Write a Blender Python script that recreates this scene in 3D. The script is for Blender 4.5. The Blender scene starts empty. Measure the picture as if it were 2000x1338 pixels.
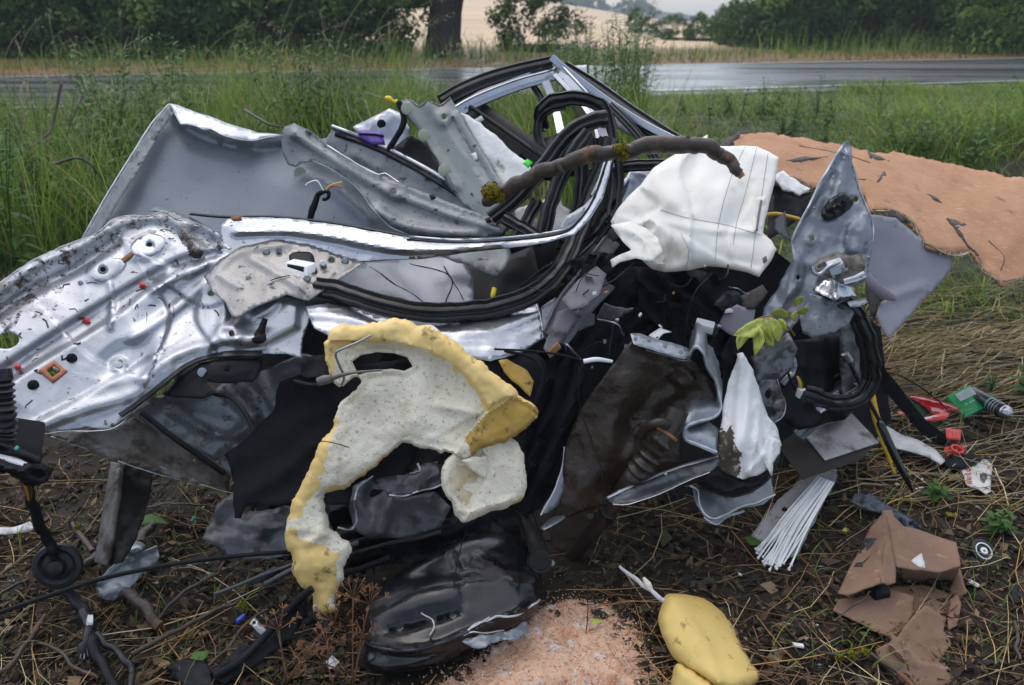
import bpy, bmesh, math, random
import numpy as np
from mathutils import Vector, Matrix
from mathutils.geometry import delaunay_2d_cdt

SC = bpy.context.scene
COL = SC.collection
random.seed(7)
RNG = np.random.default_rng(7)
R = math.radians

# ------------------------------------------------------------------ camera
CAM_H, PITCH, F = 1.55, R(22.85), 1540.0
cam_data = bpy.data.cameras.new('camera')
cam_data.sensor_width = 36.0
cam_data.lens = 36.0 * F / 2000.0
cam_data.clip_start = 0.05
cam_data.clip_end = 3000
cam_data.dof.use_dof = True
cam_data.dof.focus_distance = 2.15
cam_data.dof.aperture_fstop = 4.0
cam = bpy.data.objects.new('camera', cam_data)
COL.objects.link(cam)
cam.location = (0, 0, CAM_H)
cam.rotation_euler = (math.pi / 2 - PITCH, 0, 0)
SC.camera = cam

# ------------------------------------------------------------------ sky, sun, exposure
SUN_EL, SUN_AZ = R(64), R(-20)
world = bpy.data.worlds.new('World')
SC.world = world
world.use_nodes = True
nt = world.node_tree
bg = nt.nodes['Background']
sky = nt.nodes.new('ShaderNodeTexSky')
sky.sky_type = 'NISHITA'
sky.sun_disc = False
sky.sun_elevation = SUN_EL
sky.sun_rotation = SUN_AZ
sky.air_density = 1.0
sky.dust_density = 1.6
bw = nt.nodes.new('ShaderNodeRGBToBW')          # cloud cover: greyed sky
mx = nt.nodes.new('ShaderNodeMix'); mx.data_type = 'RGBA'
mx.inputs[0].default_value = 0.38
nt.links.new(sky.outputs[0], bw.inputs[0])
nt.links.new(sky.outputs[0], mx.inputs[6])
nt.links.new(bw.outputs[0], mx.inputs[7])
nt.links.new(mx.outputs[2], bg.inputs[0])
bg.inputs[1].default_value = 0.125
sun_data = bpy.data.lights.new('sun', 'SUN')
sun_data.energy = 0.9
sun_data.angle = R(120)
sun_data.color = (1.0, 0.97, 0.93)
sun = bpy.data.objects.new('sun', sun_data)
COL.objects.link(sun)
sun.rotation_euler = (math.pi / 2 - SUN_EL, 0, math.pi - SUN_AZ)
SC.view_settings.view_transform = 'Standard'
SC.view_settings.look = 'None'
SC.view_settings.exposure = 1.12
SC.view_settings.gamma = 1.0
SC.view_settings.use_curve_mapping = False
SC.cycles.max_bounces = 6
SC.cycles.transparent_max_bounces = 8

# ------------------------------------------------------------------ unprojecting
CP, SP = math.cos(PITCH), math.sin(PITCH)
def rays(u, v):
    x = (np.asarray(u, float) - 1000) / F
    y = -(np.asarray(v, float) - 669) / F
    return np.stack([x, CP + y * SP, -SP + y * CP], -1)
def unproj(u, v, Y):
    d = rays(u, v)
    return np.array([0, 0, CAM_H]) + d * (np.asarray(Y, float) / d[..., 1])[..., None]
def P(u, v, Y):
    return Vector(unproj(u, v, Y))
def sstep(a, b, x):
    t = np.clip((x - a) / (b - a), 0, 1)
    return t * t * (3 - 2 * t)

# ------------------------------------------------------------------ noise
_perm = np.random.default_rng(3).random((256, 256))
def vnoise(x, y, seed=0):
    x = np.asarray(x, float) + seed * 17.31; y = np.asarray(y, float) + seed * 9.77
    xi = np.floor(x).astype(int); yi = np.floor(y).astype(int)
    fx = x - xi; fy = y - yi
    fx = fx * fx * fx * (fx * (fx * 6 - 15) + 10); fy = fy * fy * fy * (fy * (fy * 6 - 15) + 10)
    g = lambda a, b: _perm[a & 255, b & 255]
    return (g(xi, yi) * (1 - fx) + g(xi + 1, yi) * fx) * (1 - fy) + (g(xi, yi + 1) * (1 - fx) + g(xi + 1, yi + 1) * fx) * fy * 1.0 - 0.5
def fbm(x, y, seed=0, o=4):
    s = 0; a = 1; f = 1
    for k in range(o):
        s = s + a * vnoise(x * f, y * f, seed + k * 3); a *= .5; f *= 2.03
    return s
def crumple(x, y, seed=0):
    s = 0; a = 1; f = 1
    for k in range(3):
        s = s + a * (.25 - np.abs(vnoise(x * f + .3 * y * f, y * f - .3 * x * f, seed + k * 5))); a *= .5; f *= 1.9
    return s

# ------------------------------------------------------------------ terrain
def terrain(x, y):
    x = np.asarray(x, float); y = np.asarray(y, float)
    rise = .46 * sstep(3.2, 9.6, y)
    bump = .012 * fbm(x * 3.1, y * 3.1, 2) * 2 * sstep(14, 4, y)
    clod = .030 * np.maximum(0, fbm(x * 14, y * 14, 5)) * sstep(6.5, 3.0, y)
    bank = .42 * np.exp(-((x - 5.2) / 2.2) ** 2 - ((y - 6.6) / 1.4) ** 2) + .08 * np.exp(-((x + 4.5) / 2) ** 2 - ((y - 5.5) / 1.5) ** 2)
    az = x / np.maximum(y, 5)
    slope = .020 + (-.009 - .020) * sstep(-.02, .22, az)
    far = np.clip(y - 26, 0, 240) * slope
    drop = -np.clip(y - 266, 0, 1e9) * .012
    back = 0 * x
    return rise + bump + clod + bank + far + drop + back
def road_y0(x):   # near edge of the road
    return 10.9 + .27 * x
def road_y1(x):
    return 17.3 + .27 * x
def on_road(x, y):
    return (y > road_y0(x)) & (y < road_y1(x))
def G(u, v, dz=0.0):
    """point where the pixel's ray meets the ground"""
    d = rays(u, v); lo, hi = .5, 60.0
    for _ in range(50):
        m = (lo + hi) / 2
        p = np.array([0, 0, CAM_H]) + d * m / d[1]
        if p[2] - dz > terrain(p[0], p[1]): lo = m
        else: hi = m
    return Vector(p)
def GY(u, v, dz=0.0):
    return G(u, v, dz).y

# ------------------------------------------------------------------ objects
def tag(o, label=None, cat=None, group=None, kind=None):
    if label: o['label'] = label
    if cat: o['category'] = cat
    if group: o['group'] = group
    if kind: o['kind'] = kind
    return o
def wloc(o):
    l = Vector((0, 0, 0))
    while o is not None:
        l = l + o.location; o = o.parent
    return l
def thing(name, label, cat, loc, group=None):
    o = bpy.data.objects.new(name, None)
    o.empty_display_size = .05
    COL.objects.link(o); o.location = loc
    return tag(o, label, cat, group)
def link_mesh(name, V, faces, mats, parent=None, fmat=None, smooth=True, angle=None, solid=0, soff=-1, base=True, attr=None):
    V = np.asarray(V, float)
    if parent is not None: org = np.array(wloc(parent))
    elif base and len(V): org = np.array([(V[:, 0].min() + V[:, 0].max()) / 2, (V[:, 1].min() + V[:, 1].max()) / 2, V[:, 2].min()])
    else: org = np.zeros(3)
    me = bpy.data.meshes.new(name)
    me.from_pydata((V - org).tolist(), [], [tuple(f) for f in faces])
    if not isinstance(mats, (list, tuple)): mats = [mats]
    for m in mats: me.materials.append(m)
    if fmat is not None: me.polygons.foreach_set('material_index', np.asarray(fmat, np.int32))
    if smooth: me.polygons.foreach_set('use_smooth', np.ones(len(me.polygons), bool))
    if attr is not None:
        a = me.color_attributes.new('col', 'FLOAT_COLOR', 'POINT')
        a.data.foreach_set('color', np.concatenate([attr, np.ones((len(attr), 1))], 1).astype(np.float32).ravel())
    me.update()
    if smooth and angle: me.set_sharp_from_angle(angle=R(angle))
    o = bpy.data.objects.new(name, me)
    COL.objects.link(o)
    if parent is not None: o.parent = parent
    else: o.location = org
    if solid:
        md = o.modifiers.new('thickness', 'SOLIDIFY'); md.thickness = solid; md.offset = soff
        md.use_even_offset = False; md.use_quality_normals = False
    return o
def copy_tree(o, parent=None):
    c = o.copy(); COL.objects.link(c)
    if parent is not None: c.parent = parent
    for ch in list(o.children): copy_tree(ch, c)
    return c

# ------------------------------------------------------------------ curves
def catmull(pts, step=None, n=None, closed=False):
    pts = np.asarray(pts, float)
    if closed: q = np.vstack([pts[-1], pts, pts[0], pts[1]])
    else: q = np.vstack([2 * pts[0] - pts[1], pts, 2 * pts[-1] - pts[-2]])
    out = []
    m = len(pts) if closed else len(pts) - 1
    for i in range(m):
        p0, p1, p2, p3 = q[i], q[i + 1], q[i + 2], q[i + 3]
        k = n or max(1, int(np.linalg.norm((p2 - p1)[:2]) / step))
        for t in np.arange(k) / k:
            out.append(.5 * (2 * p1 + (p2 - p0) * t + (2 * p0 - 5 * p1 + 4 * p2 - p3) * t * t + (3 * p1 - p0 - 3 * p2 + p3) * t ** 3))
    if not closed: out.append(pts[-1])
    return np.array(out)
def resample(pts, step):
    pts = np.asarray(pts, float); out = []
    for i in range(len(pts)):
        a, b = pts[i], pts[(i + 1) % len(pts)]
        k = max(1, int(round(np.linalg.norm(b - a) / step)))
        for t in np.arange(k) / k: out.append(a + (b - a) * t)
    return np.array(out)
def pdist(Q, poly, closed=False):
    """distance of points Q to a polyline, sign by side, and parameter 0..1"""
    poly = np.asarray(poly, float)[:, :2]
    A = poly if not closed else np.vstack([poly, poly[0]])
    best = np.full(len(Q), 1e9); sg = np.zeros(len(Q)); par = np.zeros(len(Q))
    n = len(A) - 1
    for i in range(n):
        a, b = A[i], A[i + 1]; d = b - a; L = d @ d + 1e-9
        t = np.clip(((Q - a) @ d) / L, 0, 1)
        w = Q - a - t[:, None] * d
        dd = np.hypot(w[:, 0], w[:, 1])
        s = np.sign(d[0] * (Q[:, 1] - a[1]) - d[1] * (Q[:, 0] - a[0]))
        m = dd < best
        best[m] = dd[m]; sg[m] = s[m]; par[m] = (i + t[m]) / n
    return best, sg, par
def inside(Q, poly):
    poly = np.asarray(poly, float)[:, :2]; c = np.zeros(len(Q), bool)
    x, y = Q[:, 0], Q[:, 1]; j = len(poly) - 1
    for i in range(len(poly)):
        xi, yi = poly[i]; xj, yj = poly[j]
        if yi != yj:
            c ^= ((yi > y) != (yj > y)) & (x < (xj - xi) * (y - yi) / (yj - yi) + xi)
        j = i
    return c
def tps(dep):
    dep = np.asarray(dep, float)
    X = dep[:, :2] / 1000; z = 1 / dep[:, 2]; n = len(dep)
    def K(A, B):
        r2 = ((A[:, None] - B[None]) ** 2).sum(-1) + 1e-12
        return .5 * r2 * np.log(r2)
    M = np.zeros((n + 3, n + 3))
    M[:n, :n] = K(X, X) + np.eye(n) * 1e-5
    M[:n, n] = 1; M[:n, n + 1:] = X; M[n:, :n] = M[:n, n:].T
    w = np.linalg.lstsq(M, np.concatenate([z, np.zeros(3)]), rcond=None)[0]
    def f(Q):
        Q = np.asarray(Q, float)[:, :2] / 1000
        return 1 / np.clip(K(Q, X) @ w[:n] + w[n] + Q @ w[n + 1:], .02, 5)
    return f
def tri_region(outline, holes, res, step, jag=0, smooth=True, seed=0):
    rg = np.random.default_rng(seed + 11)
    o = np.asarray(outline, float)[:, :2]
    o = catmull(o, step=step, closed=True) if smooth else resample(o, step)
    if jag:
        n = np.roll(o, -1, 0) - np.roll(o, 1, 0); n = np.stack([-n[:, 1], n[:, 0]], 1)
        n /= np.linalg.norm(n, axis=1)[:, None] + 1e-9
        s = np.cumsum(np.linalg.norm(o - np.roll(o, 1, 0), axis=1))
        o = o + n * (jag * (2 * fbm(s / 25, s * 0, seed + 4, 3) + .35 * (rg.random(len(o)) - .5)))[:, None]
    hs = [resample(np.asarray(h, float), max(2, min(step, 5))) for h in holes]
    x0, y0 = o.min(0); x1, y1 = o.max(0)
    gx, gy = np.meshgrid(np.arange(x0, x1, res), np.arange(y0, y1, res * .87))
    gx = gx + (np.arange(gx.shape[0]) % 2)[:, None] * res * .5
    Q = np.stack([gx.ravel(), gy.ravel()], 1)
    Q = Q + (rg.random(Q.shape) - .5) * res * .3
    Q = Q[inside(Q, o)]
    if len(Q): Q = Q[pdist(Q, o, True)[0] > .45 * res]
    for h in hs:
        if len(Q): Q = Q[~inside(Q, h)]
        if len(Q): Q = Q[pdist(Q, h, True)[0] > .4 * min(res, 6)]
    allp = np.vstack([o] + hs + ([Q] if len(Q) else []))
    edges = []; st = 0
    for L in [o] + hs:
        k = len(L); edges += [(st + i, st + (i + 1) % k) for i in range(k)]; st += k
    r = delaunay_2d_cdt([Vector(p) for p in allp], edges, [], 0, 1e-4)
    V = np.array([tuple(p) for p in r[0]]); Fc = np.array([f for f in r[2] if len(f) == 3])
    cen = V[Fc].mean(1)
    ok = inside(cen, o)
    for h in hs: ok &= ~inside(cen, h)
    return V, Fc[ok], o
def relief_of(Q, relief):
    h = np.zeros(len(Q))
    for r in relief:
        k = r[0]
        if k == 'r':        # ridge: path, width px, height m
            d = pdist(Q, catmull(r[1], n=4))[0]
            h += r[3] * np.exp(-(d / r[2]) ** 2)
        elif k == 'f':      # flat topped ridge
            d = pdist(Q, catmull(r[1], n=4))[0]
            h += r[3] * sstep(r[2] * 1.25, r[2] * .75, d)
        elif k == 's':      # step: right side of path rises, fading away from it (reach px)
            d, s, _ = pdist(Q, catmull(r[1], n=4))
            q = d * s
            fade = np.exp(-np.maximum(0, d - r[2]) / r[4]) if len(r) > 4 else 1
            h += r[3] * sstep(-r[2], r[2], q) * fade
        elif k == 'b':      # boss: u v ru rv angle height edge
            _, u, v, ru, rv, an, hh = r[:7]; e = r[7] if len(r) > 7 else .35
            c, s = math.cos(R(an)), math.sin(R(an))
            x = ((Q[:, 0] - u) * c + (Q[:, 1] - v) * s) / ru; y = (-(Q[:, 0] - u) * s + (Q[:, 1] - v) * c) / rv
            h += hh * sstep(1 + e, 1 - e, np.hypot(x, y))
        elif k == 'p':      # polygon plateau
            d = pdist(Q, r[1], True)[0]; q = np.where(inside(Q, r[1]), d, -d)
            h += r[3] * sstep(-r[2], r[2], q)
        elif k == 'n':
            h += r[1] * fbm(Q[:, 0] / r[2], Q[:, 1] / r[2], r[3])
        elif k == 'c':
            h += r[1] * crumple(Q[:, 0] / r[2], Q[:, 1] / r[2], r[3])
        elif k == 'w':      # folds across a direction: amp, wavelength, angle, seed
            c, s = math.cos(R(r[3])), math.sin(R(r[3]))
            t = (Q[:, 0] * c + Q[:, 1] * s) / r[2]
            h += r[1] * np.sin(t * 6.28 + 3 * vnoise(Q[:, 0] / 90, Q[:, 1] / 90, r[4])) * (.6 + .8 * vnoise(Q[:, 0] / 150, Q[:, 1] / 150, r[4] + 2))
    return h
def sheet(name, outline, dep, mat, parent=None, holes=(), relief=(), res=14, step=None, thick=.0015, jag=.8, smooth=False, angle=50, matfn=None, seed=0):
    """a bent sheet of metal, cloth or board: an outline with its depths, dents and ridges, and a thickness"""
    V, Fc, o = tri_region(outline, holes, res, step or max(4, res * .6), jag, smooth, seed)
    Y = tps(dep)(V) - relief_of(V, relief)
    W = unproj(V[:, 0], V[:, 1], Y)
    a, b, c = W[Fc[0, 0]], W[Fc[0, 1]], W[Fc[0, 2]]
    # image y points down: flip so that normals face the viewer
    A = V[Fc]; cr = (A[:, 1, 0] - A[:, 0, 0]) * (A[:, 2, 1] - A[:, 0, 1]) - (A[:, 1, 1] - A[:, 0, 1]) * (A[:, 2, 0] - A[:, 0, 0])
    Fc = Fc.copy(); m = cr > 0
    Fc[m] = Fc[m][:, ::-1]
    fm = matfn(V[Fc].mean(1)) if matfn else None
    return link_mesh(name, W, Fc.tolist(), mat, parent, fm, True, angle, thick, -1)
def pillow(name, outline, dep, mat, parent=None, front=.05, back=.04, rim=40, relief=(), res=12, step=None, jag=0, smooth=True, angle=60, matfn=None, seed=0, holes=(), brim=None):
    """a closed body: the outline bulges to the front and to the back"""
    V, Fc, o = tri_region(outline, holes, res, step or max(4, res * .6), jag, smooth, seed)
    d = pdist(V, o, True)[0]
    for hl in holes: d = np.minimum(d, pdist(V, hl, True)[0])
    onb = d < 1e-3
    d[onb] = 0
    pf = np.sqrt(np.clip(1 - (1 - np.clip(d / rim, 0, 1)) ** 2, 0, 1))
    br = brim or rim
    pb = np.sqrt(np.clip(1 - (1 - np.clip(d / br, 0, 1)) ** 2, 0, 1))
    Y0 = tps(dep)(V)
    Yf = Y0 - front * pf - relief_of(V, relief) * np.clip(d / 12, 0, 1)
    Yb = Y0 + back * pb
    A = V[Fc]; cr = (A[:, 1, 0] - A[:, 0, 0]) * (A[:, 2, 1] - A[:, 0, 1]) - (A[:, 1, 1] - A[:, 0, 1]) * (A[:, 2, 0] - A[:, 0, 0])
    Fc = Fc.copy(); m = cr > 0
    Fc[m] = Fc[m][:, ::-1]
    n = len(V); bi = np.arange(n) + n
    Wf = unproj(V[:, 0], V[:, 1], Yf); Wb = unproj(V[:, 0], V[:, 1], Yb)
    bi[onb] = np.nonzero(onb)[0]
    FB = bi[Fc][:, ::-1]
    Fs = np.vstack([Fc, FB])
    W = np.vstack([Wf, Wb])
    used = np.unique(Fs); mp = np.full(len(W), -1); mp[used] = np.arange(len(used))
    fm = np.concatenate([matfn(V[Fc].mean(1))] * 2) if matfn else None
    return link_mesh(name, W[used], mp[Fs].tolist(), mat, parent, fm, True, angle)
def frames(C):
    T = np.gradient(C, axis=0); T /= np.linalg.norm(T, axis=1)[:, None] + 1e-12
    n = np.cross(T[0], [0, 0, 1.0])
    if np.linalg.norm(n) < .2: n = np.cross(T[0], [0, 1.0, 0])
    N = []
    for t in T:
        n = n - t * (n @ t); n = n / (np.linalg.norm(n) + 1e-12); N.append(n)
    N = np.array(N)
    return T, N, np.cross(T, N)
CIRC = lambda k: np.stack([np.cos(np.arange(k) * 2 * np.pi / k), np.sin(np.arange(k) * 2 * np.pi / k)], 1)
def sweep(C, rad, prof, twist=0.0, facing=None):
    """verts and faces of a profile swept along world points C; facing: keep the profile's y axis towards this point"""
    C = np.asarray(C, float); n = len(C); k = len(prof)
    T, N, B = frames(C)
    if facing is not None:
        d = np.asarray(facing, float) - C
        d = d - T * (d * T).sum(1)[:, None]; B = d / (np.linalg.norm(d, axis=1)[:, None] + 1e-9)
        N = np.cross(B, T)
    rad = np.broadcast_to(np.asarray(rad, float), (n,)) if np.ndim(rad) < 2 else rad
    tw = np.linspace(0, twist, n)
    c, s = np.cos(tw)[:, None], np.sin(tw)[:, None]
    N, B = N * c + B * s, B * c - N * s
    V = C[:, None] + rad[:, None, None] * (prof[None, :, 0, None] * N[:, None] + prof[None, :, 1, None] * B[:, None])
    V = V.reshape(-1, 3); Fs = []
    for i in range(n - 1):
        for j in range(k):
            a, b = i * k + j, i * k + (j + 1) % k
            Fs.append((a, b, b + k, a + k))
    Fs.append(tuple(range(k - 1, -1, -1))); Fs.append(tuple(range((n - 1) * k, n * k)))
    return V, Fs
def wpath(pts, n=6):
    c = catmull(pts, n=n)
    return unproj(c[:, 0], c[:, 1], c[:, 2])
def tube(name, pts, rad, mat, parent=None, k=10, n=6, prof=None, twist=0, facing=None, world=False, wob=0, angle=60, seed=0):
    C = np.asarray([tuple(p) for p in pts], float)
    C = catmull(C, n=n) if world else wpath(C, n)
    if np.ndim(rad) == 1: rad = np.interp(np.linspace(0, 1, len(C)), np.linspace(0, 1, len(rad)), rad)
    if wob:
        t = np.arange(len(C))
        C = C + wob * np.stack([vnoise(t * .35, t * 0, seed + 1), vnoise(t * .35, t * 0, seed + 2), vnoise(t * .35, t * 0, seed + 3)], 1)
        rad = np.asarray(rad) * (1 + .16 * vnoise(t * .6, t * 0, seed + 5))
    V, Fs = sweep(C, rad, CIRC(k) if prof is None else prof, twist, facing)
    return link_mesh(name, V, Fs, mat, parent, None, True, angle)
def bead(t, w=1.0):   # flat bar profile: half thickness t relative to half width w
    return np.array([(-w, -t), (-w * .9, -t * 1.3), (w * .9, -t * 1.3), (w, -t), (w, t), (w * .9, t * 1.3), (-w * .9, t * 1.3), (-w, t)])
SEAL = np.array([(-1, -.35), (-.2, -.45), (.9, -.4), (1, -.1), (.92, .15), (.62, .05), (.5, .32), (.2, .5), (-.05, .34), (-.12, .1), (-.3, .1), (-.38, .38), (-.66, .48), (-.9, .3), (-1, 0)])
CHAN = np.array([(-1, -.3), (1, -.3), (1, .35), (.82, .5), (.66, .3), (.6, -.02), (-.2, -.05), (-.3, .42), (-.8, .5), (-1, .2)])
def pbox(name, c, e1, e2, e3, mat, parent=None, bev=.003, seg=2):
    """box spanned from corner c along three edges, bevelled"""
    c, e1, e2, e3 = (np.asarray(tuple(x), float) for x in (c, e1, e2, e3))
    V = [c, c + e1, c + e1 + e2, c + e2, c + e3, c + e1 + e3, c + e1 + e2 + e3, c + e2 + e3]
    bm = bmesh.new()
    vs = [bm.verts.new(v) for v in V]
    for f in ((0, 3, 2, 1), (4, 5, 6, 7), (0, 1, 5, 4), (1, 2, 6, 5), (2, 3, 7, 6), (3, 0, 4, 7)): bm.faces.new([vs[i] for i in f])
    bmesh.ops.recalc_face_normals(bm, faces=bm.faces)
    if bev: bmesh.ops.bevel(bm, geom=list(bm.edges), offset=bev, segments=seg, affect='EDGES', profile=.6)
    V = np.array([v.co[:] for v in bm.verts]); bm.verts.index_update()
    Fs = [[v.index for v in f.verts] for f in bm.faces]
    bm.free()
    return link_mesh(name, V, Fs, mat, parent, None, True, 40)
def obox(name, cen, sx, sy, sz, rot, mat, parent=None, bev=.002):
    M = Matrix.Rotation(rot[2], 3, 'Z') @ Matrix.Rotation(rot[1], 3, 'Y') @ Matrix.Rotation(rot[0], 3, 'X')
    e1, e2, e3 = M @ Vector((sx, 0, 0)), M @ Vector((0, sy, 0)), M @ Vector((0, 0, sz))
    return pbox(name, Vector(cen) - (e1 + e2 + e3) / 2, e1, e2, e3, mat, parent, bev)
def lathe(name, base, axis, prof, mat, parent=None, k=20, fmat=None, angle=40):
    """prof: (height along axis, radius)"""
    base = np.asarray(tuple(base), float); a = np.asarray(tuple(axis), float); a /= np.linalg.norm(a)
    n = np.cross(a, [0, 0, 1.0])
    if np.linalg.norm(n) < .1: n = np.cross(a, [1.0, 0, 0])
    n /= np.linalg.norm(n); b = np.cross(a, n)
    V = []; Fs = []; fm = []
    for h, r in prof:
        for j in range(k):
            t = 2 * math.pi * j / k
            V.append(base + a * h + (n * math.cos(t) + b * math.sin(t)) * r)
    for i in range(len(prof) - 1):
        for j in range(k):
            Fs.append((i * k + j, i * k + (j + 1) % k, (i + 1) * k + (j + 1) % k, (i + 1) * k + j)); fm.append(fmat[i] if fmat else 0)
    Fs.append(tuple(range(k - 1, -1, -1))); Fs.append(tuple(range((len(prof) - 1) * k, len(prof) * k)))
    fm += [fmat[0] if fmat else 0, fmat[-1] if fmat else 0]
    return link_mesh(name, V, Fs, mat, parent, fm, True, angle)
def disc(name, u, v, Y, r, mat, parent=None, h=.004, tilt=(0, 0), prof=None, k=16):
    """small plug, bolt or washer facing the viewer; r in metres"""
    c = P(u, v, Y)
    ax = (Vector((0, 0, CAM_H)) - c).normalized() + Vector((tilt[0], 0, tilt[1]))
    pr = prof or [(-.002, r), (h * .6, r), (h, r * .75)]
    return lathe(name, c, ax, pr, mat, parent, k)
# ------------------------------------------------------------------ materials
def lin(c):
    return tuple(c) + (1.0,) if len(c) == 3 else c
def pm(name, c1, c2=None, ns=8.0, rough=.5, metal=0.0, bump=None, dirt=None, drops=0.0, coat=0.0, rvar=0.0, attr=False, spec=.5, sss=0, trans=0, alpha=1.0, streak=None, sheen=0, detail=4.0, leafy=0):
    m = bpy.data.materials.new(name); m.use_nodes = True
    nt = m.node_tree; N = nt.nodes; L = nt.links
    b = N['Principled BSDF']
    tc = N.new('ShaderNodeTexCoord')
    def noise(scale, det=4.0, stretch=None, rgh=.55):
        t = N.new('ShaderNodeTexNoise'); t.inputs['Scale'].default_value = scale; t.inputs['Detail'].default_value = det
        t.inputs['Roughness'].default_value = rgh
        src = tc.outputs['Object']
        if stretch:
            mp = N.new('ShaderNodeMapping'); mp.inputs['Scale'].default_value = stretch[:3]
            if len(stretch) > 3: mp.inputs['Rotation'].default_value = stretch[3:]
            L.new(src, mp.inputs[0]); src = mp.outputs[0]
        L.new(src, t.inputs[0]); return t.outputs[0]
    def ramp(src, a, b_):
        r = N.new('ShaderNodeMapRange'); r.inputs[1].default_value = a; r.inputs[2].default_value = b_
        L.new(src, r.inputs[0]); return r.outputs[0]
    def mixc(f, a, b_):
        x = N.new('ShaderNodeMix'); x.data_type = 'RGBA'
        if isinstance(f, float): x.inputs[0].default_value = f
        else: L.new(f, x.inputs[0])
        for i, q in ((6, a), (7, b_)):
            if isinstance(q, tuple): x.inputs[i].default_value = lin(q)
            else: L.new(q, x.inputs[i])
        return x.outputs[2]
    col = None
    if attr:
        a = N.new('ShaderNodeVertexColor'); a.layer_name = 'col'; col = a.outputs[0]
        if c2 is not None: col = mixc(ramp(noise(ns, detail), .35, .65), col, c2)
    elif c2 is not None:
        col = mixc(ramp(noise(ns, detail, streak), .3, .7), tuple(c1), tuple(c2))
    rg = None
    if rvar:
        r = N.new('ShaderNodeMapRange'); L.new(noise(ns * 2.3, 3), r.inputs[0]); r.inputs[1].default_value = .3; r.inputs[2].default_value = .7
        r.inputs[3].default_value = max(.02, rough - rvar); r.inputs[4].default_value = min(1, rough + rvar); rg = r.outputs[0]
    mt = None
    for dd in ([] if dirt is None else (dirt if isinstance(dirt, list) else [dirt])):
        dc, dscale, lo, hi = dd[:4]
        f = ramp(noise(dscale, 6.0, dd[4] if len(dd) > 4 else None, .62), lo, hi)
        col = mixc(f, col if col is not None else tuple(c1), tuple(dc))
        x = N.new('ShaderNodeMix'); L.new(f, x.inputs[0])
        if rg is not None: L.new(rg, x.inputs[2])
        else: x.inputs[2].default_value = rough
        x.inputs[3].default_value = .8; rg = x.outputs[0]
        if metal:
            y = N.new('ShaderNodeMix'); L.new(f, y.inputs[0]); y.inputs[3].default_value = 0
            if mt is not None: L.new(mt, y.inputs[2])
            else: y.inputs[2].default_value = metal
            mt = y.outputs[0]
    if col is not None: L.new(col, b.inputs['Base Color'])
    else: b.inputs['Base Color'].default_value = lin(c1)
    if rg is not None: L.new(rg, b.inputs['Roughness'])
    else: b.inputs['Roughness'].default_value = rough
    if mt is not None: L.new(mt, b.inputs['Metallic'])
    else: b.inputs['Metallic'].default_value = metal
    b.inputs['Specular IOR Level'].default_value = spec
    b.inputs['Coat Weight'].default_value = coat
    b.inputs['Coat Roughness'].default_value = .12
    if sheen: b.inputs['Sheen Weight'].default_value = sheen
    if trans: b.inputs['Transmission Weight'].default_value = trans
    b.inputs['Alpha'].default_value = alpha
    if sss: b.inputs['Subsurface Weight'].default_value = sss; b.inputs['Subsurface Scale'].default_value = .01
    nrm = None
    for bb in ([] if bump is None else (bump if isinstance(bump, list) else [bump])):
        n = N.new('ShaderNodeBump'); n.inputs['Strength'].default_value = bb[1]; n.inputs['Distance'].default_value = bb[2]
        L.new(noise(bb[0], 5.0, bb[3] if len(bb) > 3 else None), n.inputs['Height'])
        if nrm is not None: L.new(nrm, n.inputs['Normal'])
        nrm = n.outputs[0]
    if drops:
        vo = N.new('ShaderNodeTexVoronoi'); vo.inputs['Scale'].default_value = drops
        vo.inputs['Randomness'].default_value = 1
        L.new(tc.outputs['Object'], vo.inputs[0])
        sub = N.new('ShaderNodeMath'); sub.operation = 'MULTIPLY'; sub.inputs[1].default_value = .5
        sep = N.new('ShaderNodeSeparateColor'); L.new(vo.outputs['Color'], sep.inputs[0]); L.new(sep.outputs[0], sub.inputs[0])
        dv = N.new('ShaderNodeMath'); dv.operation = 'DIVIDE'; L.new(vo.outputs['Distance'], dv.inputs[0]); L.new(sub.outputs[0], dv.inputs[1])
        r = N.new('ShaderNodeMapRange'); r.interpolation_type = 'SMOOTHSTEP'
        r.inputs[1].default_value = 1.0; r.inputs[2].default_value = .5; L.new(dv.outputs[0], r.inputs[0])
        n = N.new('ShaderNodeBump'); n.inputs['Strength'].default_value = .32; n.inputs['Distance'].default_value = .001
        L.new(r.outputs[0], n.inputs['Height'])
        if nrm is not None: L.new(nrm, n.inputs['Normal'])
        nrm = n.outputs[0]
    if nrm is not None: L.new(nrm, b.inputs['Normal'])
    if leafy:
        tr = N.new('ShaderNodeBsdfTranslucent'); ms = N.new('ShaderNodeMixShader'); ms.inputs[0].default_value = leafy
        if col is not None: L.new(col, tr.inputs[0])
        else: tr.inputs[0].default_value = lin(c1)
        L.new(b.outputs[0], ms.inputs[1]); L.new(tr.outputs[0], ms.inputs[2]); L.new(ms.outputs[0], N['Material Output'].inputs[0])
    return m
MUD = (.035, .022, .014)
M = {}
M['silver'] = pm('silver_paint', (.40, .415, .445), (.33, .34, .365), 5, .37, .84, [(300, .05, .001)], [(MUD, 110, .65, .69), (MUD, 34, .63, .70), ((.15, .115, .08), 6, .60, .9)], 150, coat=.2)
M['silver_muddy'] = pm('silver_paint_muddy', (.36, .37, .395), (.26, .265, .28), 5, .42, .75, None, [((.13, .105, .08), 14, .50, .70), (MUD, 100, .56, .62), (MUD, 24, .53, .62)], 150)
M['silver_clean'] = pm('silver_paint_clean', (.42, .435, .47), (.34, .35, .38), 4, .29, .88, [(7, .10, .006)], [(MUD, 110, .65, .69), (MUD, 45, .65, .72), (MUD, 9, .63, .78)], 150, coat=.2)
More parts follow.
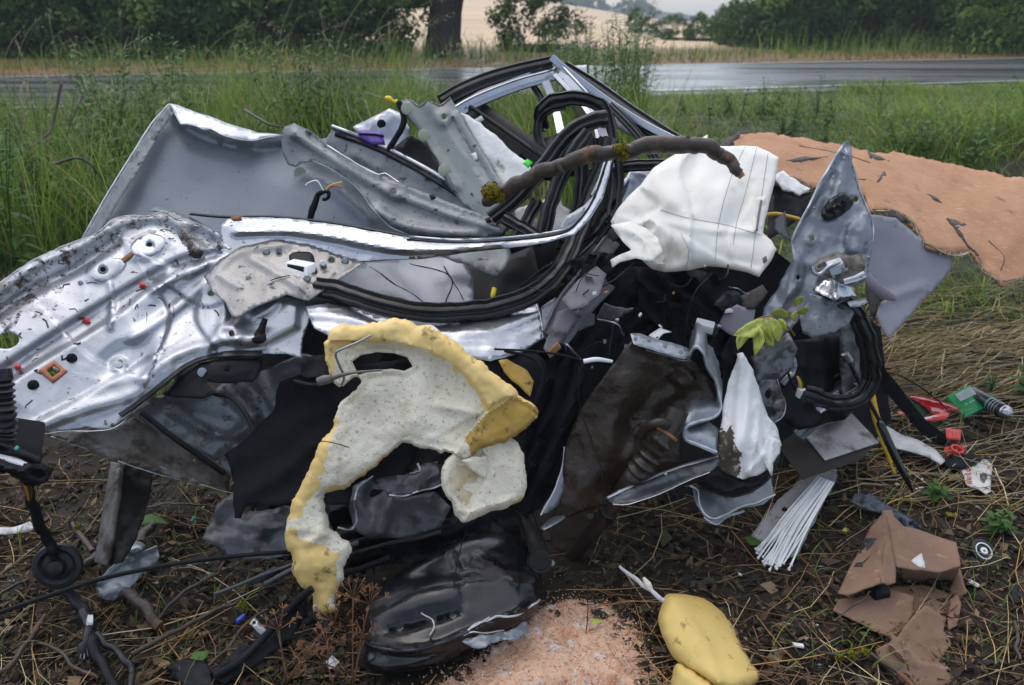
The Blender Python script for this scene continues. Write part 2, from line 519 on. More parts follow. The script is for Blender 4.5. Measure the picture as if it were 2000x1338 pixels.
M['grey'] = pm('grey_primer', (.215, .235, .26), (.165, .18, .205), 3.5, .40, .4, [(8, .2, .008)], [(MUD, 110, .66, .70), (MUD, 60, .67, .73)], 130, coat=.2)
M['grey_green'] = pm('grey_green_primer', (.205, .222, .218), (.15, .163, .16), 5, .44, .35, [(8, .2, .008)], (MUD, 40, .61, .69), 140)
M['grey_dirty'] = pm('grey_primer_dirty', (.19, .202, .212), (.13, .138, .146), 6, .40, .5, [(9, .25, .008), (60, .1, .003)], [(MUD, 100, .62, .67), (MUD, 26, .58, .68)], 130)
M['sheet_dark'] = pm('dark_sheet_metal', (.10, .105, .115), (.055, .057, .064), 6, .4, .4, [(40, .15, .004)], (MUD, 18, .55, .70), 130)
M['plate'] = pm('stained_plate', (.24, .238, .24), (.17, .166, .16), 7, .38, .8, [(9, .2, .006)], [(MUD, 110, .62, .67), (MUD, 26, .60, .70)], 140)
M['litter'] = pm('soil_litter', (0, 0, 0), None, 5, .6, attr=True, spec=.25)
M['zinc'] = pm('zinc_edge', (.36, .385, .41), (.24, .255, .275), 20, .4, .8, None, (MUD, 30, .62, .72))
M['bright'] = pm('bright_torn_metal', (.62, .63, .64), (.45, .455, .46), 60, .4, .6)
M['chrome'] = pm('bright_trim', (.46, .475, .50), (.38, .39, .415), 12, .24, .92, None, (MUD, 50, .64, .7))
M['muddy_metal'] = pm('muddy_metal', (.20, .19, .175), (.09, .075, .06), 9, .5, .25, [(50, .3, .006)], [(MUD, 12, .45, .62), ((.5, .5, .5), 26, .66, .72)])
M['rubber'] = pm('black_rubber', (.010, .0105, .012), (.017, .018, .020), 14, .36, 0, [(120, .06, .002)], (MUD, 40, .66, .75), 0, rvar=.12, spec=.32)
M['rubber_brown'] = pm('brown_rubber', (.020, .017, .015), (.012, .011, .011), 16, .42, 0, None, (MUD, 30, .55, .7), rvar=.12, spec=.3)
M['plastic_black'] = pm('black_plastic', (.008, .0085, .010), (.013, .0135, .016), 9, .42, 0, [(200, .08, .002)], (MUD, 40, .64, .74), spec=.12)
M['tank'] = pm('tank_plastic', (.006, .0065, .009), (.010, .0105, .013), 5, .20, 0, [(18, .12, .01), (150, .06, .002)], [((.05, .04, .035), 9, .54, .75), ((.30, .26, .22), 150, .70, .74)], rvar=.10)
M['fabric'] = pm('black_fabric', (.010, .0108, .0145), (.0065, .007, .009), 30, .85, 0, [(420, .25, .002)], ((.05, .045, .04), 60, .70, .78), spec=.2)
M['fabric_grey'] = pm('lilac_grey_trim', (.15, .146, .162), (.11, .107, .12), 12, .7, 0, [(300, .15, .002)], (MUD, 18, .60, .74))
M['lilac'] = pm('lilac_plastic', (.27, .26, .30), (.21, .20, .235), 4, .55, 0, [(300, .06, .001)], (MUD, 30, .66, .74))
M['brown_felt'] = pm('wet_brown_underseal', (.038, .024, .0155), (.020, .013, .0085), 14, .34, 0, [(38, .5, .012), (140, .35, .003)], [((.09, .075, .065), 26, .64, .72)], rvar=.2, spec=.35)
M['hose'] = pm('dark_brown_hose', (.036, .024, .017), (.020, .014, .010), 15, .40, 0, [(90, .2, .003)])
M['foam_white'] = pm('torn_foam', (.86, .80, .66), (.78, .70, .53), 9, .95, 0, [(60, .5, .006), (240, .7, .003)], [((.36, .31, .24), 90, .57, .70), ((.22, .19, .15), 24, .68, .78), ((.55, .49, .39), 9, .54, .78)], spec=.15, sss=.15)
M['foam_yellow'] = pm('yellow_foam_skin', (.74, .51, .16), (.80, .59, .25), 6, .6, 0, [(220, .12, .002)], [((.10, .07, .035), 22, .60, .72)], spec=.35, sss=.1)
M['foam_ochre'] = pm('ochre_foam', (.38, .235, .05), (.48, .32, .085), 18, .9, 0, [(170, .4, .003)], [((.09, .06, .03), 30, .58, .7)], spec=.25)
M['foam_tan'] = pm('tan_foam', (.55, .40, .20), (.70, .62, .46), 26, .9, 0, [(170, .4, .003)], [((.12, .09, .06), 40, .62, .7)], spec=.2)
M['foam_clean'] = pm('clean_yellow_foam', (.70, .52, .18), (.60, .42, .12), 5, .62, 0, [(240, .1, .002)], [((.24, .15, .06), 30, .60, .72), ((.55, .36, .09), 4, .50, .75)], spec=.35, sss=.08)
M['airbag'] = pm('white_airbag_cloth', (.83, .80, .73), (.77, .74, .66), 5, .8, 0, [(700, .12, .001), (22, .12, .01)], [((.45, .39, .28), 9, .58, .80), ((.30, .25, .17), 60, .68, .76)], spec=.3)
M['airbag_muddy'] = pm('muddy_white_cloth', (.82, .81, .80), (.76, .75, .73), 8, .85, 0, [(60, .2, .004)], [((.45, .40, .33), 12, .56, .76), (MUD, 90, .66, .74)], spec=.3)
M['cloth_mud'] = pm('mud_soaked_cloth', (.13, .10, .07), (.06, .045, .03), 14, .8, 0, [(60, .3, .006)], [((.45, .40, .33), 40, .55, .66)])
M['insulation'] = pm('white_fleece', (.78, .77, .75), (.68, .67, .64), 14, .95, 0, [(90, .4, .006)], [((.16, .11, .06), 12, .60, .72)], spec=.2)
M['stitch'] = pm('grey_stitching', (.33, .32, .32), None, 5, .8)
M['headliner'] = pm('tan_fibreboard', (.47, .262, .152), (.385, .205, .11), 3.0, .9, 0, [(160, .35, .003), (9, .3, .02)], [((.36, .185, .10), 4.5, .48, .66), ((.22, .13, .08), 11, .62, .72), ((.34, .17, .085), 40, .50, .8, (1, 6, 1)), ((.62, .40, .26), 26, .56, .8, (1, 4, 1)), ((.12, .08, .05), 34, .69, .75)], spec=.2)
M['fibre'] = pm('torn_board_fibre', (.46, .37, .26), (.30, .24, .17), 60, .95, 0, [(220, .6, .004)], spec=.1)
M['dark_fibre'] = pm('dark_board_fibre', (.10, .085, .075), (.05, .045, .045), 50, .9, 0, [(150, .5, .004)])
M['bark'] = pm('wet_bark', (.060, .040, .028), (.030, .022, .018), 22, .5, 0, [(70, .6, .004, (1, 1, 1)), (18, .4, .008)], [((.20, .085, .035), 16, .58, .68)], rvar=.15)
M['wood_end'] = pm('snapped_wood', (.40, .20, .10), (.30, .14, .06), 50, .8)
M['lichen'] = pm('yellow_lichen', (.25, .19, .018), (.13, .11, .02), 60, .95, 0, [(160, .8, .006)], spec=.1)
M['moss'] = pm('green_moss', (.12, .13, .012), (.20, .19, .02), 60, .95, 0, [(160, .8, .006)], spec=.1)
M['leaf_yellow'] = pm('yellow_green_leaf', (.40, .42, .07), (.27, .33, .05), 26, .45, 0, None, ((.14, .08, .02), 50, .68, .72), sss=0)
M['leaf_green'] = pm('weed_leaf', (.07, .17, .028), (.045, .115, .02), 20, .55, spec=.25, leafy=.3)
M['leaf_mid'] = pm('pale_weed_leaf', (.10, .21, .045), (.07, .15, .035), 20, .55, spec=.25, leafy=.3)
M['card'] = pm('brown_cardboard', (.245, .148, .098), (.185, .108, .07), 6, .8, 0, [(90, .25, .003), (12, .35, .012)], [((.13, .075, .045), 8, .55, .75), ((.36, .23, .155), 40, .60, .75)], spec=.25)
M['card_print'] = pm('black_print', (.02, .018, .018), None, 5, .7)
M['yellow_paint'] = pm('yellow_strap', (.62, .38, .012), (.52, .31, .012), 10, .5, 0, None, (MUD, 30, .62, .7))
M['yellow_clip'] = pm('yellow_clip', (.75, .55, .02), None, 5, .4)
M['white_plastic'] = pm('white_plastic', (.78, .78, .77), (.70, .70, .69), 20, .4, 0, None, (MUD, 40, .68, .75))
M['red_clip'] = pm('red_plastic_clip', (.62, .045, .05), None, 5, .45)
M['red_plastic'] = pm('coral_red_plastic', (.72, .06, .045), (.60, .045, .04), 10, .4)
M['lens_red'] = pm('red_lens', (.42, .012, .02), (.30, .008, .015), 12, .15, coat=.5)
M['lens_inside'] = pm('dark_green_lens_back', (.02, .055, .03), None, 5, .4)
M['orange_frame'] = pm('orange_clip_frame', (.45, .15, .06), (.38, .12, .05), 12, .5)
M['green_card'] = pm('green_card', (.012, .30, .09), (.010, .26, .08), 10, .45)
M['label_grey'] = pm('pale_label', (.42, .50, .48), (.36, .44, .43), 40, .6)
M['green_sticker'] = pm('green_sticker', (.04, .65, .03), None, 5, .4)
M['purple'] = pm('purple_plastic', (.13, .06, .33), (.10, .045, .27), 9, .4)
M['hose_white'] = pm('white_sleeve', (.78, .79, .80), None, 5, .5)
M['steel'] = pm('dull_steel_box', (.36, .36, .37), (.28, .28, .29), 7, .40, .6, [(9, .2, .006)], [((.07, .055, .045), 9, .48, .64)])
M['steel_side'] = pm('dark_steel', (.030, .027, .024), (.018, .016, .014), 8, .55, 0, spec=.15)  # side faces coloured far darker than the lid
M['rod'] = pm('grey_wire', (.33, .34, .35), None, 6, .35, .8)
M['film'] = pm('clear_film', (.66, .66, .66), (.55, .55, .57), 14, .22, 0, [(40, .6, .008)], (MUD, 30, .66, .74), alpha=.42)
M['film_white'] = pm('white_film', (.62, .61, .59), (.50, .49, .47), 14, .4, 0, [(30, .5, .01)], (MUD, 20, .62, .74))
M['bag_dark'] = pm('dark_blue_bag', (.018, .028, .05), (.03, .045, .075), 12, .25, 0, [(40, .5, .01)])
M['can_black'] = pm('black_can', (.014, .015, .018), None, 5, .3, 0, coat=.3)
M['print_grey'] = pm('grey_print', (.34, .36, .38), None, 5, .5)
M['print_red'] = pm('red_print', (.52, .03, .035), None, 5, .5)
M['adhesive'] = pm('pale_adhesive', (.42, .46, .34), (.36, .40, .30), 20, .6)
M['rust'] = pm('rust_patch', (.30, .15, .06), (.22, .10, .04), 25, .85)
M['copper'] = pm('copper_wire', (.55, .26, .16), None, 5, .4, .7)
M['red_wire'] = pm('red_wire', (.45, .03, .04), None, 5, .4)
M['blue_wire'] = pm('blue_plastic', (.03, .07, .45), None, 5, .4)
M['teal'] = pm('teal_plastic', (.05, .40, .35), None, 5, .4)
M['absorbent'] = pm('absorbent_granules', (.70, .47, .33), (.60, .37, .24), 60, .9, 0, [(420, .9, .003)], [((.46, .19, .075), 11, .53, .70), ((.34, .11, .035), 26, .60, .70), ((.62, .58, .55), 20, .55, .66), ((.30, .24, .20), 90, .62, .70)], spec=.2)
M['granule'] = pm('loose_granule', (0, 0, 0), None, 5, .9, attr=True, spec=.2)
M['grass'] = pm('grass_blade', (0, 0, 0), None, 5, .5, attr=True, spec=.3, leafy=.45)
M['straw'] = pm('dead_straw', (0, 0, 0), None, 5, .55, attr=True, spec=.4)
M['stalk'] = pm('seeding_grass', (.30, .27, .14), (.22, .22, .10), 30, .7)
M['weed_brown'] = pm('dry_umbel', (.22, .10, .035), (.15, .065, .025), 30, .7)
M['flower_white'] = pm('white_umbel', (.66, .68, .64), None, 5, .8)
M['flower_violet'] = pm('violet_flower', (.22, .16, .42), None, 5, .8)
M['crown_dark'] = pm('tree_leaf_dark', (0, 0, 0), None, 5, .6, attr=True, spec=.15, leafy=.3)
M['trunk'] = pm('tree_bark', (.040, .034, .028), (.022, .019, .017), 12, .85, 0, [(14, .8, .03, (1, 1, .25))])
def ground_mat():
    m = bpy.data.materials.new('ground'); m.use_nodes = True
    nt = m.node_tree; N = nt.nodes; L = nt.links; b = N['Principled BSDF']
    tc = N.new('ShaderNodeTexCoord')
    a = N.new('ShaderNodeVertexColor'); a.layer_name = 'col'
    n1 = N.new('ShaderNodeTexNoise'); n1.inputs['Scale'].default_value = 22; n1.inputs['Detail'].default_value = 8; n1.inputs['Roughness'].default_value = .65
    n2 = N.new('ShaderNodeTexNoise'); n2.inputs['Scale'].default_value = 5; n2.inputs['Detail'].default_value = 5
    for n in (n1, n2): L.new(tc.outputs['Object'], n.inputs[0])
    hs = N.new('ShaderNodeMapRange'); hs.inputs[3].default_value = .55; hs.inputs[4].default_value = 1.5
    hs.inputs[1].default_value = .25; hs.inputs[2].default_value = .75
    L.new(n1.outputs[0], hs.inputs[0])
    mu = N.new('ShaderNodeMix'); mu.data_type = 'RGBA'; mu.blend_type = 'MULTIPLY'; mu.inputs[0].default_value = 1
    L.new(a.outputs[0], mu.inputs[6]); L.new(hs.outputs[0], mu.inputs[7])
    L.new(mu.outputs[2], b.inputs['Base Color'])
    r = N.new('ShaderNodeMapRange'); r.inputs[1].default_value = .35; r.inputs[2].default_value = .65; r.inputs[3].default_value = .45; r.inputs[4].default_value = .95
    L.new(n2.outputs[0], r.inputs[0]); L.new(r.outputs[0], b.inputs['Roughness'])
    bp = N.new('ShaderNodeBump'); bp.inputs['Strength'].default_value = .7; bp.inputs['Distance'].default_value = .03
    L.new(n1.outputs[0], bp.inputs['Height'])
    L.new(bp.outputs[0], b.inputs['Normal'])
    b.inputs['Specular IOR Level'].default_value = .22
    return m
M['ground'] = ground_mat()
def road_mat():
    m = bpy.data.materials.new('wet_asphalt'); m.use_nodes = True
    nt = m.node_tree; N = nt.nodes; L = nt.links; b = N['Principled BSDF']
    tc = N.new('ShaderNodeTexCoord')
    mp = N.new('ShaderNodeMapping'); mp.inputs['Rotation'].default_value = (0, 0, R(-7)); mp.inputs['Scale'].default_value = (.10, 1.1, 1)
    L.new(tc.outputs['Object'], mp.inputs[0])
    n = N.new('ShaderNodeTexNoise'); n.inputs['Scale'].default_value = 1.2; n.inputs['Detail'].default_value = 6; n.inputs['Roughness'].default_value = .6
    L.new(mp.outputs[0], n.inputs[0])
    r = N.new('ShaderNodeMapRange'); r.inputs[1].default_value = .35; r.inputs[2].default_value = .62; r.inputs[3].default_value = .10; r.inputs[4].default_value = .5
    L.new(n.outputs[0], r.inputs[0]); L.new(r.outputs[0], b.inputs['Roughness'])
    b.inputs['Base Color'].default_value = (.042, .043, .048, 1)
    n2 = N.new('ShaderNodeTexNoise'); n2.inputs['Scale'].default_value = 60; n2.inputs['Detail'].default_value = 3
    L.new(tc.outputs['Object'], n2.inputs[0])
    bp = N.new('ShaderNodeBump'); bp.inputs['Strength'].default_value = .25; bp.inputs['Distance'].default_value = .01
    L.new(n2.outputs[0], bp.inputs['Height']); L.new(bp.outputs[0], b.inputs['Normal'])
    return m
M['road'] = road_mat()
M['paint_line'] = pm('worn_white_line', (.55, .55, .54), (.25, .25, .25), 4, .4)
# ------------------------------------------------------------------ details that sit on bent surfaces
SURF = {}
_sheet, _pillow = sheet, pillow
def sheet(name, outline, dep, mat, parent=None, **k):
    o = _sheet(name, outline, dep, mat, parent, **k)
    f = tps(dep); rl = k.get('relief', ())
    SURF[o] = lambda Q: f(Q) - relief_of(np.asarray(Q, float)[:, :2], rl)
    return o
def pillow(name, outline, dep, mat, parent=None, **k):
    o = _pillow(name, outline, dep, mat, parent, **k)
    f = tps(dep); rl = k.get('relief', ()); rim = k.get('rim', 40); fr = k.get('front', .05)
    ol = catmull(np.asarray(outline, float)[:, :2], n=4, closed=True)
    def s(Q):
        Q = np.asarray(Q, float)[:, :2]; d = pdist(Q, ol, True)[0]
        return f(Q) - fr * np.sqrt(np.clip(1 - (1 - np.clip(d / rim, 0, 1)) ** 2, 0, 1)) - relief_of(Q, rl) * np.clip(d / 12, 0, 1)
    SURF[o] = s
    return o
def sy(o, u, v):
    return float(SURF[o](np.array([[u, v]]))[0])
def line_on(name, o, pts, r, mat, parent=None, off=.002, k=6, step=8, **kw):
    c = catmull(np.array([(p[0], p[1], 0) for p in pts], float), step=step)[:, :2]
    Y = SURF[o](c) - off
    return tube(name, unproj(c[:, 0], c[:, 1], Y), r, mat, parent, k, 1, world=True, **kw)
def disc_on(name, o, u, v, r, mat, parent=None, h=.004, **k):
    return disc(name, u, v, sy(o, u, v) - .001, r, mat, parent, h, **k)
def patch_on(name, o, pts, mat, parent=None, off=.003, thick=.003, **k):
    """a small flat piece lying on a surface"""
    pts = [tuple(p[:2]) for p in pts]
    Y = SURF[o](np.array(pts)) - off
    return sheet(name, pts, [(p[0], p[1], y) for p, y in zip(pts, Y)], mat, parent, res=k.pop('res', 8), step=k.pop('step', 5), thick=thick, smooth=k.pop('smooth', False), **k)
def H(u, v, ru, rv=None, an=0, n=10):
    rv = rv or ru; c, s = math.cos(R(an)), math.sin(R(an))
    return [(u + ru * math.cos(t) * c - rv * math.sin(t) * s, v + ru * math.cos(t) * s + rv * math.sin(t) * c) for t in np.arange(n) * 2 * math.pi / n]
def edge_on(name, o, pts, r, mat, parent=None, off=0.0, wob=.002, seed=0, flat=.5):
    """bent torn edge of a sheet: a thick irregular lip"""
    return line_on(name, o, pts, r * .62, mat, parent, off, prof=CIRC(6) * np.array([1, flat]), wob=wob, seed=seed, step=7)
def ribbon(name, pts, w, mat, parent=None, thick=.0015, dirv=(0, 1, .15), n=6, wvar=.15, seed=0, angle=60):
    """a folded band of sheet metal: path swept along a width direction"""
    c = wpath(pts, n); d = np.asarray(dirv, float); d /= np.linalg.norm(d)
    t = np.arange(len(c))
    ww = w * (1 + wvar * 2 * vnoise(t * .4, t * 0, seed))
    V = np.stack([c - d * .1 * ww[:, None], c + d * .45 * ww[:, None], c + d * ww[:, None] + .004 * np.stack([vnoise(t * .7, t * 0, seed + 1)] * 3, 1)], 1).reshape(-1, 3)
    Fs = []
    for i in range(len(c) - 1):
        for j in range(2):
            a = i * 3 + j; Fs.append((a, a + 1, a + 4, a + 3))
    return link_mesh(name, V, Fs, mat, parent, None, True, angle, thick, 0)
# ------------------------------------------------------------------ fast mesh from arrays
def fast_mesh(name, V, Q, mat, col=None, kind=None, label=None, cat=None, parent=None, smooth=True, origin=None):
    V = np.asarray(V, np.float32); Q = np.asarray(Q, np.int32); k = Q.shape[1]
    org = np.zeros(3, np.float32) if origin is None else np.asarray(origin, np.float32)
    me = bpy.data.meshes.new(name)
    me.vertices.add(len(V)); me.vertices.foreach_set('co', (V - org).ravel())
    me.loops.add(Q.size); me.loops.foreach_set('vertex_index', Q.ravel())
    me.polygons.add(len(Q)); me.polygons.foreach_set('loop_start', np.arange(len(Q), dtype=np.int32) * k)
    me.polygons.foreach_set('loop_total', np.full(len(Q), k, np.int32))
    me.polygons.foreach_set('use_smooth', np.full(len(Q), smooth))
    me.materials.append(mat)
    if col is not None:
        a = me.color_attributes.new('col', 'FLOAT_COLOR', 'POINT')
        a.data.foreach_set('color', np.concatenate([col, np.ones((len(col), 1))], 1).astype(np.float32).ravel())
    me.update(calc_edges=True)
    o = bpy.data.objects.new(name, me); COL.objects.link(o)
    if parent is not None: o.parent = parent
    elif origin is not None: o.location = origin
    return tag(o, label, cat, None, kind)

# ------------------------------------------------------------------ the ground
ys = np.concatenate([-np.geomspace(60, .3, 26), [0, .4, .8, 1.1], np.arange(1.3, 4.6, .022), 4.6 * np.exp(np.arange(1, 118) * .0435)])
ts = np.linspace(-1, 1, 281)
yy, tt = np.meshgrid(ys, ts, indexing='ij')
xx = tt * (2.4 + 1.15 * np.abs(yy))
zz = terrain(xx, yy)
rd = on_road(xx, yy); zz[rd] = .43
V = np.stack([xx, yy, zz], -1).reshape(-1, 3)
n0, n1 = yy.shape
i, j = np.meshgrid(np.arange(n0 - 1), np.arange(n1 - 1), indexing='ij')
a = (i * n1 + j).ravel(); Q = np.stack([a, a + 1, a + n1 + 1, a + n1], 1)
mud = np.array([.023, .0150, .0095]); under = np.array([.030, .032, .012]); dry = np.array([.16, .10, .04]); stub = np.array([.50, .355, .215])
x, y = V[:, 0], V[:, 1]
w = sstep(3.6, 5.2, y + .8 * fbm(x * .7, y * .7, 8))[:, None]
c = mud * (1 - w) + under * w
w = sstep(road_y1(x) - .1, road_y1(x) + .2, y)[:, None]; c = c * (1 - w) + dry * w
w = sstep(25, 28, y)[:, None]; c = c * (1 - w) + (stub * (1 + .22 * fbm(x * .05, y * .25, 9)[:, None])) * w
w = sstep(262, 270, y)[:, None]; c = c * (1 - w) + np.array([.03, .05, .025]) * w
fast_mesh('ground', V, Q, M['ground'], np.clip(c, 0, 1), 'structure')

# ------------------------------------------------------------------ the road
def band(name, f0, f1, z, mat, xs):
    V = []; Q = []
    for x in xs:
        a, b = f0(x), f1(x)
        for k in range(9):
            t = k / 8
            V.append((x, a + (b - a) * t, z + .05 * math.sin(math.pi * t) * (1 if b - a > 2 else 0)))
    for k in range(len(xs) - 1):
        for q in range(8): Q.append((k * 9 + q, (k + 1) * 9 + q, (k + 1) * 9 + q + 1, k * 9 + q + 1))
    return fast_mesh(name, V, Q, mat, None, 'structure')
xs = np.linspace(-34, 60, 140)
band('road', lambda x: road_y0(x) + .06 * math.sin(x * 2.1) + .05 * math.sin(x * 5.3), lambda x: road_y1(x) + .1 * math.sin(x * 1.7), .455, M['road'], xs)
band('road_edge_line', lambda x: road_y0(x) + .42, lambda x: road_y0(x) + .54, .482, M['paint_line'], xs)
band('road_edge_line', lambda x: road_y1(x) - .45, lambda x: road_y1(x) - .33, .482, M['paint_line'], xs)

# ------------------------------------------------------------------ grass, straw
def blades(name, base, h, wd, lean, az, cols, mat, seg=3, droop=1.0, kind='stuff', curl=None):
    """ribbon blades: arrays of base points, heights, widths, lean (m), azimuth, colour"""
    n = len(base)
    t = np.linspace(0, 1, seg + 1)
    dirx = np.stack([np.cos(az), np.sin(az), 0 * az], -1)
    side = np.stack([-np.sin(az + .6), np.cos(az + .6), 0 * az], -1)
    up = np.array([0, 0, 1.0])
    P_ = base[:, None] + dirx[:, None] * (lean[:, None] * t ** 1.8)[..., None] + up * (h[:, None] * (t - droop * .35 * t ** 3 * np.clip(lean / np.maximum(h, .01), 0, 1.6)[:, None]))[..., None]
    w = wd[:, None] * (1 - .92 * t ** 1.4) * .5
    A = P_ - side[:, None] * w[..., None]; B = P_ + side[:, None] * w[..., None]
    V = np.stack([A, B], 2).reshape(-1, 3)
    idx = np.arange(n)[:, None] * (seg + 1) * 2 + np.arange(seg)[None] * 2
    Q = np.stack([idx, idx + 1, idx + 3, idx + 2], -1).reshape(-1, 4)
    c = np.repeat(cols[:, None], (seg + 1) * 2, 1).reshape(-1, 3)
    return fast_mesh(name, V, Q, mat, c, kind)
def pal(cols, n, var=.26):
    cols = np.array(cols); c = cols[RNG.integers(0, len(cols), n)]
    return np.clip(c * (1 + var * RNG.standard_normal((n, 1))), .005, .9)
GREENS = [(.14, .27, .034), (.09, .21, .026), (.19, .31, .05), (.25, .30, .07), (.075, .14, .026), (.28, .25, .10)]
LIGHT = [(.24, .35, .05), (.30, .37, .07), (.19, .31, .042), (.35, .34, .11), (.13, .23, .034)]
DRYG = [(.30, .20, .075), (.24, .15, .05), (.34, .25, .11), (.14, .14, .05), (.20, .12, .04)]
def scatter(n, x0, x1, y0, y1, keep, clump=2.0, seed=0):
    x = RNG.uniform(x0, x1, n); y = RNG.uniform(y0, y1, n)
    m = keep(x, y) & (fbm(x * clump, y * clump, seed) > RNG.uniform(-.75, .15, n))
    x, y = x[m], y[m]
    return np.stack([x, y, terrain(x, y) - .01], -1)
def wreck_foot(x, y):
    return (x > -1.35) & (x < 2.3) & (y < 4.0)
# left and behind the wreck: long green grass
b = scatter(92000, -13, 1.2, 1.6, 11.2, lambda x, y: (y < road_y0(x) - .05) & ~wreck_foot(x, y) & (x > -1.6 - 1.15 * y) & ((y > 2.9) | (x < -2.3 - .3 * vnoise(x * 2, y * 2, 4))) & ~((x > -.2) & (y < 4.6)), 1.6, 21)
n = len(b); h = RNG.uniform(.14, .46, n) * (1 + .4 * fbm(b[:, 0] * .9, b[:, 1] * .9, 4)) * sstep(12.5, 9.0, b[:, 1] + .0) ** .5
blades('verge_grass', b, h, RNG.uniform(.004, .010, n) * (.8 + .06 * b[:, 1]), h * RNG.uniform(.1, 1.0, n), RNG.uniform(0, 6.28, n), pal(GREENS + [(.24, .21, .10)], n), M['grass'], 4)
# right: the bank of shorter, lighter and partly flattened grass
b = scatter(104000, .6, 15, 3.9, 15, lambda x, y: (y < road_y0(x) - .05) & (x < 1.6 + 1.0 * y) & (y > 4.3 - .16 * x + .4 * vnoise(x * 2, y * 2, 3)), 1.3, 33)
n = len(b); h = RNG.uniform(.06, .24, n) * (1 + .9 * fbm(b[:, 0] * .8, b[:, 1] * .8, 6)) * (.7 + .6 * np.exp(-((b[:, 0] - 5.2) / 2.0) ** 2))
blades('bank_grass', b, h, RNG.uniform(.004, .010, n) * (.8 + .06 * b[:, 1]), h * RNG.uniform(.4, 2.2, n), RNG.normal(2.6, 1.1, n), pal(LIGHT + GREENS[:3] + [(.27, .24, .11)], n), M['grass'], 4)
# far side of the road: dry orange verge
b = scatter(40000, -24, 36, 10.0, 30, lambda x, y: (y > road_y1(x) + .02) & (y < road_y1(x) + 4.5), .8, 41)
n = len(b); d = b[:, 1] - road_y1(b[:, 0]); h = RNG.uniform(.12, .35, n) * (.5 + .35 * d) * (1 + 1.4 * fbm(b[:, 0] * .35, b[:, 1] * .6, 15))
cc = pal(DRYG, n) ; g = pal(GREENS, n); w = sstep(.6, 2.4, d + .8 * fbm(b[:, 0] * .4, b[:, 1] * .4, 3))[:, None]
blades('far_verge_grass', b, h, RNG.uniform(.018, .04, n), h * RNG.uniform(.1, .8, n), RNG.uniform(0, 6.28, n), cc * (1 - w) + g * w, M['grass'], 2)

STRAWC = [(.44, .31, .12), (.36, .22, .07), (.50, .38, .19), (.24, .14, .05), (.54, .44, .26), (.13, .075, .03)]
def straws(name, xy, ln, az, rad, cols, lift=.006, mat=None, bend=.15):
    n = len(xy); t = np.array([-.5, -.15, .2, .5])
    d = np.stack([np.cos(az), np.sin(az)], -1); s = np.stack([-d[:, 1], d[:, 0]], -1)
    bd = RNG.normal(0, bend, n)
    XY = xy[:, None] + d[:, None] * (ln[:, None] * t)[..., None] + s[:, None] * (ln * bd)[:, None, None] * (t ** 2)[None, :, None]
    Z = terrain(XY[..., 0], XY[..., 1])
    Z = np.maximum(Z, Z.max(1, keepdims=True) - .02) + lift + RNG.uniform(0, .03, n)[:, None] * (t + .5 + RNG.uniform(-.3, .3, (n, 4)))
    C = np.concatenate([XY, Z[..., None]], -1)
    r = rad[:, None] * np.array([1, 1, .9, .7])
    V = np.stack([C + np.concatenate([s * math.cos(q), np.full((n, 1), math.sin(q))], 1)[:, None] * r[..., None] for q in (0, 2.09, 4.19)], 2).reshape(-1, 3)
    idx = np.arange(n)[:, None, None] * 12 + np.arange(3)[None, :, None] * 3
    k = np.arange(3)[None, None]
    Q = np.stack([idx + k, idx + (k + 1) % 3, idx + 3 + (k + 1) % 3, idx + 3 + k], -1).reshape(-1, 4)
    return fast_mesh(name, V, Q, mat or M['straw'], np.repeat(cols[:, None], 12, 1).reshape(-1, 3), 'stuff')
# combed straw on the right, loose straw everywhere
def pts_img(n, u0, u1, v0, v1):
    u = RNG.uniform(u0, u1, n); v = RNG.uniform(v0, v1, n)
    d = rays(u, v); Y = CAM_H / -(d[:, 2] / d[:, 1])
    for _ in range(4):
        xy = d[:, 0] / d[:, 1] * Y
        Y = (CAM_H - terrain(xy, Y)) / -(d[:, 2] / d[:, 1])
    return np.stack([d[:, 0] / d[:, 1] * Y, Y], -1)
xy = np.vstack([pts_img(1050, 1690, 2400, 650, 790), pts_img(560, 1700, 2400, 560, 690), pts_img(230, 1650, 2400, 780, 1000)])
n = len(xy)
straws('combed_straw', xy, RNG.uniform(.12, .42, n), RNG.normal(.22, .35, n), RNG.uniform(.0012, .0030, n), pal(STRAWC[:3] + STRAWC[4:5] * 2 + [(.60, .50, .32), (.22, .22, .07)], n, .25), .012)
xy = np.vstack([pts_img(1300, -400, 700, 880, 1500), pts_img(1250, 1150, 2450, 950, 1500), pts_img(160, 500, 1300, 1000, 1400)])
xy = xy[fbm(xy[:, 0] * 4.5, xy[:, 1] * 4.5, 77) > RNG.uniform(-.25, .75, len(xy))]
n = len(xy); nn_ = n // 3
straws('loose_straw', xy, RNG.uniform(.03, .24, n) ** 1.0, RNG.normal(.3, 1.0, n), RNG.uniform(.0006, .0016, n) * np.where(np.arange(n) % 9 == 0, 1.8, 1), pal(STRAWC[:2] + STRAWC[3:4] * 2 + [(.16, .09, .035), (.10, .06, .03), (.40, .20, .07), (.52, .42, .24)], n, .35), .006, bend=.3)
xy = np.vstack([pts_img(3600, -400, 700, 880, 1500), pts_img(3800, 1150, 2450, 800, 1500)])
n = len(xy)
straws('soil_litter', xy, RNG.uniform(.012, .06, n), RNG.uniform(0, 6.28, n), RNG.uniform(.0008, .003, n), pal([(.05, .03, .018), (.09, .055, .03), (.03, .02, .013), (.20, .13, .06)], n, .3), .004)
xy = np.vstack([pts_img(60, -40, 560, 900, 1400), pts_img(110, 1180, 2060, 900, 1420), pts_img(60, 1700, 2060, 820, 1000)])
n = len(xy)
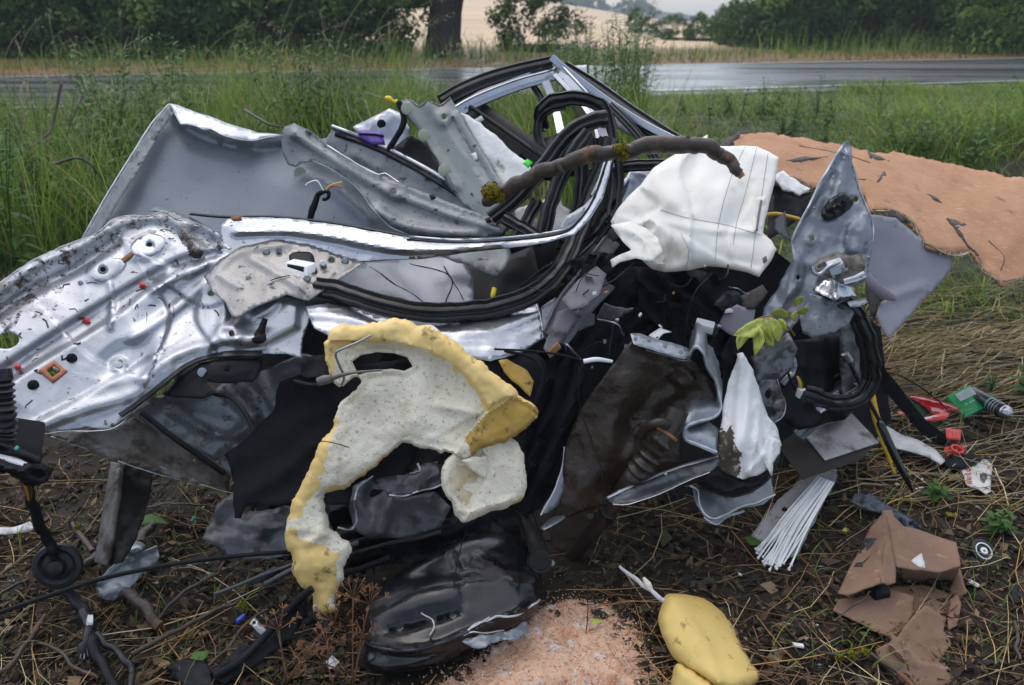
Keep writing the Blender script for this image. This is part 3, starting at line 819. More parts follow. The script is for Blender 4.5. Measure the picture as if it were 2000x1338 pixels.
straws('long_straw', xy, RNG.uniform(.16, .42, n), RNG.normal(.1, 1.1, n), RNG.uniform(.0009, .0017, n), pal([(.50, .34, .13), (.44, .24, .07), (.56, .44, .22), (.34, .16, .05), (.60, .50, .30)], n, .2), .016, bend=.2)
# green sprouts through the mud
xy = np.vstack([pts_img(420, 1500, 2300, 560, 1330), pts_img(150, -60, 650, 900, 1330), pts_img(500, 1740, 2080, 470, 640)])
n = len(xy); b = np.concatenate([xy, terrain(xy[:, 0], xy[:, 1])[:, None]], 1)
h = RNG.uniform(.03, .13, n)
blades('sprout_grass', b, h, RNG.uniform(.003, .006, n), h * RNG.uniform(.2, 1.4, n), RNG.uniform(0, 6.28, n), pal(GREENS, n), M['grass'], 4)
# rotting leaf and bark litter trodden into the mud
xy = np.vstack([pts_img(5200, -400, 720, 870, 1500), pts_img(6000, 1150, 2450, 760, 1500), pts_img(500, 500, 1200, 1050, 1420), pts_img(1500, 1680, 2080, 560, 800)])
n = len(xy); C_ = np.concatenate([xy, (terrain(xy[:, 0], xy[:, 1]) + RNG.uniform(.002, .014, n))[:, None]], 1)
a_ = RNG.uniform(0, 6.28, n); s_ = RNG.gamma(2.2, .0042, n) + .002; d_ = np.stack([np.cos(a_), np.sin(a_), RNG.normal(0, .35, n)], 1); e_ = np.stack([-np.sin(a_), np.cos(a_), RNG.normal(0, .35, n)], 1)
V = np.stack([C_ - d_ * s_[:, None], C_ + e_ * (s_ * RNG.uniform(.25, .7, n))[:, None], C_ + d_ * s_[:, None] * 1.1, C_ - e_ * (s_ * RNG.uniform(.25, .7, n))[:, None]], 1).reshape(-1, 3)
fast_mesh('leaf_litter', V, np.arange(n * 4).reshape(n, 4), M['litter'], np.repeat(pal([(.035, .022, .013), (.06, .036, .02), (.10, .058, .028), (.02, .014, .010), (.15, .10, .05), (.045, .05, .018), (.07, .045, .03)], n, .3)[:, None], 4, 1).reshape(-1, 3), 'stuff')
# clods of soil
n = 1500; xy = np.vstack([pts_img(800, 1180, 2060, 780, 1420), pts_img(700, -60, 720, 900, 1420)])
OCT = np.array([(1, 0, 0), (-1, 0, 0), (0, 1, 0), (0, -1, 0), (0, 0, 1), (0, 0, -1)], float)
OF = np.array([(0, 2, 4), (2, 1, 4), (1, 3, 4), (3, 0, 4), (2, 0, 5), (1, 2, 5), (3, 1, 5), (0, 3, 5)])
r = RNG.uniform(.004, .018, n) ** 1.0
V = (np.concatenate([xy, (terrain(xy[:, 0], xy[:, 1]) + r * .3)[:, None]], 1)[:, None] + OCT[None] * r[:, None, None] * RNG.uniform(.6, 1.3, (n, 6, 1)) + RNG.normal(0, .15, (n, 6, 3)) * r[:, None, None]).reshape(-1, 3)
fast_mesh('soil_clods', V, (np.arange(n)[:, None, None] * 6 + OF[None]).reshape(-1, 3), M['granule'], np.repeat(pal([(.03, .021, .015), (.045, .032, .022), (.022, .016, .011)], n)[:, None], 6, 1).reshape(-1, 3), 'stuff')

# ------------------------------------------------------------------ trees
def crown_mesh(name, rx, ry, z0, z1, nclump, per, leaf, pal_, seed, low=0.0):
    g = np.random.default_rng(seed)
    u = g.normal(size=(nclump, 3)); u /= np.linalg.norm(u, axis=1)[:, None]
    cz = (z0 + z1) / 2; hz = (z1 - z0) / 2
    rr = g.uniform(.35, 1, nclump) ** .6
    c = u * rr[:, None] * np.array([rx, ry, hz]) + np.array([0, 0, cz])
    cr = g.uniform(.16, .34, nclump) * min(rx, hz)
    N = nclump * per
    d = g.normal(size=(N, 3)); d /= np.linalg.norm(d, axis=1)[:, None]
    p = np.repeat(c, per, 0) + d * (np.repeat(cr, per) * g.uniform(.45, 1.1, N))[:, None] * np.array([1, 1, .75])
    p[:, 2] = np.maximum(p[:, 2], low + g.uniform(0, .2, N))
    nr = d + g.normal(0, .7, (N, 3)) + np.array([0, 0, .4]); nr /= np.linalg.norm(nr, axis=1)[:, None]
    t = np.cross(nr, g.normal(size=(N, 3))); t /= np.linalg.norm(t, axis=1)[:, None]
    b = np.cross(nr, t); s = (leaf * g.uniform(.6, 1.4, N))[:, None]
    V = np.stack([p - t * s, p - b * s * .45 + nr * s * .12, p + t * s, p + b * s * .45 + nr * s * .12], 1).reshape(-1, 3)
    Q = np.arange(N * 4).reshape(N, 4)
    cc = np.array(pal_)[g.integers(0, len(pal_), nclump)] * (1 + .25 * g.standard_normal((nclump, 1)))
    cc = np.clip(np.repeat(cc, per, 0) * (1 + .2 * g.standard_normal((N, 1))), .004, .4)
    return V, Q, np.repeat(cc, 4, 0)
DARK = [(.055, .115, .025), (.075, .145, .032), (.036, .075, .019), (.10, .175, .04), (.13, .20, .05)]
MIDG = [(.065, .125, .032), (.085, .15, .04), (.05, .10, .026)]
BRT = [(.12, .22, .035), (.155, .25, .045), (.085, .17, .03)]
CROWNS = {}
for nm, a in {'wide': (3.2, 2.6, -1.6, 8, 90, 100, .15, DARK, 1), 'tall': (2.6, 2.4, -1.5, 10, 80, 110, .14, DARK, 2), 'bush': (1.8, 1.5, -1.0, 3.0, 52, 110, .085, DARK, 3),
              'midbush': (1.9, 1.7, -.9, 2.4, 50, 110, .08, MIDG, 4), 'bright': (2.6, 2.2, -1, 6, 70, 110, .11, BRT, 5), 'midtree': (3.0, 2.6, -1.5, 9, 80, 110, .14, MIDG, 6),
              'round': (1.0, .9, 0, 1.7, 26, 90, .06, MIDG, 7)}.items():
    V, Q, c = crown_mesh('crown', *a)
    o = fast_mesh('crown', V, Q, M['crown_dark'], c); CROWNS[nm] = o.data; bpy.data.objects.remove(o)
def tree(kind, u, Y, s=1.0, trunk=True, label='', cat='tree', group=None, rz=0, dx=0):
    p = P(u, 60, Y); p.z = float(terrain(p.x, p.y))
    t = thing(cat if cat != 'tree' else 'leafy_tree', label, cat, p, group)
    o = bpy.data.objects.new('crown', CROWNS[kind]); COL.objects.link(o); o.parent = t; o.scale = (s, s, s); o.rotation_euler = (0, 0, rz)
    hh = {'wide': 5, 'tall': 6, 'bright': 4, 'midtree': 5}.get(kind, 1.2) * s
    V, Fs = sweep(np.array([p + Vector((.05 * math.sin(q * 2.1), .05 * math.cos(q * 1.7), q * hh - .1)) for q in np.linspace(0, 1, 6)]), np.linspace(.16, .06, 6) * s * (1 if hh > 2 else .3), CIRC(8))
    link_mesh('trunk', V, Fs, M['trunk'], t)
    return t
for u, Y, k_ in ((-420, 24, 'wide'), (-640, 25, 'tall'), (-900, 24, 'wide'), (2200, 31, 'tall'), (2380, 33, 'wide'), (2600, 34, 'tall')):
    tree(k_, u, Y, 1.0, label='dark green tree continuing the roadside row beyond the edge of the picture', cat='tree', group='trees beyond the edges of the picture', rz=u)
GL = 'dark trees in the row beyond the road, left of the thick trunk'
k = 0
for u, Y, kind, s in ((-190, 24, 'wide', 1), (-60, 26, 'tall', 1), (90, 23.5, 'wide', .95), (215, 25, 'tall', .9), (330, 23.5, 'bush', 1.3), (450, 24.5, 'wide', .9), (560, 23, 'bush', 1.25), (640, 25, 'tall', .85), (700, 24.5, 'bush', 1.1)):
    tree(kind, u, Y, s, label='dark green tree in the shaded row beyond the road, left of the thick trunk' if kind != 'bush' else 'dark leafy bush filling the shaded tree row left of the thick trunk', cat='tree' if kind != 'bush' else 'bush', group=GL if kind != 'bush' else 'dark bushes between the trees on the left', rz=k * 1.3); k += 1
for q in range(15):
    tree('bush', -110 + q * 57 + random.uniform(-14, 14), random.uniform(21.2, 22.6), random.uniform(.75, 1.05), label='dark bush in the unbroken undergrowth along the far road verge at left', cat='bush', group='undergrowth bushes along the far verge at left', rz=q)
for q in range(11):
    tree('bush' if q % 3 else 'midbush', 1500 + q * 54 + random.uniform(-14, 14), random.uniform(25, 31), random.uniform(.9, 1.2), label='dense bush in the lower hedge across the road at right', cat='bush', group='dense bushes of the lower hedge at right', rz=q)
# the thick trunk
p = P(866, 95, 21.5); p.z = float(terrain(p.x, p.y)) - .1
t = thing('old_tree', 'old tree with the thick dark trunk standing alone before the stubble field', 'tree', p)
ang = np.arange(20) * 2 * np.pi / 20
pr = np.stack([np.cos(ang), np.sin(ang)], 1) * (1 + .08 * np.sin(ang * 5) + .05 * np.sin(ang * 9 + 1))[:, None]
V, Fs = sweep(np.array([p + Vector((.06 * q * q, 0, q)) for q in (0, .25, .6, 1.2, 2, 3, 4.5, 6)]), np.array([.62, .47, .41, .39, .385, .38, .33, .25]), pr)
link_mesh('trunk', V, Fs, M['trunk'], t)
for dx, dz, ex, ez in ((.1, 2.6, 2.4, 4.0), (-.1, 2.3, -2.0, 3.4), (.05, 4, 1.2, 6.5), (0, 5, -1.2, 8)):
    V, Fs = sweep(np.array([p + Vector((dx + (ex - dx) * q, .3 * q, dz + (ez - dz) * q ** .8)) for q in np.linspace(0, 1, 6)]), np.linspace(.16, .04, 6), CIRC(8))
    link_mesh('limb', V, Fs, M['trunk'], t)
for dx, dy, dz, s in ((-1.7, .2, 3.4, .7), (1.4, .3, 3.6, .62), (0, .5, 5.0, .9), (-1.15, -.3, 1.3, .2), (.78, -.3, 1.55, .14)):
    V, Q, c = crown_mesh('crown', 2.6 * s / .7, 2.2 * s / .7, -.6, 3.4 * s / .7, 50, 90, .11, DARK, int(dz * 10))
    fast_mesh('crown', V + np.array([dx, dy, dz]), Q, M['crown_dark'], c, parent=t)
tree('bush', 1050, 24.5, .75, label='dark bush beyond the road just right of the thick trunk', cat='bush')
tree('round', 1252, 40, .8, label='small round pale green shrub at the edge of the stubble field', cat='shrub')
for i, (u, Y, kind, s) in enumerate(((1320, 36, 'midbush', .42), (1375, 35, 'midbush', .45), (1440, 34, 'midbush', .62), (1295, 40, 'midbush', .36))):
    tree(kind, u, Y, s, label='low misty green bush at the left end of the hedge across the road', cat='bush', group='low bushes at the left end of the hedge', rz=i)
k = 0
for u, Y, kind, s in ((1505, 46, 'midtree', .55), (1570, 40, 'wide', .8), (1640, 36, 'tall', .85), (1700, 32, 'bush', 1.3), (1760, 33, 'wide', .9), (1800, 27, 'bush', 1.25), (1870, 30, 'tall', .9), (1930, 27, 'wide', .8), (2050, 30, 'tall', 1), (1660, 30, 'bush', .8), (1560, 34, 'bush', .9)):
    tree(kind, u, Y, s, label='dark green tree in the tall hedge across the road on the right' if kind != 'bush' else 'dark bush at the foot of the tall hedge across the road', cat='tree' if kind != 'bush' else 'bush', group='trees of the hedge across the road' if kind != 'bush' else 'bushes at the foot of the hedge', rz=k * .9); k += 1
tree('bright', 1985, 23, .75, label='bright yellow green tree at the right end of the hedge', cat='tree')

# far hill with its wood
def hillz(x):
    return np.where(True, 3.2 + 3.0 * np.exp(-((x - 20) / 60) ** 2) + .9 * np.sin(x / 23), 0)
hx = np.linspace(-260, 420, 90); hy = np.linspace(268, 420, 14)
X, Yy = np.meshgrid(hx, hy, indexing='ij')
hp = sstep(268, 330, Yy) * (hillz(X) - 2.0 + 5.0 * sstep(120, -60, X)) - 4.0
V = np.stack([X, Yy, hp], -1).reshape(-1, 3); n0, n1 = X.shape
i, j = np.meshgrid(np.arange(n0 - 1), np.arange(n1 - 1), indexing='ij'); a = (i * n1 + j).ravel()
fast_mesh('hill', V, np.stack([a, a + n1, a + n1 + 1, a + 1], 1), M['grass'], np.tile([[.03, .05, .025]], (len(V), 1)), 'structure')
VV = []; QQ = []; CC = []; st = 0
for q in range(80):
    x = RNG.uniform(-70, 260); y = RNG.uniform(265, 330); s = RNG.uniform(.7, 1.5)
    if x > 42 and x < 86: s *= .27
    V, Q, c = crown_mesh('w', 4.5 * s, 4.5 * s, -1, 7.0 * s, 14, 26, .85, MIDG, 100 + q)
    zb = -4.2 + 3.2 * sstep(90, 10, x) + (3 if y > 300 else 0) * sstep(110, 40, x)
    VV.append(V + np.array([x, y, zb])); QQ.append(Q + st); CC.append(c); st += len(V)
fast_mesh('far_wood', np.vstack(VV), np.vstack(QQ), M['crown_dark'], np.vstack(CC), 'stuff')

# ------------------------------------------------------------------ tall plants on the near verge
def stalk_mesh(seed):
    g = np.random.default_rng(seed)
    h = g.uniform(.75, 1.15); ln = g.uniform(.12, .5)
    t = np.linspace(0, 1, 10)
    C = np.stack([ln * t ** 2.6, .05 * np.sin(t * 3) * g.uniform(-1, 1), h * (t - .12 * t ** 5)], -1)
    V, Fs = sweep(C, np.linspace(.0028, .0012, 10), CIRC(4)); V = list(V)
    tip = C[-1]; T = C[-1] - C[-2]; T /= np.linalg.norm(T)
    for q in range(26):     # spikelets of the nodding head
        s = q / 26; b = tip + T * (s - .3) * .26 + np.array([.02 * s, 0, -.10 * s * s]); d = np.array([g.normal(0, .5) + .5, g.normal(0, .5), g.uniform(-.7, .5)]); d /= np.linalg.norm(d)
        L = .045 * (1 - .6 * s); sd = np.cross(d, [0, 0, 1]); sd /= np.linalg.norm(sd) + 1e-6
        k = len(V); V += [b, b + d * L * .5 + sd * .0022, b + d * L, b + d * L * .5 - sd * .0022]; Fs.append((k, k + 1, k + 2, k + 3))
    for q in range(3):
        z = g.uniform(.15, .6) * h; a = g.uniform(0, 6.28); d = np.array([math.cos(a), math.sin(a), 0]); sd = np.array([-d[1], d[0], 0]) * .005
        b = np.array([ln * (z / h) ** 2.6, 0, z]); k = len(V)
        sd = sd * .35; V += [b - sd, b + sd, b + d * .08 + [0, 0, .12] + sd, b + d * .08 + [0, 0, .12] - sd, b + d * .20 + [0, 0, .13]]
        Fs += [(k, k + 1, k + 2, k + 3), (k + 3, k + 2, k + 4)]
    return V, Fs
SM = []
for q in range(8):
    o = link_mesh('grass_stalk', *stalk_mesh(q), M['stalk'], base=False); SM.append(o.data); bpy.data.objects.remove(o)
spots = []
for (u0, u1, n, Y0, Y1) in ((-40, 260, 22, 4.6, 8.8), (250, 480, 16, 5.2, 9), (400, 660, 26, 5.5, 9.2), (660, 800, 16, 4.8, 8.5), (1000, 1260, 14, 5.5, 9), (800, 1000, 5, 5.5, 9), (1680, 1800, 4, 16.4, 19)):
    for q in range(n): spots.append((random.uniform(u0, u1), random.uniform(Y0, Y1)))
for q, (u, Y) in enumerate(spots):
    p = P(u, 200, Y); p.z = float(terrain(p.x, p.y)) - .01
    if on_road(p.x, p.y): continue
    o = bpy.data.objects.new('grass_stalk', SM[q % 8]); COL.objects.link(o); o.location = p
    s = random.uniform(.95, 1.45); o.scale = (s, s, s); o.rotation_euler = (0, random.uniform(-.12, .12), random.gauss(.2, .9))
    tag(o, 'tall seeding grass stalk with a pale nodding head on the roadside verge', 'grass stalk', 'seeding grass stalks along the verge')
def leaf(bm_, base, d, L, W, up=(0, 0, 1), fold=.25, droop=.3, seg=4):
    """pointed folded leaf appended to (V, F)"""
    V, Fs = bm_; d = np.asarray(d, float); d = d / np.linalg.norm(d); up = np.asarray(up, float)
    s = np.cross(d, up); s /= np.linalg.norm(s) + 1e-9; u = np.cross(s, d); k = len(V)
    for i in range(seg + 1):
        t = i / seg; w = W * .5 * math.sin(math.pi * min(1, (.12 + .88 * t)) ** .8) if i < seg else 0
        c = np.asarray(base) + d * L * t - u * droop * L * t * t
        V += [c - s * w + u * fold * w, c, c + s * w + u * fold * w]
    for i in range(seg):
        a = k + i * 3; Fs += [(a, a + 1, a + 4, a + 3), (a + 1, a + 2, a + 5, a + 4)]
def weed(h, n, L, W, seed, mat, label, p, cat='weed', group=None, flowers=None, spread=.25):
    g = np.random.default_rng(seed)
    t = thing('weed_plant', label, cat, p, group)
    ST, LF, FL = ([], []), ([], []), ([], [])
    p = np.array(p)
    for q in range(n):
        a = g.uniform(0, 6.28); ln = g.uniform(.1, 1) * spread * h
        C = np.array([p + np.array([math.cos(a) * ln * s ** 1.5, math.sin(a) * ln * s ** 1.5, h * s * g.uniform(.9, 1)]) for s in np.linspace(0, 1, 6)])
        V, Fs = sweep(C, np.linspace(.004, .0015, 6), CIRC(4)); k = len(ST[0]); ST[0].extend(V); ST[1].extend([tuple(i + k for i in f) for f in Fs])
        for s in np.linspace(.18, 1, max(4, int(h / .055))):
            c = C[0] + (C[-1] - C[0]) * s; aa = g.uniform(0, 6.28)
            leaf(LF, c, (math.cos(aa), math.sin(aa), g.uniform(-.1, .7)), L * (1.15 - .6 * s) * g.uniform(.7, 1.2), W * (1.15 - .6 * s), droop=g.uniform(.1, .5))
        if flowers and g.random() < .75:
            for z in range(14):
                r = .045 * math.sqrt(g.random()); aa = g.uniform(0, 6.28); c = C[-1] + np.array([r * math.cos(aa), r * math.sin(aa), .02 + g.uniform(-.01, .01)])
                k = len(FL[0]); e = .008
                FL[0].extend([c + [e, 0, 0], c + [0, e, .003], c - [e, 0, 0], c - [0, e, -.003]]); FL[1].append((k, k + 1, k + 2, k + 3))
    link_mesh('stem', *ST, mat, t); link_mesh('leaves', *LF, mat, t)['kind'] = 'stuff'
    if FL[0]: link_mesh('flower_head', *FL, flowers, t)
    return t
def gp(u, Y):
    p = P(u, 300, Y); p.z = float(terrain(p.x, p.y)) - .01; return p
q = 0
for u, Y, h in ((1120, 7.2, 1.0), (1165, 6.6, 1.1), (1205, 7.0, 1.2), (1245, 7.6, 1.05), (1140, 8.4, 1.1), (1225, 8.6, 1.2), (1185, 6.0, .75), (1090, 8.0, .8)):
    weed(h, 15, .13, .035, 50 + q, M['leaf_mid' if q % 2 else 'leaf_green'], 'tall flowering weed in the thicket behind the roof corner', gp(u, Y), 'weed', 'tall weeds right behind the roof corner', M['flower_violet'] if q % 3 == 1 else M['flower_white']); q += 1
for u, Y, h in ((975, 7.4, .85), (1000, 9.0, 1.0)):
    weed(h, 4, .07, .02, 70 + q, M['leaf_mid'], 'white umbel flower rising above the raised roof frame', gp(u, Y), 'wildflower', 'white umbels above the roof frame', M['flower_white']); q += 1
for u, Y, h in ((1380, 8.4, .42), (1440, 8.6, .38), (1545, 8.2, .45), (1585, 8.4, .5), (1610, 8.9, .42), (1480, 9.3, .4), (1700, 9.2, .42)):
    weed(h, 3, .09, .05, 90 + q, M['leaf_green'], 'dark leafy weed standing in front of the wet road on the right', gp(u, Y), 'weed', 'leafy weeds at the near edge of the road', None, .15); q += 1
for u, Y, h, s in ((60, 5.0, .35, .12), (130, 5.4, .4, .12), (200, 4.6, .3, .13), (105, 4.3, .28, .12), (30, 4.1, .3, .11), (150, 4.0, .25, .12), (230, 5.2, .35, .1), (-30, 4.6, .35, .12), (290, 5.6, .4, .1)):
    weed(h, 5, s, s * .62, 120 + q, M['leaf_mid' if q % 2 else 'leaf_green'], 'broad leaved weed in the shade left of the upright grey panel', gp(u, Y), 'weed', 'broad leaved weeds left of the grey panel', None, .5); q += 1
for u, Y, h in ((1990, 8.2, .62), (1900, 6.0, .40), (1800, 6.4, .34)):
    weed(h, 8, .12, .06, 140 + q, M['leaf_green'], 'leafy weed clump on the grassy bank at the right edge', gp(u, Y), 'weed', 'weed clumps on the right bank', None, .5); q += 1
# tall clumps of grass and leafy weeds that hide the road
b = []
for q in range(48):
    u, Y = (random.uniform(260, 860), random.uniform(5.2, 9.0)) if q < 26 else (random.uniform(1070, 1270), random.uniform(5.6, 8.6)) if q < 38 else (random.uniform(-80, 250), random.uniform(4.2, 6.0))
    p = gp(u, Y); k_ = random.randint(70, 150); x_ = RNG.normal(p.x, .22, k_); y_ = RNG.normal(p.y, .22, k_); b.append(np.stack([x_, y_, terrain(x_, y_) - .01], -1))
for q in range(12):
    u, Y = random.uniform(1780, 2080), random.uniform(6.4, 9.2)
    p = gp(u, Y); k_ = random.randint(70, 150); x_ = RNG.normal(p.x, .25, k_); y_ = RNG.normal(p.y, .25, k_); b.append(np.stack([x_, y_, terrain(x_, y_) - .01], -1))
b = np.vstack(b); n = len(b); h = RNG.uniform(.45, 1.1, n) * np.where(b[:, 0] > 2, .42, 1)
blades('tall_grass_clumps', b, h, RNG.uniform(.006, .013, n), h * RNG.uniform(.1, .7, n) * np.where(b[:, 0] > 2, 2.6, 1), RNG.uniform(0, 6.28, n), pal(GREENS + LIGHT[:2], n), M['grass'], 5)
WD = [weed(h_, 6, L_, W_, 400 + i_, M['leaf_mid' if i_ % 2 else 'leaf_green'], 'leafy green weed in the thick growth between the wreck and the road at left', gp(u_, Y_), 'weed', 'leafy weeds between the wreck and the road at left', None, .35)
      for i_, (h_, L_, W_, u_, Y_) in enumerate(((.82, .14, .045, 380, 6.2), (.66, .13, .06, 560, 6.6), (.95, .15, .035, 250, 7.0), (.48, .14, .085, 120, 4.9)))]
for q in range(64):
    o = copy_tree(WD[q % 4]); u, Y = (random.uniform(180, 840), random.uniform(4.9, 8.6)) if q < 38 else (random.uniform(-90, 330), random.uniform(4.0, 6.4))
    o.location = gp(u, Y); o.rotation_euler.z = random.uniform(0, 6.28); s_ = random.uniform(.75, 1.25); o.scale = (s_, s_, s_)
WB = [weed(h_, 7, L_, W_, 500 + i_, M['leaf_mid' if i_ % 2 else 'leaf_green'], 'leafy weed growing through the flattened grass of the right hand bank', gp(u_, Y_), 'weed', 'leafy weeds on the right hand bank', None, .7)
      for i_, (h_, L_, W_, u_, Y_) in enumerate(((.28, .12, .05, 1750, 6.8), (.34, .10, .03, 1880, 7.6)))]
for q in range(30):
    o = copy_tree(WB[q % 2]); o.location = gp(random.uniform(1300, 2060), random.uniform(5.6, 9.6)); o.rotation_euler.z = random.uniform(0, 6.28); s_ = random.uniform(.6, 1.2); o.scale = (s_, s_, s_)
# thin dead branches among the left weeds
for q, pts in enumerate((((118, 165, 5.2), (108, 225, 5.1), (95, 260, 5.0), (60, 290, 4.8)), ((160, 185, 5.4), (150, 210, 5.3), (138, 245, 5.2)), ((105, 320, 4.3), (160, 310, 4.35), (215, 370, 4.4)), ((480, 215, 5.3), (520, 240, 5.0), (560, 250, 4.9)))):
    tag(tube('dead_twig', pts, [.010, .007, .004], M['bark'], None, 6, 5, wob=.01, seed=q), ('crooked dead twig sticking up from the weeds at far left', 'short leaning dead twig beside the road at far left', 'bowed dead twig lying low in the left weeds', 'dead twig on the grass just behind the grey panel')[q], 'twig')

# ------------------------------------------------------------------ mist
hz = np.array([(x, y, z) for x in (-330, 480) for y in (-62, 600) for z in (-14, 26)], float)
hb = link_mesh('haze', hz, [(0, 1, 3, 2), (4, 6, 7, 5), (0, 4, 5, 1), (2, 3, 7, 6), (0, 2, 6, 4), (1, 5, 7, 3)], [], None, None, False, base=False)
hm = bpy.data.materials.new('haze'); hm.use_nodes = True
hn = hm.node_tree; hn.nodes.clear()
ho = hn.nodes.new('ShaderNodeOutputMaterial'); hv = hn.nodes.new('ShaderNodeVolumePrincipled')
hv.inputs['Color'].default_value = (.86, .92, 1.0, 1); hv.inputs['Density'].default_value = .0014
hn.links.new(hv.outputs[0], ho.inputs['Volume'])
hb.data.materials.append(hm); hb['kind'] = 'stuff'
# =================================================================== the crushed car body
car = thing('crushed_car', 'crushed silver car body with tangled window frames, black seals and black lining', 'car wreck', P(1100, 900, 2.55) * 1.0)
car.location.z = 0
# interior: added backdrop sheet coloured dark for its shade, seat lining, far side
sheet('shade_backdrop', [(430, 700), (560, 600), (900, 470), (1200, 430), (1500, 480), (1720, 640), (1740, 820), (1640, 940), (1450, 960), (1180, 1120), (900, 1120), (600, 1060), (480, 980)],
      [(430, 700, 2.55), (900, 470, 3.0), (1500, 480, 3.0), (1720, 700, 2.8), (1180, 1120, 2.05), (600, 1060, 2.1), (1000, 800, 2.6), (1500, 800, 2.65)], M['fabric'], car, res=26, relief=[('w', .03, 90, 20, 3), ('c', .08, 160, 2)], thick=.006)
sheet('seat_lining', [(1050, 700), (1085, 620), (1140, 570), (1200, 535), (1240, 520), (1330, 525), (1395, 540), (1420, 600), (1450, 650), (1440, 720), (1395, 745), (1360, 720), (1300, 690), (1240, 690), (1190, 740), (1135, 830), (1100, 900), (1075, 980), (1030, 1010), (1000, 990), (1015, 900), (1040, 800)],
      [(1050, 700, 2.2), (1240, 520, 2.5), (1395, 540, 2.55), (1440, 700, 2.35), (1240, 690, 2.25), (1100, 900, 2.0), (1010, 990, 1.95)], M['fabric'], car, res=11,
      relief=[('w', .026, 30, 22, 5), ('w', .012, 15, 16, 9), ('c', .05, 80, 4), ('r', [(1235, 530), (1180, 640), (1120, 780), (1060, 930)], 16, .03)], thick=.004)
sheet('seat_lining', [(1240, 525), (1330, 520), (1400, 535), (1425, 590), (1400, 640), (1340, 660), (1290, 640), (1250, 600)], [(1240, 525, 2.42), (1400, 535, 2.45), (1400, 640, 2.3), (1290, 640, 2.28)], M['fabric'], car, res=12, relief=[('w', .03, 40, -40, 8), ('c', .06, 50, 9)], thick=.004)
WREN = np.random.default_rng(5)
for q, (u0, u1, v0, v1, Y0, m_, sz) in enumerate([(1090, 1220, 480, 640, 2.16, 'fabric_grey', 26), (1110, 1210, 500, 600, 2.2, 'plastic_black', 34), (1230, 1440, 540, 690, 2.22, 'fabric', 46), (1330, 1440, 560, 680, 2.2, 'sheet_dark', 26)]):
    for z in range(2):
        cu, cv = WREN.uniform(u0, u1), WREN.uniform(v0, v1); a0 = WREN.uniform(0, 6.28)
        ol = [(cu + sz * WREN.uniform(.4, 1.5) * math.cos(a0 + t) * 1.2, cv + sz * WREN.uniform(.35, 1.1) * math.sin(a0 + t)) for t in np.arange(7) * .9]
        yy_ = Y0 + WREN.uniform(0, .1) + (600 - cv) * .0006
        sheet('torn_scrap', ol, [(ol[0][0], ol[0][1], yy_ + WREN.uniform(-.04, .05)), (ol[2][0], ol[2][1], yy_ + WREN.uniform(-.04, .05)), (ol[5][0], ol[5][1], yy_ + WREN.uniform(-.04, .05))], M[m_], car, res=8, relief=[('c', .05, 28, q * 3 + z), ('w', .008, 18, 30 * z, q)], thick=.003, jag=2, seed=q)
for q in range(16):
    u_, v_ = WREN.uniform(1080, 1440), WREN.uniform(500, 700); du_, dv_ = WREN.normal(0, 60), WREN.normal(20, 40); yy_ = 2.12 + (600 - v_) * .0006
    tube('loose_wire', [(u_, v_, yy_ + .05), (u_ + du_ * .4 + WREN.normal(0, 14), v_ + dv_ * .4 + WREN.normal(0, 14), yy_), (u_ + du_, v_ + dv_, yy_ + .03)], WREN.uniform(.0012, .003), M[('plastic_black', 'rod', 'rubber', 'plastic_black', 'rubber')[q % 5]], car, 6, 6, wob=.006, seed=q)
for q in range(12):
    u_, v_ = WREN.uniform(1080, 1440), WREN.uniform(520, 720)
    obox('crumb', P(u_, v_, 2.1 + (600 - v_) * .0006), *(WREN.uniform(.004, .012, 3)), tuple(WREN.uniform(0, 3, 3)), M[('white_plastic', 'fabric_grey', 'rust', 'zinc')[q % 4]], car, .001)
# door skin seen through the window opening
o = sheet('door_skin', [(600, 560), (640, 545), (690, 512), (760, 500), (850, 495), (900, 500), (925, 540), (925, 605), (860, 612), (760, 606), (690, 590)],
      [(620, 555, 2.5), (700, 510, 2.55), (900, 500, 2.5), (920, 605, 2.28), (700, 590, 2.3)], M['grey'], car, res=12, relief=[('s', [(745, 500), (800, 570), (850, 615)], 8, .012, 60), ('s', [(850, 500), (890, 560), (915, 610)], 8, -.010, 50), ('n', .012, 120, 3), ('r', [(690, 540), (790, 580)], 25, .012)])
disc_on('adhesive_pad', o, 760, 578, .012, M['adhesive'], car)
for pts in (((745, 535), (770, 555), (800, 570), (850, 608)), ((800, 515), (880, 540), (870, 590)), ((868, 520), (905, 585)), ((720, 520), (745, 535))):
    line_on('crack', o, pts, .0018, M['plastic_black'], car, .0005, wob=.004, seed=int(pts[0][0]))
sheet('inner_skin', [(840, 492), (900, 485), (985, 470), (1000, 500), (985, 525), (970, 540), (940, 528), (900, 515)], [(840, 492, 2.42), (990, 470, 2.5), (970, 540, 2.36)], M['grey_green'], car, res=9, relief=[('c', .03, 50, 5)], jag=2)
sheet('recess_shade', [(900, 520), (990, 500), (1040, 480), (1060, 560), (1010, 600), (915, 615)], [(900, 520, 2.62), (1040, 480, 2.7), (950, 615, 2.4)], M['plastic_black'], car, res=14, relief=[('c', .05, 70, 3)])  # black sheet put in for the shade of the recess
t = tube('yellow_clip', [(961, 590, 2.2), (963, 575, 2.21), (966, 562, 2.22)], [.002, .008, .007], M['yellow_clip'], car, 8, 4)
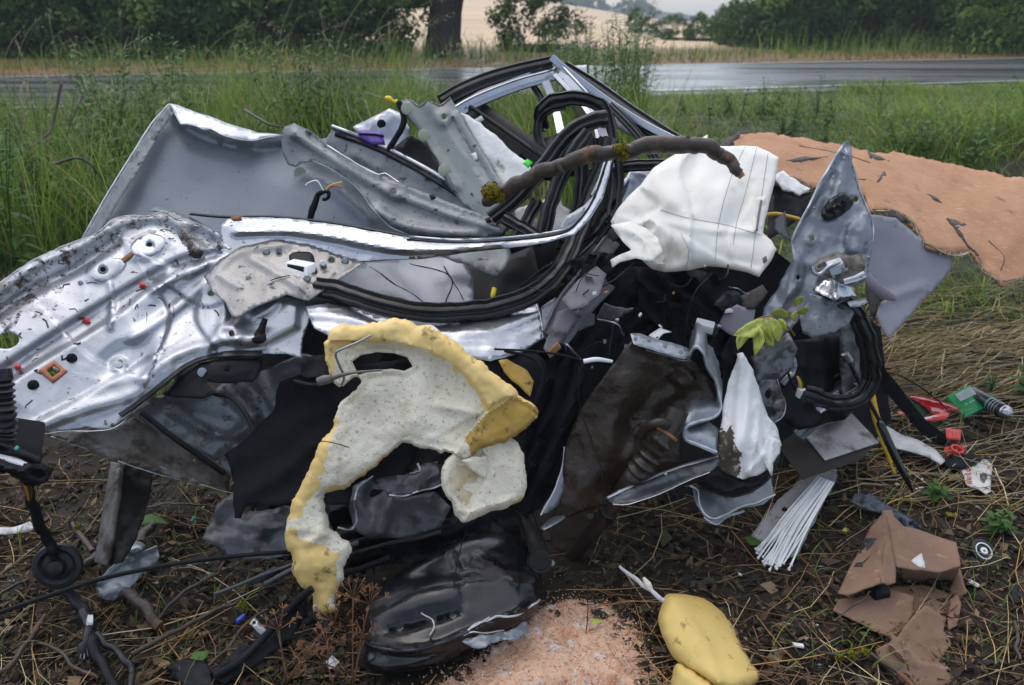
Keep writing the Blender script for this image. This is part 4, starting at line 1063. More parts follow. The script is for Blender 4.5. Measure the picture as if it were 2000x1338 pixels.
# sill: rounded silver rail under the seal
o = sheet('sill', [(598, 600), (640, 592), (690, 600), (760, 622), (860, 632), (950, 626), (1010, 608), (1050, 588), (1058, 620), (1062, 660), (1020, 690), (960, 705), (930, 700), (880, 690), (760, 660), (700, 650), (640, 655), (612, 640)],
      [(598, 600, 2.1), (760, 622, 2.12), (950, 626, 2.14), (1050, 588, 2.25), (1062, 660, 2.12), (930, 700, 2.0), (640, 655, 2.0)], M['silver_clean'], car, res=8,
      relief=[('r', [(600, 615), (680, 622), (770, 645), (880, 652), (970, 645), (1055, 610)], 9, .014), ('r', [(620, 640), (760, 660), (900, 668), (1000, 660), (1060, 635)], 7, .010), ('r', [(900, 685), (1000, 680), (1060, 660)], 8, .008), ('c', .012, 60, 7)])
edge_on('torn_edge', o, [(1046, 588), (1056, 620), (1060, 660)], .004, M['bright'], car, seed=3)
sheet('sill_end', [(1058, 600), (1085, 580), (1100, 600), (1090, 650), (1070, 672), (1060, 650)], [(1058, 600, 2.2), (1100, 600, 2.22), (1070, 672, 2.12)], M['grey'], car, res=8, relief=[('c', .02, 30, 5)])
# grey trim pieces running up to the airbag
for q, (pts, w) in enumerate(((((1075, 655, 2.12), (1110, 590, 2.22), (1160, 520, 2.35), (1195, 470, 2.5)), .030), (((1095, 668, 2.10), (1140, 610, 2.2), (1190, 555, 2.3)), .020), (((1110, 535, 2.35), (1160, 490, 2.45), (1200, 450, 2.55)), .026))):
    tube('pillar_trim', pts, w, M['fabric_grey' if q != 2 else 'sheet_dark'], car, 8, 6, CHAN * np.array([1, .6]), facing=(0, 0, 1.55), wob=.006, seed=q)
sheet('trim_piece', [(1098, 585), (1130, 545), (1165, 520), (1185, 535), (1170, 575), (1140, 600), (1115, 605)], [(1098, 585, 2.14), (1165, 520, 2.26), (1140, 600, 2.1)], M['fabric_grey'], car, res=8, relief=[('c', .02, 40, 3), ('b', 1150, 552, 12, 8, 30, -.02)], thick=.004)
sheet('trim_piece', [(1062, 680), (1088, 610), (1112, 600), (1128, 622), (1100, 660), (1075, 700)], [(1062, 680, 2.06), (1112, 600, 2.16), (1075, 700, 2.04)], M['fabric_grey'], car, res=8, relief=[('c', .015, 40, 6)], thick=.004)
pbox('broken_bracket', P(1070, 690, 2.03), P(1088, 672, 2.03) - P(1070, 690, 2.03), P(1078, 698, 2.03) - P(1070, 690, 2.03), (0, .01, .004), M['rust'], car, .002)

# ---- rubber seals
fc = (0, 0, 1.55)
SL = [(((615, 560, 2.2), (660, 568, 2.16), (720, 588, 2.12), (800, 606, 2.10), (880, 610, 2.12), (960, 602, 2.16), (1030, 580, 2.2), (1080, 545, 2.25), (1110, 500, 2.36), (1130, 450, 2.46), (1155, 385, 2.56), (1180, 320, 2.64), (1186, 270, 2.7)), .030, .2),
      (((1060, 250, 2.95), (1056, 222, 2.92), (1075, 200, 2.9), (1110, 192, 2.88), (1150, 196, 2.86), (1180, 215, 2.84), (1190, 262, 2.8), (1192, 310, 2.74)), .026, .6),
      (((1066, 300, 2.85), (1052, 270, 2.9), (1052, 236, 2.92), (1072, 214, 2.9), (1105, 206, 2.88)), .016, .3),
      (((1185, 232, 2.72), (1150, 238, 2.7), (1112, 262, 2.68), (1080, 302, 2.66), (1045, 345, 2.62), (1005, 390, 2.6), (960, 428, 2.58)), .028, .3),
      (((1150, 258, 2.66), (1120, 300, 2.62), (1094, 350, 2.6), (1075, 405, 2.55), (1062, 460, 2.5)), .024, -.3),
      (((1128, 285, 2.75), (1136, 330, 2.72), (1132, 390, 2.66), (1118, 445, 2.6), (1105, 500, 2.52)), .024, .4),
      (((1160, 270, 2.7), (1168, 320, 2.66), (1160, 370, 2.66), (1140, 430, 2.58)), .018, -.4),
      (((1050, 392, 2.6), (1030, 430, 2.55), (1010, 470, 2.5)), .022, .2),
      (((985, 425, 2.56), (1020, 445, 2.52), (1060, 470, 2.46)), .022, .2),
      (((1200, 300, 2.7), (1205, 345, 2.66), (1200, 400, 2.58), (1190, 440, 2.5)), .024, .2),
      (((1205, 330, 2.72), (1250, 322, 2.7), (1300, 322, 2.66)), .02, .2),
      (((1090, 470, 2.48), (1130, 480, 2.48), (1165, 455, 2.5), (1190, 420, 2.52)), .03, .2)]
for q, (pts, r, tw) in enumerate(SL):
    tube('rubber_seal', pts, r, M['rubber'], car, 10, 7, SEAL, tw, facing=fc, angle=40, wob=.004, seed=q)
sheet('dark_trim', [(1150, 480), (1180, 430), (1200, 390), (1230, 350), (1210, 420), (1200, 470), (1165, 520), (1120, 560), (1110, 530)], [(1150, 480, 2.5), (1230, 350, 2.75), (1110, 540, 2.35)], M['plastic_black'], car, res=10, relief=[('c', .03, 60, 4)])

# ---- far side frames, raised against the sky
FR = [('frame_rail', ((888, 222, 3.05), (920, 203, 3.1), (965, 183, 3.16), (1020, 163, 3.24), (1075, 148, 3.3), (1092, 140, 3.3)), .024, 'chrome', CHAN),
      ('frame_rail', ((895, 212, 3.1), (940, 188, 3.15), (1000, 165, 3.24), (1060, 142, 3.32)), .020, 'silver', bead(.3)),
      ('corner_strip', ((1077, 112, 3.3), (1110, 140, 3.26), (1180, 192, 3.16), (1250, 238, 3.05), (1335, 282, 2.9)), .013, 'chrome', bead(.35)),
      ('frame_pillar', ((1092, 142, 3.28), (1120, 172, 3.2), (1150, 206, 3.12), (1172, 245, 3.0), (1180, 300, 2.9)), .030, 'chrome', CHAN),
      ('frame_pillar', ((1066, 160, 3.26), (1078, 190, 3.22), (1088, 225, 3.16), (1096, 262, 3.05)), .016, 'silver_clean', bead(.4)),
      ('frame_pillar', ((1165, 225, 2.8), (1178, 262, 2.76), (1188, 300, 2.7), (1192, 330, 2.66)), .014, 'silver', bead(.4)),
      ('frame_rail', ((1192, 300, 2.6), (1178, 345, 2.55), (1160, 385, 2.5)), .012, 'silver', bead(.4))]
for nm, pts, r, m, pf in FR:
    tube(nm, pts, r, M[m], car, 8, 8, pf, 0, facing=fc, angle=35)
for pts, r in ((((862, 200, 3.08), (900, 178, 3.12), (955, 155, 3.2), (1015, 138, 3.28), (1078, 124, 3.34)), .030), (((1100, 135, 3.34), (1160, 172, 3.25), (1230, 222, 3.12), (1300, 268, 2.98), (1345, 295, 2.9)), .034),
               (((1040, 165, 3.3), (1055, 190, 3.25), (1060, 225, 3.15), (1058, 255, 3.05)), .014), (((1190, 205, 3.1), (1230, 245, 3.0), (1262, 285, 2.92), (1290, 330, 2.85)), .016)):
    tube('window_seal', pts, r, M['rubber'], car, 10, 8, SEAL, 0, facing=fc, angle=40)
sheet('rear_panel', [(1112, 132), (1146, 126), (1148, 160), (1128, 158)], [(1112, 132, 3.36), (1146, 126, 3.38), (1148, 160, 3.36), (1128, 158, 3.34)], M['white_plastic'], car, smooth=False, res=8, jag=1.5, relief=[('c', .02, 20, 1)])
sheet('rear_panel', [(1180, 190), (1240, 222), (1300, 255), (1345, 272), (1300, 285), (1240, 270), (1205, 250)], [(1180, 190, 3.2), (1345, 272, 3.0), (1240, 272, 3.05)], M['silver_clean'], car, res=9, relief=[('r', [(1190, 205), (1260, 250), (1340, 280)], 8, .012)])
sheet('frame_gusset', [(1095, 160), (1130, 185), (1165, 230), (1172, 262), (1140, 245), (1112, 205)], [(1095, 160, 3.3), (1172, 262, 3.05), (1112, 205, 3.25)], M['silver'], car, res=8, relief=[('r', [(1105, 170), (1150, 225)], 5, .010), ('b', 1135, 205, 7, 5, 40, -.01)])
# black trim bar with labels, and the white lining beside it
e = P(1076, 326, 2.78) - P(920, 212, 3.16)
pbox('trim_bar', P(902, 226, 3.14), e, P(933, 200, 3.16) - P(902, 226, 3.14), (0, .03, .015), M['plastic_black'], car, .008)
c0 = P(925, 238, 3.03)
tube('trim_rib', [(918, 208, 3.08), (990, 258, 2.94), (1068, 312, 2.74)], .008, M['plastic_black'], car, 6, 5)
tag(sheet('green_sticker', [(1021, 320), (1030, 311), (1041, 318), (1032, 329)], [(1021, 320, 2.68), (1030, 311, 2.7), (1041, 318, 2.69), (1032, 329, 2.67)], M['green_sticker'], car, smooth=False, res=6, thick=.001))
sheet('pale_label', [(922, 238), (940, 226), (946, 234), (928, 246)], [(922, 238, 2.98), (940, 226, 2.99), (946, 234, 2.98), (928, 246, 2.97)], M['label_grey'], car, smooth=False, res=6, thick=.001)
sheet('fleece_lining', [(898, 222), (912, 226), (940, 240), (965, 262), (1000, 295), (1030, 318), (1040, 335), (1030, 352), (1000, 372), (975, 360), (950, 315), (925, 270)], [(898, 222, 2.98), (1030, 318, 2.74), (1000, 372, 2.70), (940, 290, 2.86)], M['insulation'], car, res=8, relief=[('n', .02, 50, 3), ('c', .015, 40, 4)], thick=.008, jag=2)
sheet('fleece_lining', [(1062, 392), (1090, 378), (1100, 400), (1118, 412), (1108, 440), (1085, 460), (1064, 462), (1056, 430)], [(1062, 392, 2.66), (1118, 412, 2.66), (1064, 462, 2.55)], M['insulation'], car, res=8, relief=[('c', .03, 30, 4)], thick=.006, jag=2)
sheet('fleece_lining', [(1000, 415), (1040, 395), (1050, 440), (1030, 462), (1005, 450)], [(1000, 415, 2.64), (1040, 395, 2.68), (1030, 462, 2.58)], M['insulation'], car, res=8, relief=[('c', .03, 30, 8)], thick=.006, jag=2)
sheet('far_door_skin', [(1230, 335), (1290, 330), (1320, 360), (1270, 400), (1215, 400), (1195, 440), (1150, 470), (1180, 410), (1210, 360)], [(1230, 335, 2.95), (1320, 360, 2.95), (1150, 470, 2.75)], M['silver_clean'], car, res=10, relief=[('c', .05, 50, 9)])
for q, pts in enumerate(((( 1140, 470, 2.5), (1180, 410, 2.6), (1195, 350, 2.7)), ((1020, 300, 2.85), (1060, 340, 2.8), (1100, 350, 2.78)), ((1060, 300, 2.95), (1100, 330, 2.9), (1150, 340, 2.85)))):
    tube('inner_brace', pts, .018, M['plastic_black'], car, 8, 5, bead(.6), wob=.01, seed=q)
sheet('steering_cover', [(1052, 275), (1085, 262), (1110, 280), (1108, 312), (1085, 330), (1060, 318)], [(1052, 275, 3.05), (1110, 280, 3.05), (1085, 330, 2.95)], M['plastic_black'], car, res=8, relief=[('b', 1082, 296, 22, 18, 20, .03), ('c', .02, 20, 4)])

# ---- inner pillar panel leaning across
o = sheet('pillar_panel', [(776, 200), (800, 194), (820, 208), (836, 194), (858, 206), (880, 190), (893, 212), (912, 246), (940, 292), (975, 348), (1002, 392), (1010, 440), (985, 455), (950, 435), (905, 400), (872, 362), (856, 318), (836, 282), (815, 250), (795, 232)],
      [(776, 200, 3.0), (880, 190, 3.02), (1002, 392, 2.66), (985, 455, 2.6), (870, 360, 2.78), (836, 282, 2.9)], M['grey_green'], car, res=7, holes=[H(867, 228, 5)],
      relief=[('r', [(795, 205), (835, 275), (860, 318), (890, 365)], 9, .020), ('s', [(845, 200), (870, 235), (905, 290), (960, 370), (1000, 430)], 6, .022, 40), ('f', [(895, 225), (935, 290), (985, 365), (1010, 420)], 11, .016), ('b', 866, 230, 15, 18, 30, .016), ('n', .008, 60, 2)], jag=1)
for u, v in ((795, 212), (828, 264), (868, 332)):
    disc_on('adhesive_pad', o, u, v, .022, M['adhesive'], car, h=.006)
patch_on('pale_label', o, [(920, 302), (928, 298), (934, 310), (926, 314)], M['white_plastic'], car)
edge_on('folded_edge', o, [(776, 200), (800, 194), (820, 208), (836, 194), (858, 206), (880, 190)], .005, M['grey_green'], car, seed=4)
tube('wire_loom', [(778, 200, 2.98), (790, 232, 2.96), (775, 268, 2.95), (755, 300, 2.95)], .012, M['plastic_black'], car, 8, 6, wob=.006)
tube('thin_wire', [(712, 179, 2.98), (735, 187, 2.98), (755, 193, 2.98)], .0012, M['rod'], car, 5, 5)
tube('yellow_clip', [(752, 191, 2.98), (760, 193, 2.98), (768, 198, 2.98), (776, 199, 2.98)], [.006, .011, .006, .009], M['yellow_clip'], car, 8, 4)
# white far panel with a dark round opening
o = sheet('inner_wing', [(690, 248), (720, 232), (760, 212), (785, 222), (800, 250), (800, 290), (770, 310), (720, 290)], [(690, 248, 3.12), (785, 215, 3.15), (790, 310, 3.05)], M['silver_clean'], car, res=9, relief=[('n', .02, 40, 4), ('b', 745, 242, 14, 14, 0, .008)])
disc_on('grommet', o, 745, 242, .017, M['plastic_black'], car, h=.006)  # black disc painted in for the darkness inside the opening
sheet('recess_shade', [(755, 300), (800, 262), (835, 285), (870, 335), (870, 370), (820, 340)], [(755, 300, 3.0), (835, 285, 2.98), (870, 370, 2.85)], M['plastic_black'], car, res=10, relief=[('c', .04, 40, 5)])  # another black sheet, standing in for shade between the panels

# =================================================================== the big grey panel with its brace
roof = thing('bent_grey_panel', 'large bent grey panel standing upright at upper left with a rolled top edge', 'car panel', P(400, 480, 2.7))
DR = [(165, 465, 2.58), (330, 207, 2.95), (545, 262, 2.92), (800, 470, 2.72), (200, 490, 2.54), (400, 360, 2.80)]
o = sheet('panel', [(172, 468), (222, 390), (268, 315), (306, 248), (334, 212), (346, 220), (385, 228), (440, 248), (490, 260), (545, 262), (600, 290), (680, 340), (760, 375), (840, 420), (850, 470), (800, 485), (600, 500), (400, 500), (200, 505)], DR, M['grey'], roof, res=11,
      relief=[('s', [(334, 225), (400, 262), (490, 285), (560, 282)], 10, -.03, 40), ('n', .010, 160, 4), ('b', 560, 300, 60, 40, 30, -.02, .8), ('r', [(590, 345), (650, 370), (720, 430)], 10, .012)])
disc_on('adhesive_pad', o, 586, 338, .022, M['adhesive'], roof)
lp = sheet('rolled_edge', [(330, 203), (348, 206), (400, 224), (455, 244), (500, 258), (545, 262), (490, 274), (470, 273), (440, 266), (412, 252), (398, 254), (380, 245), (352, 243), (345, 230)], [(330, 203, 2.94), (500, 258, 2.93), (545, 262, 2.91), (440, 266, 2.82), (345, 235, 2.86)], M['silver_clean'], roof, res=7, jag=1, relief=[('r', [(340, 208), (400, 228), (520, 262)], 6, .014), ('c', .008, 30, 3)])
edge_on('torn_edge', lp, [(346, 232), (380, 245), (412, 252), (440, 266), (490, 274), (545, 263)], .0025, M['bright'], roof, seed=2)
fl = sheet('seam_flange', [(328, 205), (340, 222), (312, 258), (275, 325), (232, 392), (190, 465), (158, 470), (205, 385), (250, 312), (296, 240)], [(328, 205, 2.93), (340, 222, 2.90), (158, 470, 2.56), (190, 465, 2.53), (250, 312, 2.76)], M['grey_dirty'], roof, res=7, relief=[('r', [(330, 210), (296, 246), (252, 316), (208, 388), (164, 468)], 5, .010), ('c', .010, 14, 5)])
edge_on('outer_edge', fl, [(329, 204), (296, 241), (250, 313), (205, 386), (158, 470)], .005, M['chrome'], roof, wob=.001, seed=5)
rb = sheet('brace', [(548, 266), (556, 248), (575, 240), (600, 252), (640, 282), (700, 320), (770, 352), (830, 376), (900, 404), (960, 424), (992, 442), (985, 460), (930, 464), (860, 464), (800, 458), (762, 442), (728, 408), (702, 372), (660, 337), (612, 314), (586, 320), (578, 326), (562, 322), (552, 300)],
      [(548, 266, 2.86), (575, 240, 2.88), (700, 320, 2.78), (992, 442, 2.58), (860, 464, 2.56), (762, 442, 2.6), (660, 337, 2.74), (570, 320, 2.8)], M['grey_dirty'], roof, res=6, holes=[H(768, 374, 7, 6)],
      relief=[('r', [(575, 262), (620, 290), (690, 335), (760, 372), (830, 400), (900, 425), (980, 448)], 11, .030), ('s', [(610, 262), (690, 325), (770, 362), (860, 400), (980, 436)], 5, -.02, 30), ('b', 768, 374, 24, 20, 25, .014), ('r', [(735, 410), (790, 440), (860, 452), (930, 455)], 10, .02), ('r', [(563, 262), (568, 320)], 10, .006), ('c', .012, 70, 8)])
for u, v in ((845, 384), (954, 430)): patch_on('square_hole_shade', rb, H(u, v, 7, 6, 20, 4), M['plastic_black'], roof, off=.001, thick=.001)  # black patches paint the dark of openings; the brace is uncut here
edge_on('folded_edge', rb, [(640, 284), (700, 322), (740, 341), (752, 338), (780, 356)], .005, M['chrome'], roof, seed=8)
edge_on('folded_edge', rb, [(612, 314), (660, 337), (702, 372), (728, 408), (762, 442), (790, 455)], .006, M['grey'], roof, seed=9)
# second skin behind the brace with its bright edge and seal
bs = sheet('window_skin', [(640, 268), (652, 250), (720, 276), (800, 315), (870, 352), (940, 398), (988, 440), (950, 450), (850, 430), (760, 395), (660, 325), (610, 275)], [(640, 268, 3.0), (720, 276, 2.98), (988, 440, 2.66), (760, 395, 2.84)], M['grey_dirty'], roof, res=9, relief=[('n', .012, 60, 3), ('r', [(690, 300), (740, 330)], 6, .012)])
line_on('bright_edge', bs, [(648, 247), (700, 266), (760, 292), (830, 328), (900, 370), (955, 408), (990, 442)], .008, M['chrome'], roof, .006)
line_on('edge_seal', bs, [(655, 262), (720, 284), (790, 318), (850, 352), (910, 392), (960, 425)], .009, M['rubber'], roof, .004, wob=.003)
# loose wires
wr = thing('wire_loom', 'short black taped wire loom with white, yellow and red bare ends on the grey panel', 'wires', P(605, 430, 2.6))
tube('sleeve', [(604, 432, 2.62), (612, 408, 2.63), (620, 384, 2.64), (632, 374, 2.63)], [.011, .012, .010, .008], M['plastic_black'], wr, 8, 6, wob=.006)
tube('sleeve', [(632, 374, 2.62), (642, 376, 2.62), (640, 388, 2.62), (630, 390, 2.62)], .006, M['plastic_black'], wr, 8, 6, wob=.004)
tube('wire', [(632, 374, 2.63), (620, 354, 2.63), (605, 356, 2.63), (597, 362, 2.63)], .0028, M['hose_white'], wr, 6)
tube('wire', [(632, 374, 2.63), (645, 362, 2.63), (668, 355, 2.63)], .0022, M['yellow_clip'], wr, 6)
tube('wire', [(634, 376, 2.63), (650, 364, 2.63), (668, 366, 2.63)], .0022, M['red_wire'], wr, 6)

# purple case in the wreck
pc = thing('purple_case', 'purple plastic case jammed behind the grey brace', 'case', P(725, 278, 2.98))
sheet('lid', [(698, 256), (715, 254), (748, 258), (752, 278), (728, 280), (705, 268)], [(698, 256, 2.97), (748, 258, 2.98), (728, 280, 2.94)], M['purple'], pc, smooth=False, res=8, thick=.02)
line_on('band', list(SURF)[-1], [(702, 262), (735, 263), (750, 266)], .004, M['plastic_black'], pc, .003)

# =================================================================== the silver door
door = thing('car_door', 'torn silver car door lying at left with its bare inner panel and empty window frame', 'car door', P(300, 850, 2.0))
DD = [(0, 560, 2.06), (-60, 700, 1.84), (0, 850, 1.72), (215, 840, 1.80), (225, 430, 2.36), (330, 415, 2.44), (430, 465, 2.38), (590, 690, 2.06), (400, 600, 2.14), (600, 590, 2.18)]
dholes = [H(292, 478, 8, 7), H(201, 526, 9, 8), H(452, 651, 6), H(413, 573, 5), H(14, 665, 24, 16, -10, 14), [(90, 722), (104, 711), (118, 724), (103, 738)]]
panel = sheet('inner_panel', [(-70, 610), (-20, 566), (30, 528), (80, 498), (130, 478), (190, 455), (222, 428), (255, 420), (290, 422), (322, 413), (345, 428), (385, 436), (425, 452), (436, 470), (470, 500), (560, 560), (600, 585), (606, 620), (592, 660), (590, 700), (560, 692), (500, 690), (430, 694), (385, 702), (345, 728), (300, 768), (255, 806), (215, 838), (170, 834), (120, 842), (60, 850), (20, 858), (-70, 880)],
      DD, [M['silver'], M['silver_muddy']], door, res=4.6, matfn=lambda Q: (inside(Q + 50 * np.stack([vnoise(Q[:, 0] / 22, Q[:, 1] / 22, 3), vnoise(Q[:, 0] / 22, Q[:, 1] / 22, 8)], 1), [(-90, 600), (80, 480), (222, 410), (322, 400), (450, 460), (430, 490), (380, 478), (310, 452), (245, 458), (200, 500), (120, 548), (40, 620), (-90, 690)])).astype(int), holes=dholes, angle=50, jag=1.2,
      relief=[('s', [(-60, 760), (60, 680), (150, 622), (250, 560), (350, 505), (440, 488)], 9, -.024, 60),
              ('s', [(-60, 800), (70, 712), (165, 655), (240, 605), (300, 560), (420, 500)], 8, .020, 45),
              ('s', [(20, 850), (150, 780), (210, 745), (290, 700)], 8, .012, 40),
              ('r', [(-60, 612), (60, 522), (150, 482), (222, 440), (322, 424), (425, 458)], 12, .022),
              ('r', [(-40, 640), (60, 570), (150, 525), (230, 470)], 12, -.024),
              ('b', 205, 525, 34, 22, -30, .010), ('b', 290, 480, 40, 24, -28, .012), ('b', 450, 650, 26, 20, 0, .014),
              ('p', [(440, 640), (490, 600), (545, 580), (585, 592), (580, 640), (520, 672), (460, 680)], 9, .018),
              ('b', 515, 600, 34, 16, -32, .014), ('b', 385, 575, 70, 46, -20, -.022, .9), ('b', 335, 620, 44, 50, 20, -.018, .8),
              ('r', [(215, 555), (220, 600), (215, 640)], 6, .012), ('r', [(300, 565), (330, 545), (370, 520)], 9, .016), ('r', [(260, 660), (330, 612), (400, 555)], 12, .016), ('r', [(400, 690), (430, 640), (440, 600), (420, 560)], 10, .012),
              ('b', 250, 700, 56, 30, -22, -.018, .5), ('b', 232, 712, 16, 14, 0, .010), ('r', [(280, 740), (330, 700), (420, 668), (500, 660)], 11, .016),
              ('r', [(60, 840), (160, 800), (260, 770), (330, 720)], 14, .012), ('r', [(345, 440), (380, 470), (400, 510), (370, 535)], 10, .014), ('b', 395, 462, 26, 16, 30, -.016),
              ('s', [(245, 468), (330, 520), (420, 505)], 5, .012, 30), ('s', [(300, 555), (332, 620), (305, 700)], 5, .014, 36), ('s', [(405, 555), (382, 620), (425, 688)], 5, -.014, 36), ('s', [(120, 640), (180, 700), (260, 730)], 5, .008, 30), ('s', [(330, 560), (400, 600), (470, 575)], 5, -.012, 30), ('c', .014, 130, 3)])
edge_on('torn_edge', panel, [(-20, 566), (60, 512), (130, 478), (190, 455), (222, 428), (255, 420), (290, 422), (322, 413), (345, 428), (385, 436), (425, 452)], .0035, M['zinc'], door, wob=.004, seed=1)
edge_on('torn_edge', panel, [(20, 856), (70, 850), (130, 842), (215, 838), (260, 805), (305, 764)], .0025, M['bright'], door, seed=2)
sheet('folded_flap', [(292, 412), (305, 405), (335, 408), (372, 425), (420, 448), (425, 458), (380, 440), (345, 430), (322, 416)], [(292, 412, 2.46), (335, 408, 2.5), (425, 455, 2.42)], M['grey_dirty'], door, res=7, relief=[('c', .012, 30, 2)], jag=1)
# recessed reinforcement plate
br = sheet('reinforcement', [(398, 540), (430, 505), (470, 482), (530, 468), (600, 478), (690, 508), (712, 512), (680, 535), (645, 558), (605, 588), (560, 575), (500, 600), (455, 625), (440, 590), (415, 570)],
      [(398, 540, 2.22), (470, 482, 2.34), (600, 478, 2.36), (712, 512, 2.32), (605, 588, 2.14), (500, 600, 2.1), (440, 590, 2.12)], M['plate'], door, res=6, holes=[H(545, 493, 5), H(648, 507, 5), H(615, 531, 5)],
      relief=[('r', [(410, 545), (450, 500), (500, 484), (560, 476)], 9, .012), ('r', [(490, 505), (560, 545), (600, 575)], 7, .008), ('r', [(600, 586), (650, 552), (712, 512)], 7, .016), ('r', [(430, 540), (470, 562)], 6, .008), ('c', .010, 60, 3)])
for u, v in ((520, 491), (600, 543), (674, 509)): disc_on('bolt', br, u, v, .011, M['zinc'], door, h=.009, k=6)
disc_on('washer', br, 485, 543, .008, M['zinc'], door, h=.004)
# window frame rail
FRM = [(440, 430, 2.44), (560, 428, 2.45), (650, 440, 2.42), (790, 463, 2.36), (900, 470, 2.32), (1010, 464, 2.32), (1100, 452, 2.33), (1160, 385, 2.38), (1190, 300, 2.46), (490, 485, 2.36), (690, 510, 2.34), (830, 505, 2.30), (980, 487, 2.28), (1120, 462, 2.30), (1192, 330, 2.42)]
wf = sheet('window_frame', [(432, 440), (445, 428), (470, 424), (560, 426), (650, 438), (720, 450), (790, 463), (900, 469), (1010, 463), (1095, 451), (1128, 430), (1158, 386), (1176, 340), (1184, 300), (1194, 302), (1192, 335), (1178, 385), (1152, 428), (1122, 458), (1062, 474), (980, 487), (900, 495), (830, 505), (760, 508), (700, 512), (650, 496), (600, 479), (540, 470), (490, 486), (450, 505), (430, 490)],
      FRM, M['silver_clean'], door, res=5, relief=[('s', [(440, 436), (560, 434), (650, 446), (790, 470), (900, 476), (1010, 469), (1098, 457), (1130, 436), (1162, 388), (1188, 310)], 5, .014, 200), ('r', [(460, 452), (560, 450), (650, 462), (760, 484), (850, 487), (980, 476)], 9, .022), ('c', .004, 40, 2)], thick=.003)
line_on('frame_seal', wf, [(372, 418), (440, 424), (540, 424), (650, 436), (720, 448), (788, 461), (796, 466)], .008, M['rubber'], door, -.02, prof=SEAL)
line_on('frame_groove', wf, [(795, 468), (900, 474), (1010, 468), (1095, 456), (1128, 434), (1158, 390), (1186, 312)], .0035, M['rubber'], door, .003)
line_on('frame_lip', wf, [(800, 463), (900, 469), (1010, 463), (1096, 450), (1130, 428), (1160, 382), (1186, 304)], .0045, M['chrome'], door, .002)
patch_on('rust_chip', wf, [(450, 424), (470, 421), (472, 428), (455, 431)], M['rust'], door, off=.004)
sheet('frame_wedge', [(1108, 450), (1130, 432), (1150, 410), (1168, 372), (1140, 402), (1108, 420), (1090, 448)], [(1108, 450, 2.35), (1168, 372, 2.42), (1100, 425, 2.38)], M['zinc'], door, res=7, thick=.002)
# connector, clips, plugs
oc = patch_on('connector_plate', br, [(565, 500), (580, 492), (605, 492), (614, 502), (614, 522), (600, 520), (570, 512)], M['plastic_black'], door, off=.004, thick=.004, smooth=True)
c0 = P(557, 512, 2.18); e1 = P(600, 520, 2.16) - c0; e2 = P(574, 505, 2.22) - c0; e3 = P(557, 530, 2.16) - c0
cn = pbox('connector', c0, e1, e2, e3, M['white_plastic'], door, .003)
pbox('socket', P(561, 516, 2.172), (P(593, 522, 2.155) - P(561, 516, 2.172)), (0, .004, 0), (P(561, 527, 2.165) - P(561, 516, 2.172)), M['plastic_black'], cn, 0)
line_on('lead', br, [(566, 538), (545, 542), (528, 548)], .0015, M['plastic_black'], door, .006)
disc_on('clip', br, 631, 514, .010, M['white_plastic'], door, h=.022)
for u, v in ((140, 700), (65, 752)):
    g = disc_on('rubber_plug', panel, u, v, .0135, M['plastic_black'], door, h=.004, prof=[(-.002, .0135), (.003, .0135), (.004, .010), (.009, .0095), (.010, .006), (.013, .0055), (.0135, .003)])
of = sheet('clip_frame', [(76, 724), (106, 703), (132, 724), (102, 747)], [(p[0], p[1], sy(panel, *p) - .004) for p in ((76, 724), (106, 703), (132, 724), (102, 747))], M['orange_frame'], door, smooth=False, res=6, step=5, thick=.005, holes=[[(91, 723), (106, 712), (118, 725), (102, 737)]])
pbox('spring', P(98, 716, sy(panel, 100, 722) + .008), P(112, 728, sy(panel, 100, 722) + .008) - P(98, 716, sy(panel, 100, 722) + .008), (.004, .003, .008), (0, .01, 0), M['chrome'], door, .001)
for u, v, a in ((278, 558, 0), (168, 627, .5), (35, 717, -.3)):
    y = sy(panel, u, v) - .004
    obox('red_clip', P(u, v, y), .014, .012, .020, (.5, a + .4, .3), M['red_clip'], door, .004)
disc_on('white_plug', panel, 232, 712, .016, M['white_plastic'], door, h=.006, prof=[(-.002, .017), (.003, .017), (.004, .009), (.009, .008), (.010, .004)])
disc_on('zinc_nut', panel, 157, 552, .007, M['zinc'], door, h=.006, k=6)
disc_on('zinc_nut', panel, 235, 706, .006, M['zinc'], door, h=.012, k=6)
for pts in ([(168, 530), (186, 508), (222, 503), (246, 511), (238, 530), (206, 548), (180, 542)], [(255, 482), (275, 462), (305, 456), (322, 468), (316, 488), (290, 500), (266, 498)]):
    patch_on('nut_plate', panel, pts, M['silver_clean'], door, off=.002, thick=.002, smooth=True)
DRN = np.random.default_rng(11)
for q in range(46):
    u_, v_ = (DRN.uniform(10, 420), DRN.uniform(440, 800)); b_ = DRN.normal(0, 7, 4)
    if v_ > 850 - .45 * u_ or v_ < 560 - .42 * u_: continue
    line_on('mud_fleck', panel, [(u_, v_), (u_ + b_[0], v_ + b_[1]), (u_ + b_[0] + b_[2], v_ + b_[1] + b_[3])], DRN.uniform(.0008, .0028), M['bark'], door, .001, k=5, step=5)
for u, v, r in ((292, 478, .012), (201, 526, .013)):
    disc_on('nut_ring', panel, u, v, r, M['zinc'], door, h=.003, prof=[(.0, r), (.004, r), (.0045, r * .72)]); disc_on('hole_shade', panel, u, v, r * .68, M['fabric'], door, h=.0056)  # inner black disc imitates the shade inside the ring's hole
patch_on('rust_patch', panel, [(235, 508), (258, 490), (264, 496), (242, 514)], M['rust'], door, off=.001, thick=.0008)
tube('latch_rod', [(518, 622, 2.08), (512, 640, 2.07), (505, 660, 2.06)], [.008, .010, .017], M['plastic_black'], door, 8, 4)
patch_on('latch_foot', panel, H(508, 660, 13, 10, -30, 8), M['plastic_black'], door, off=.02, thick=.012)
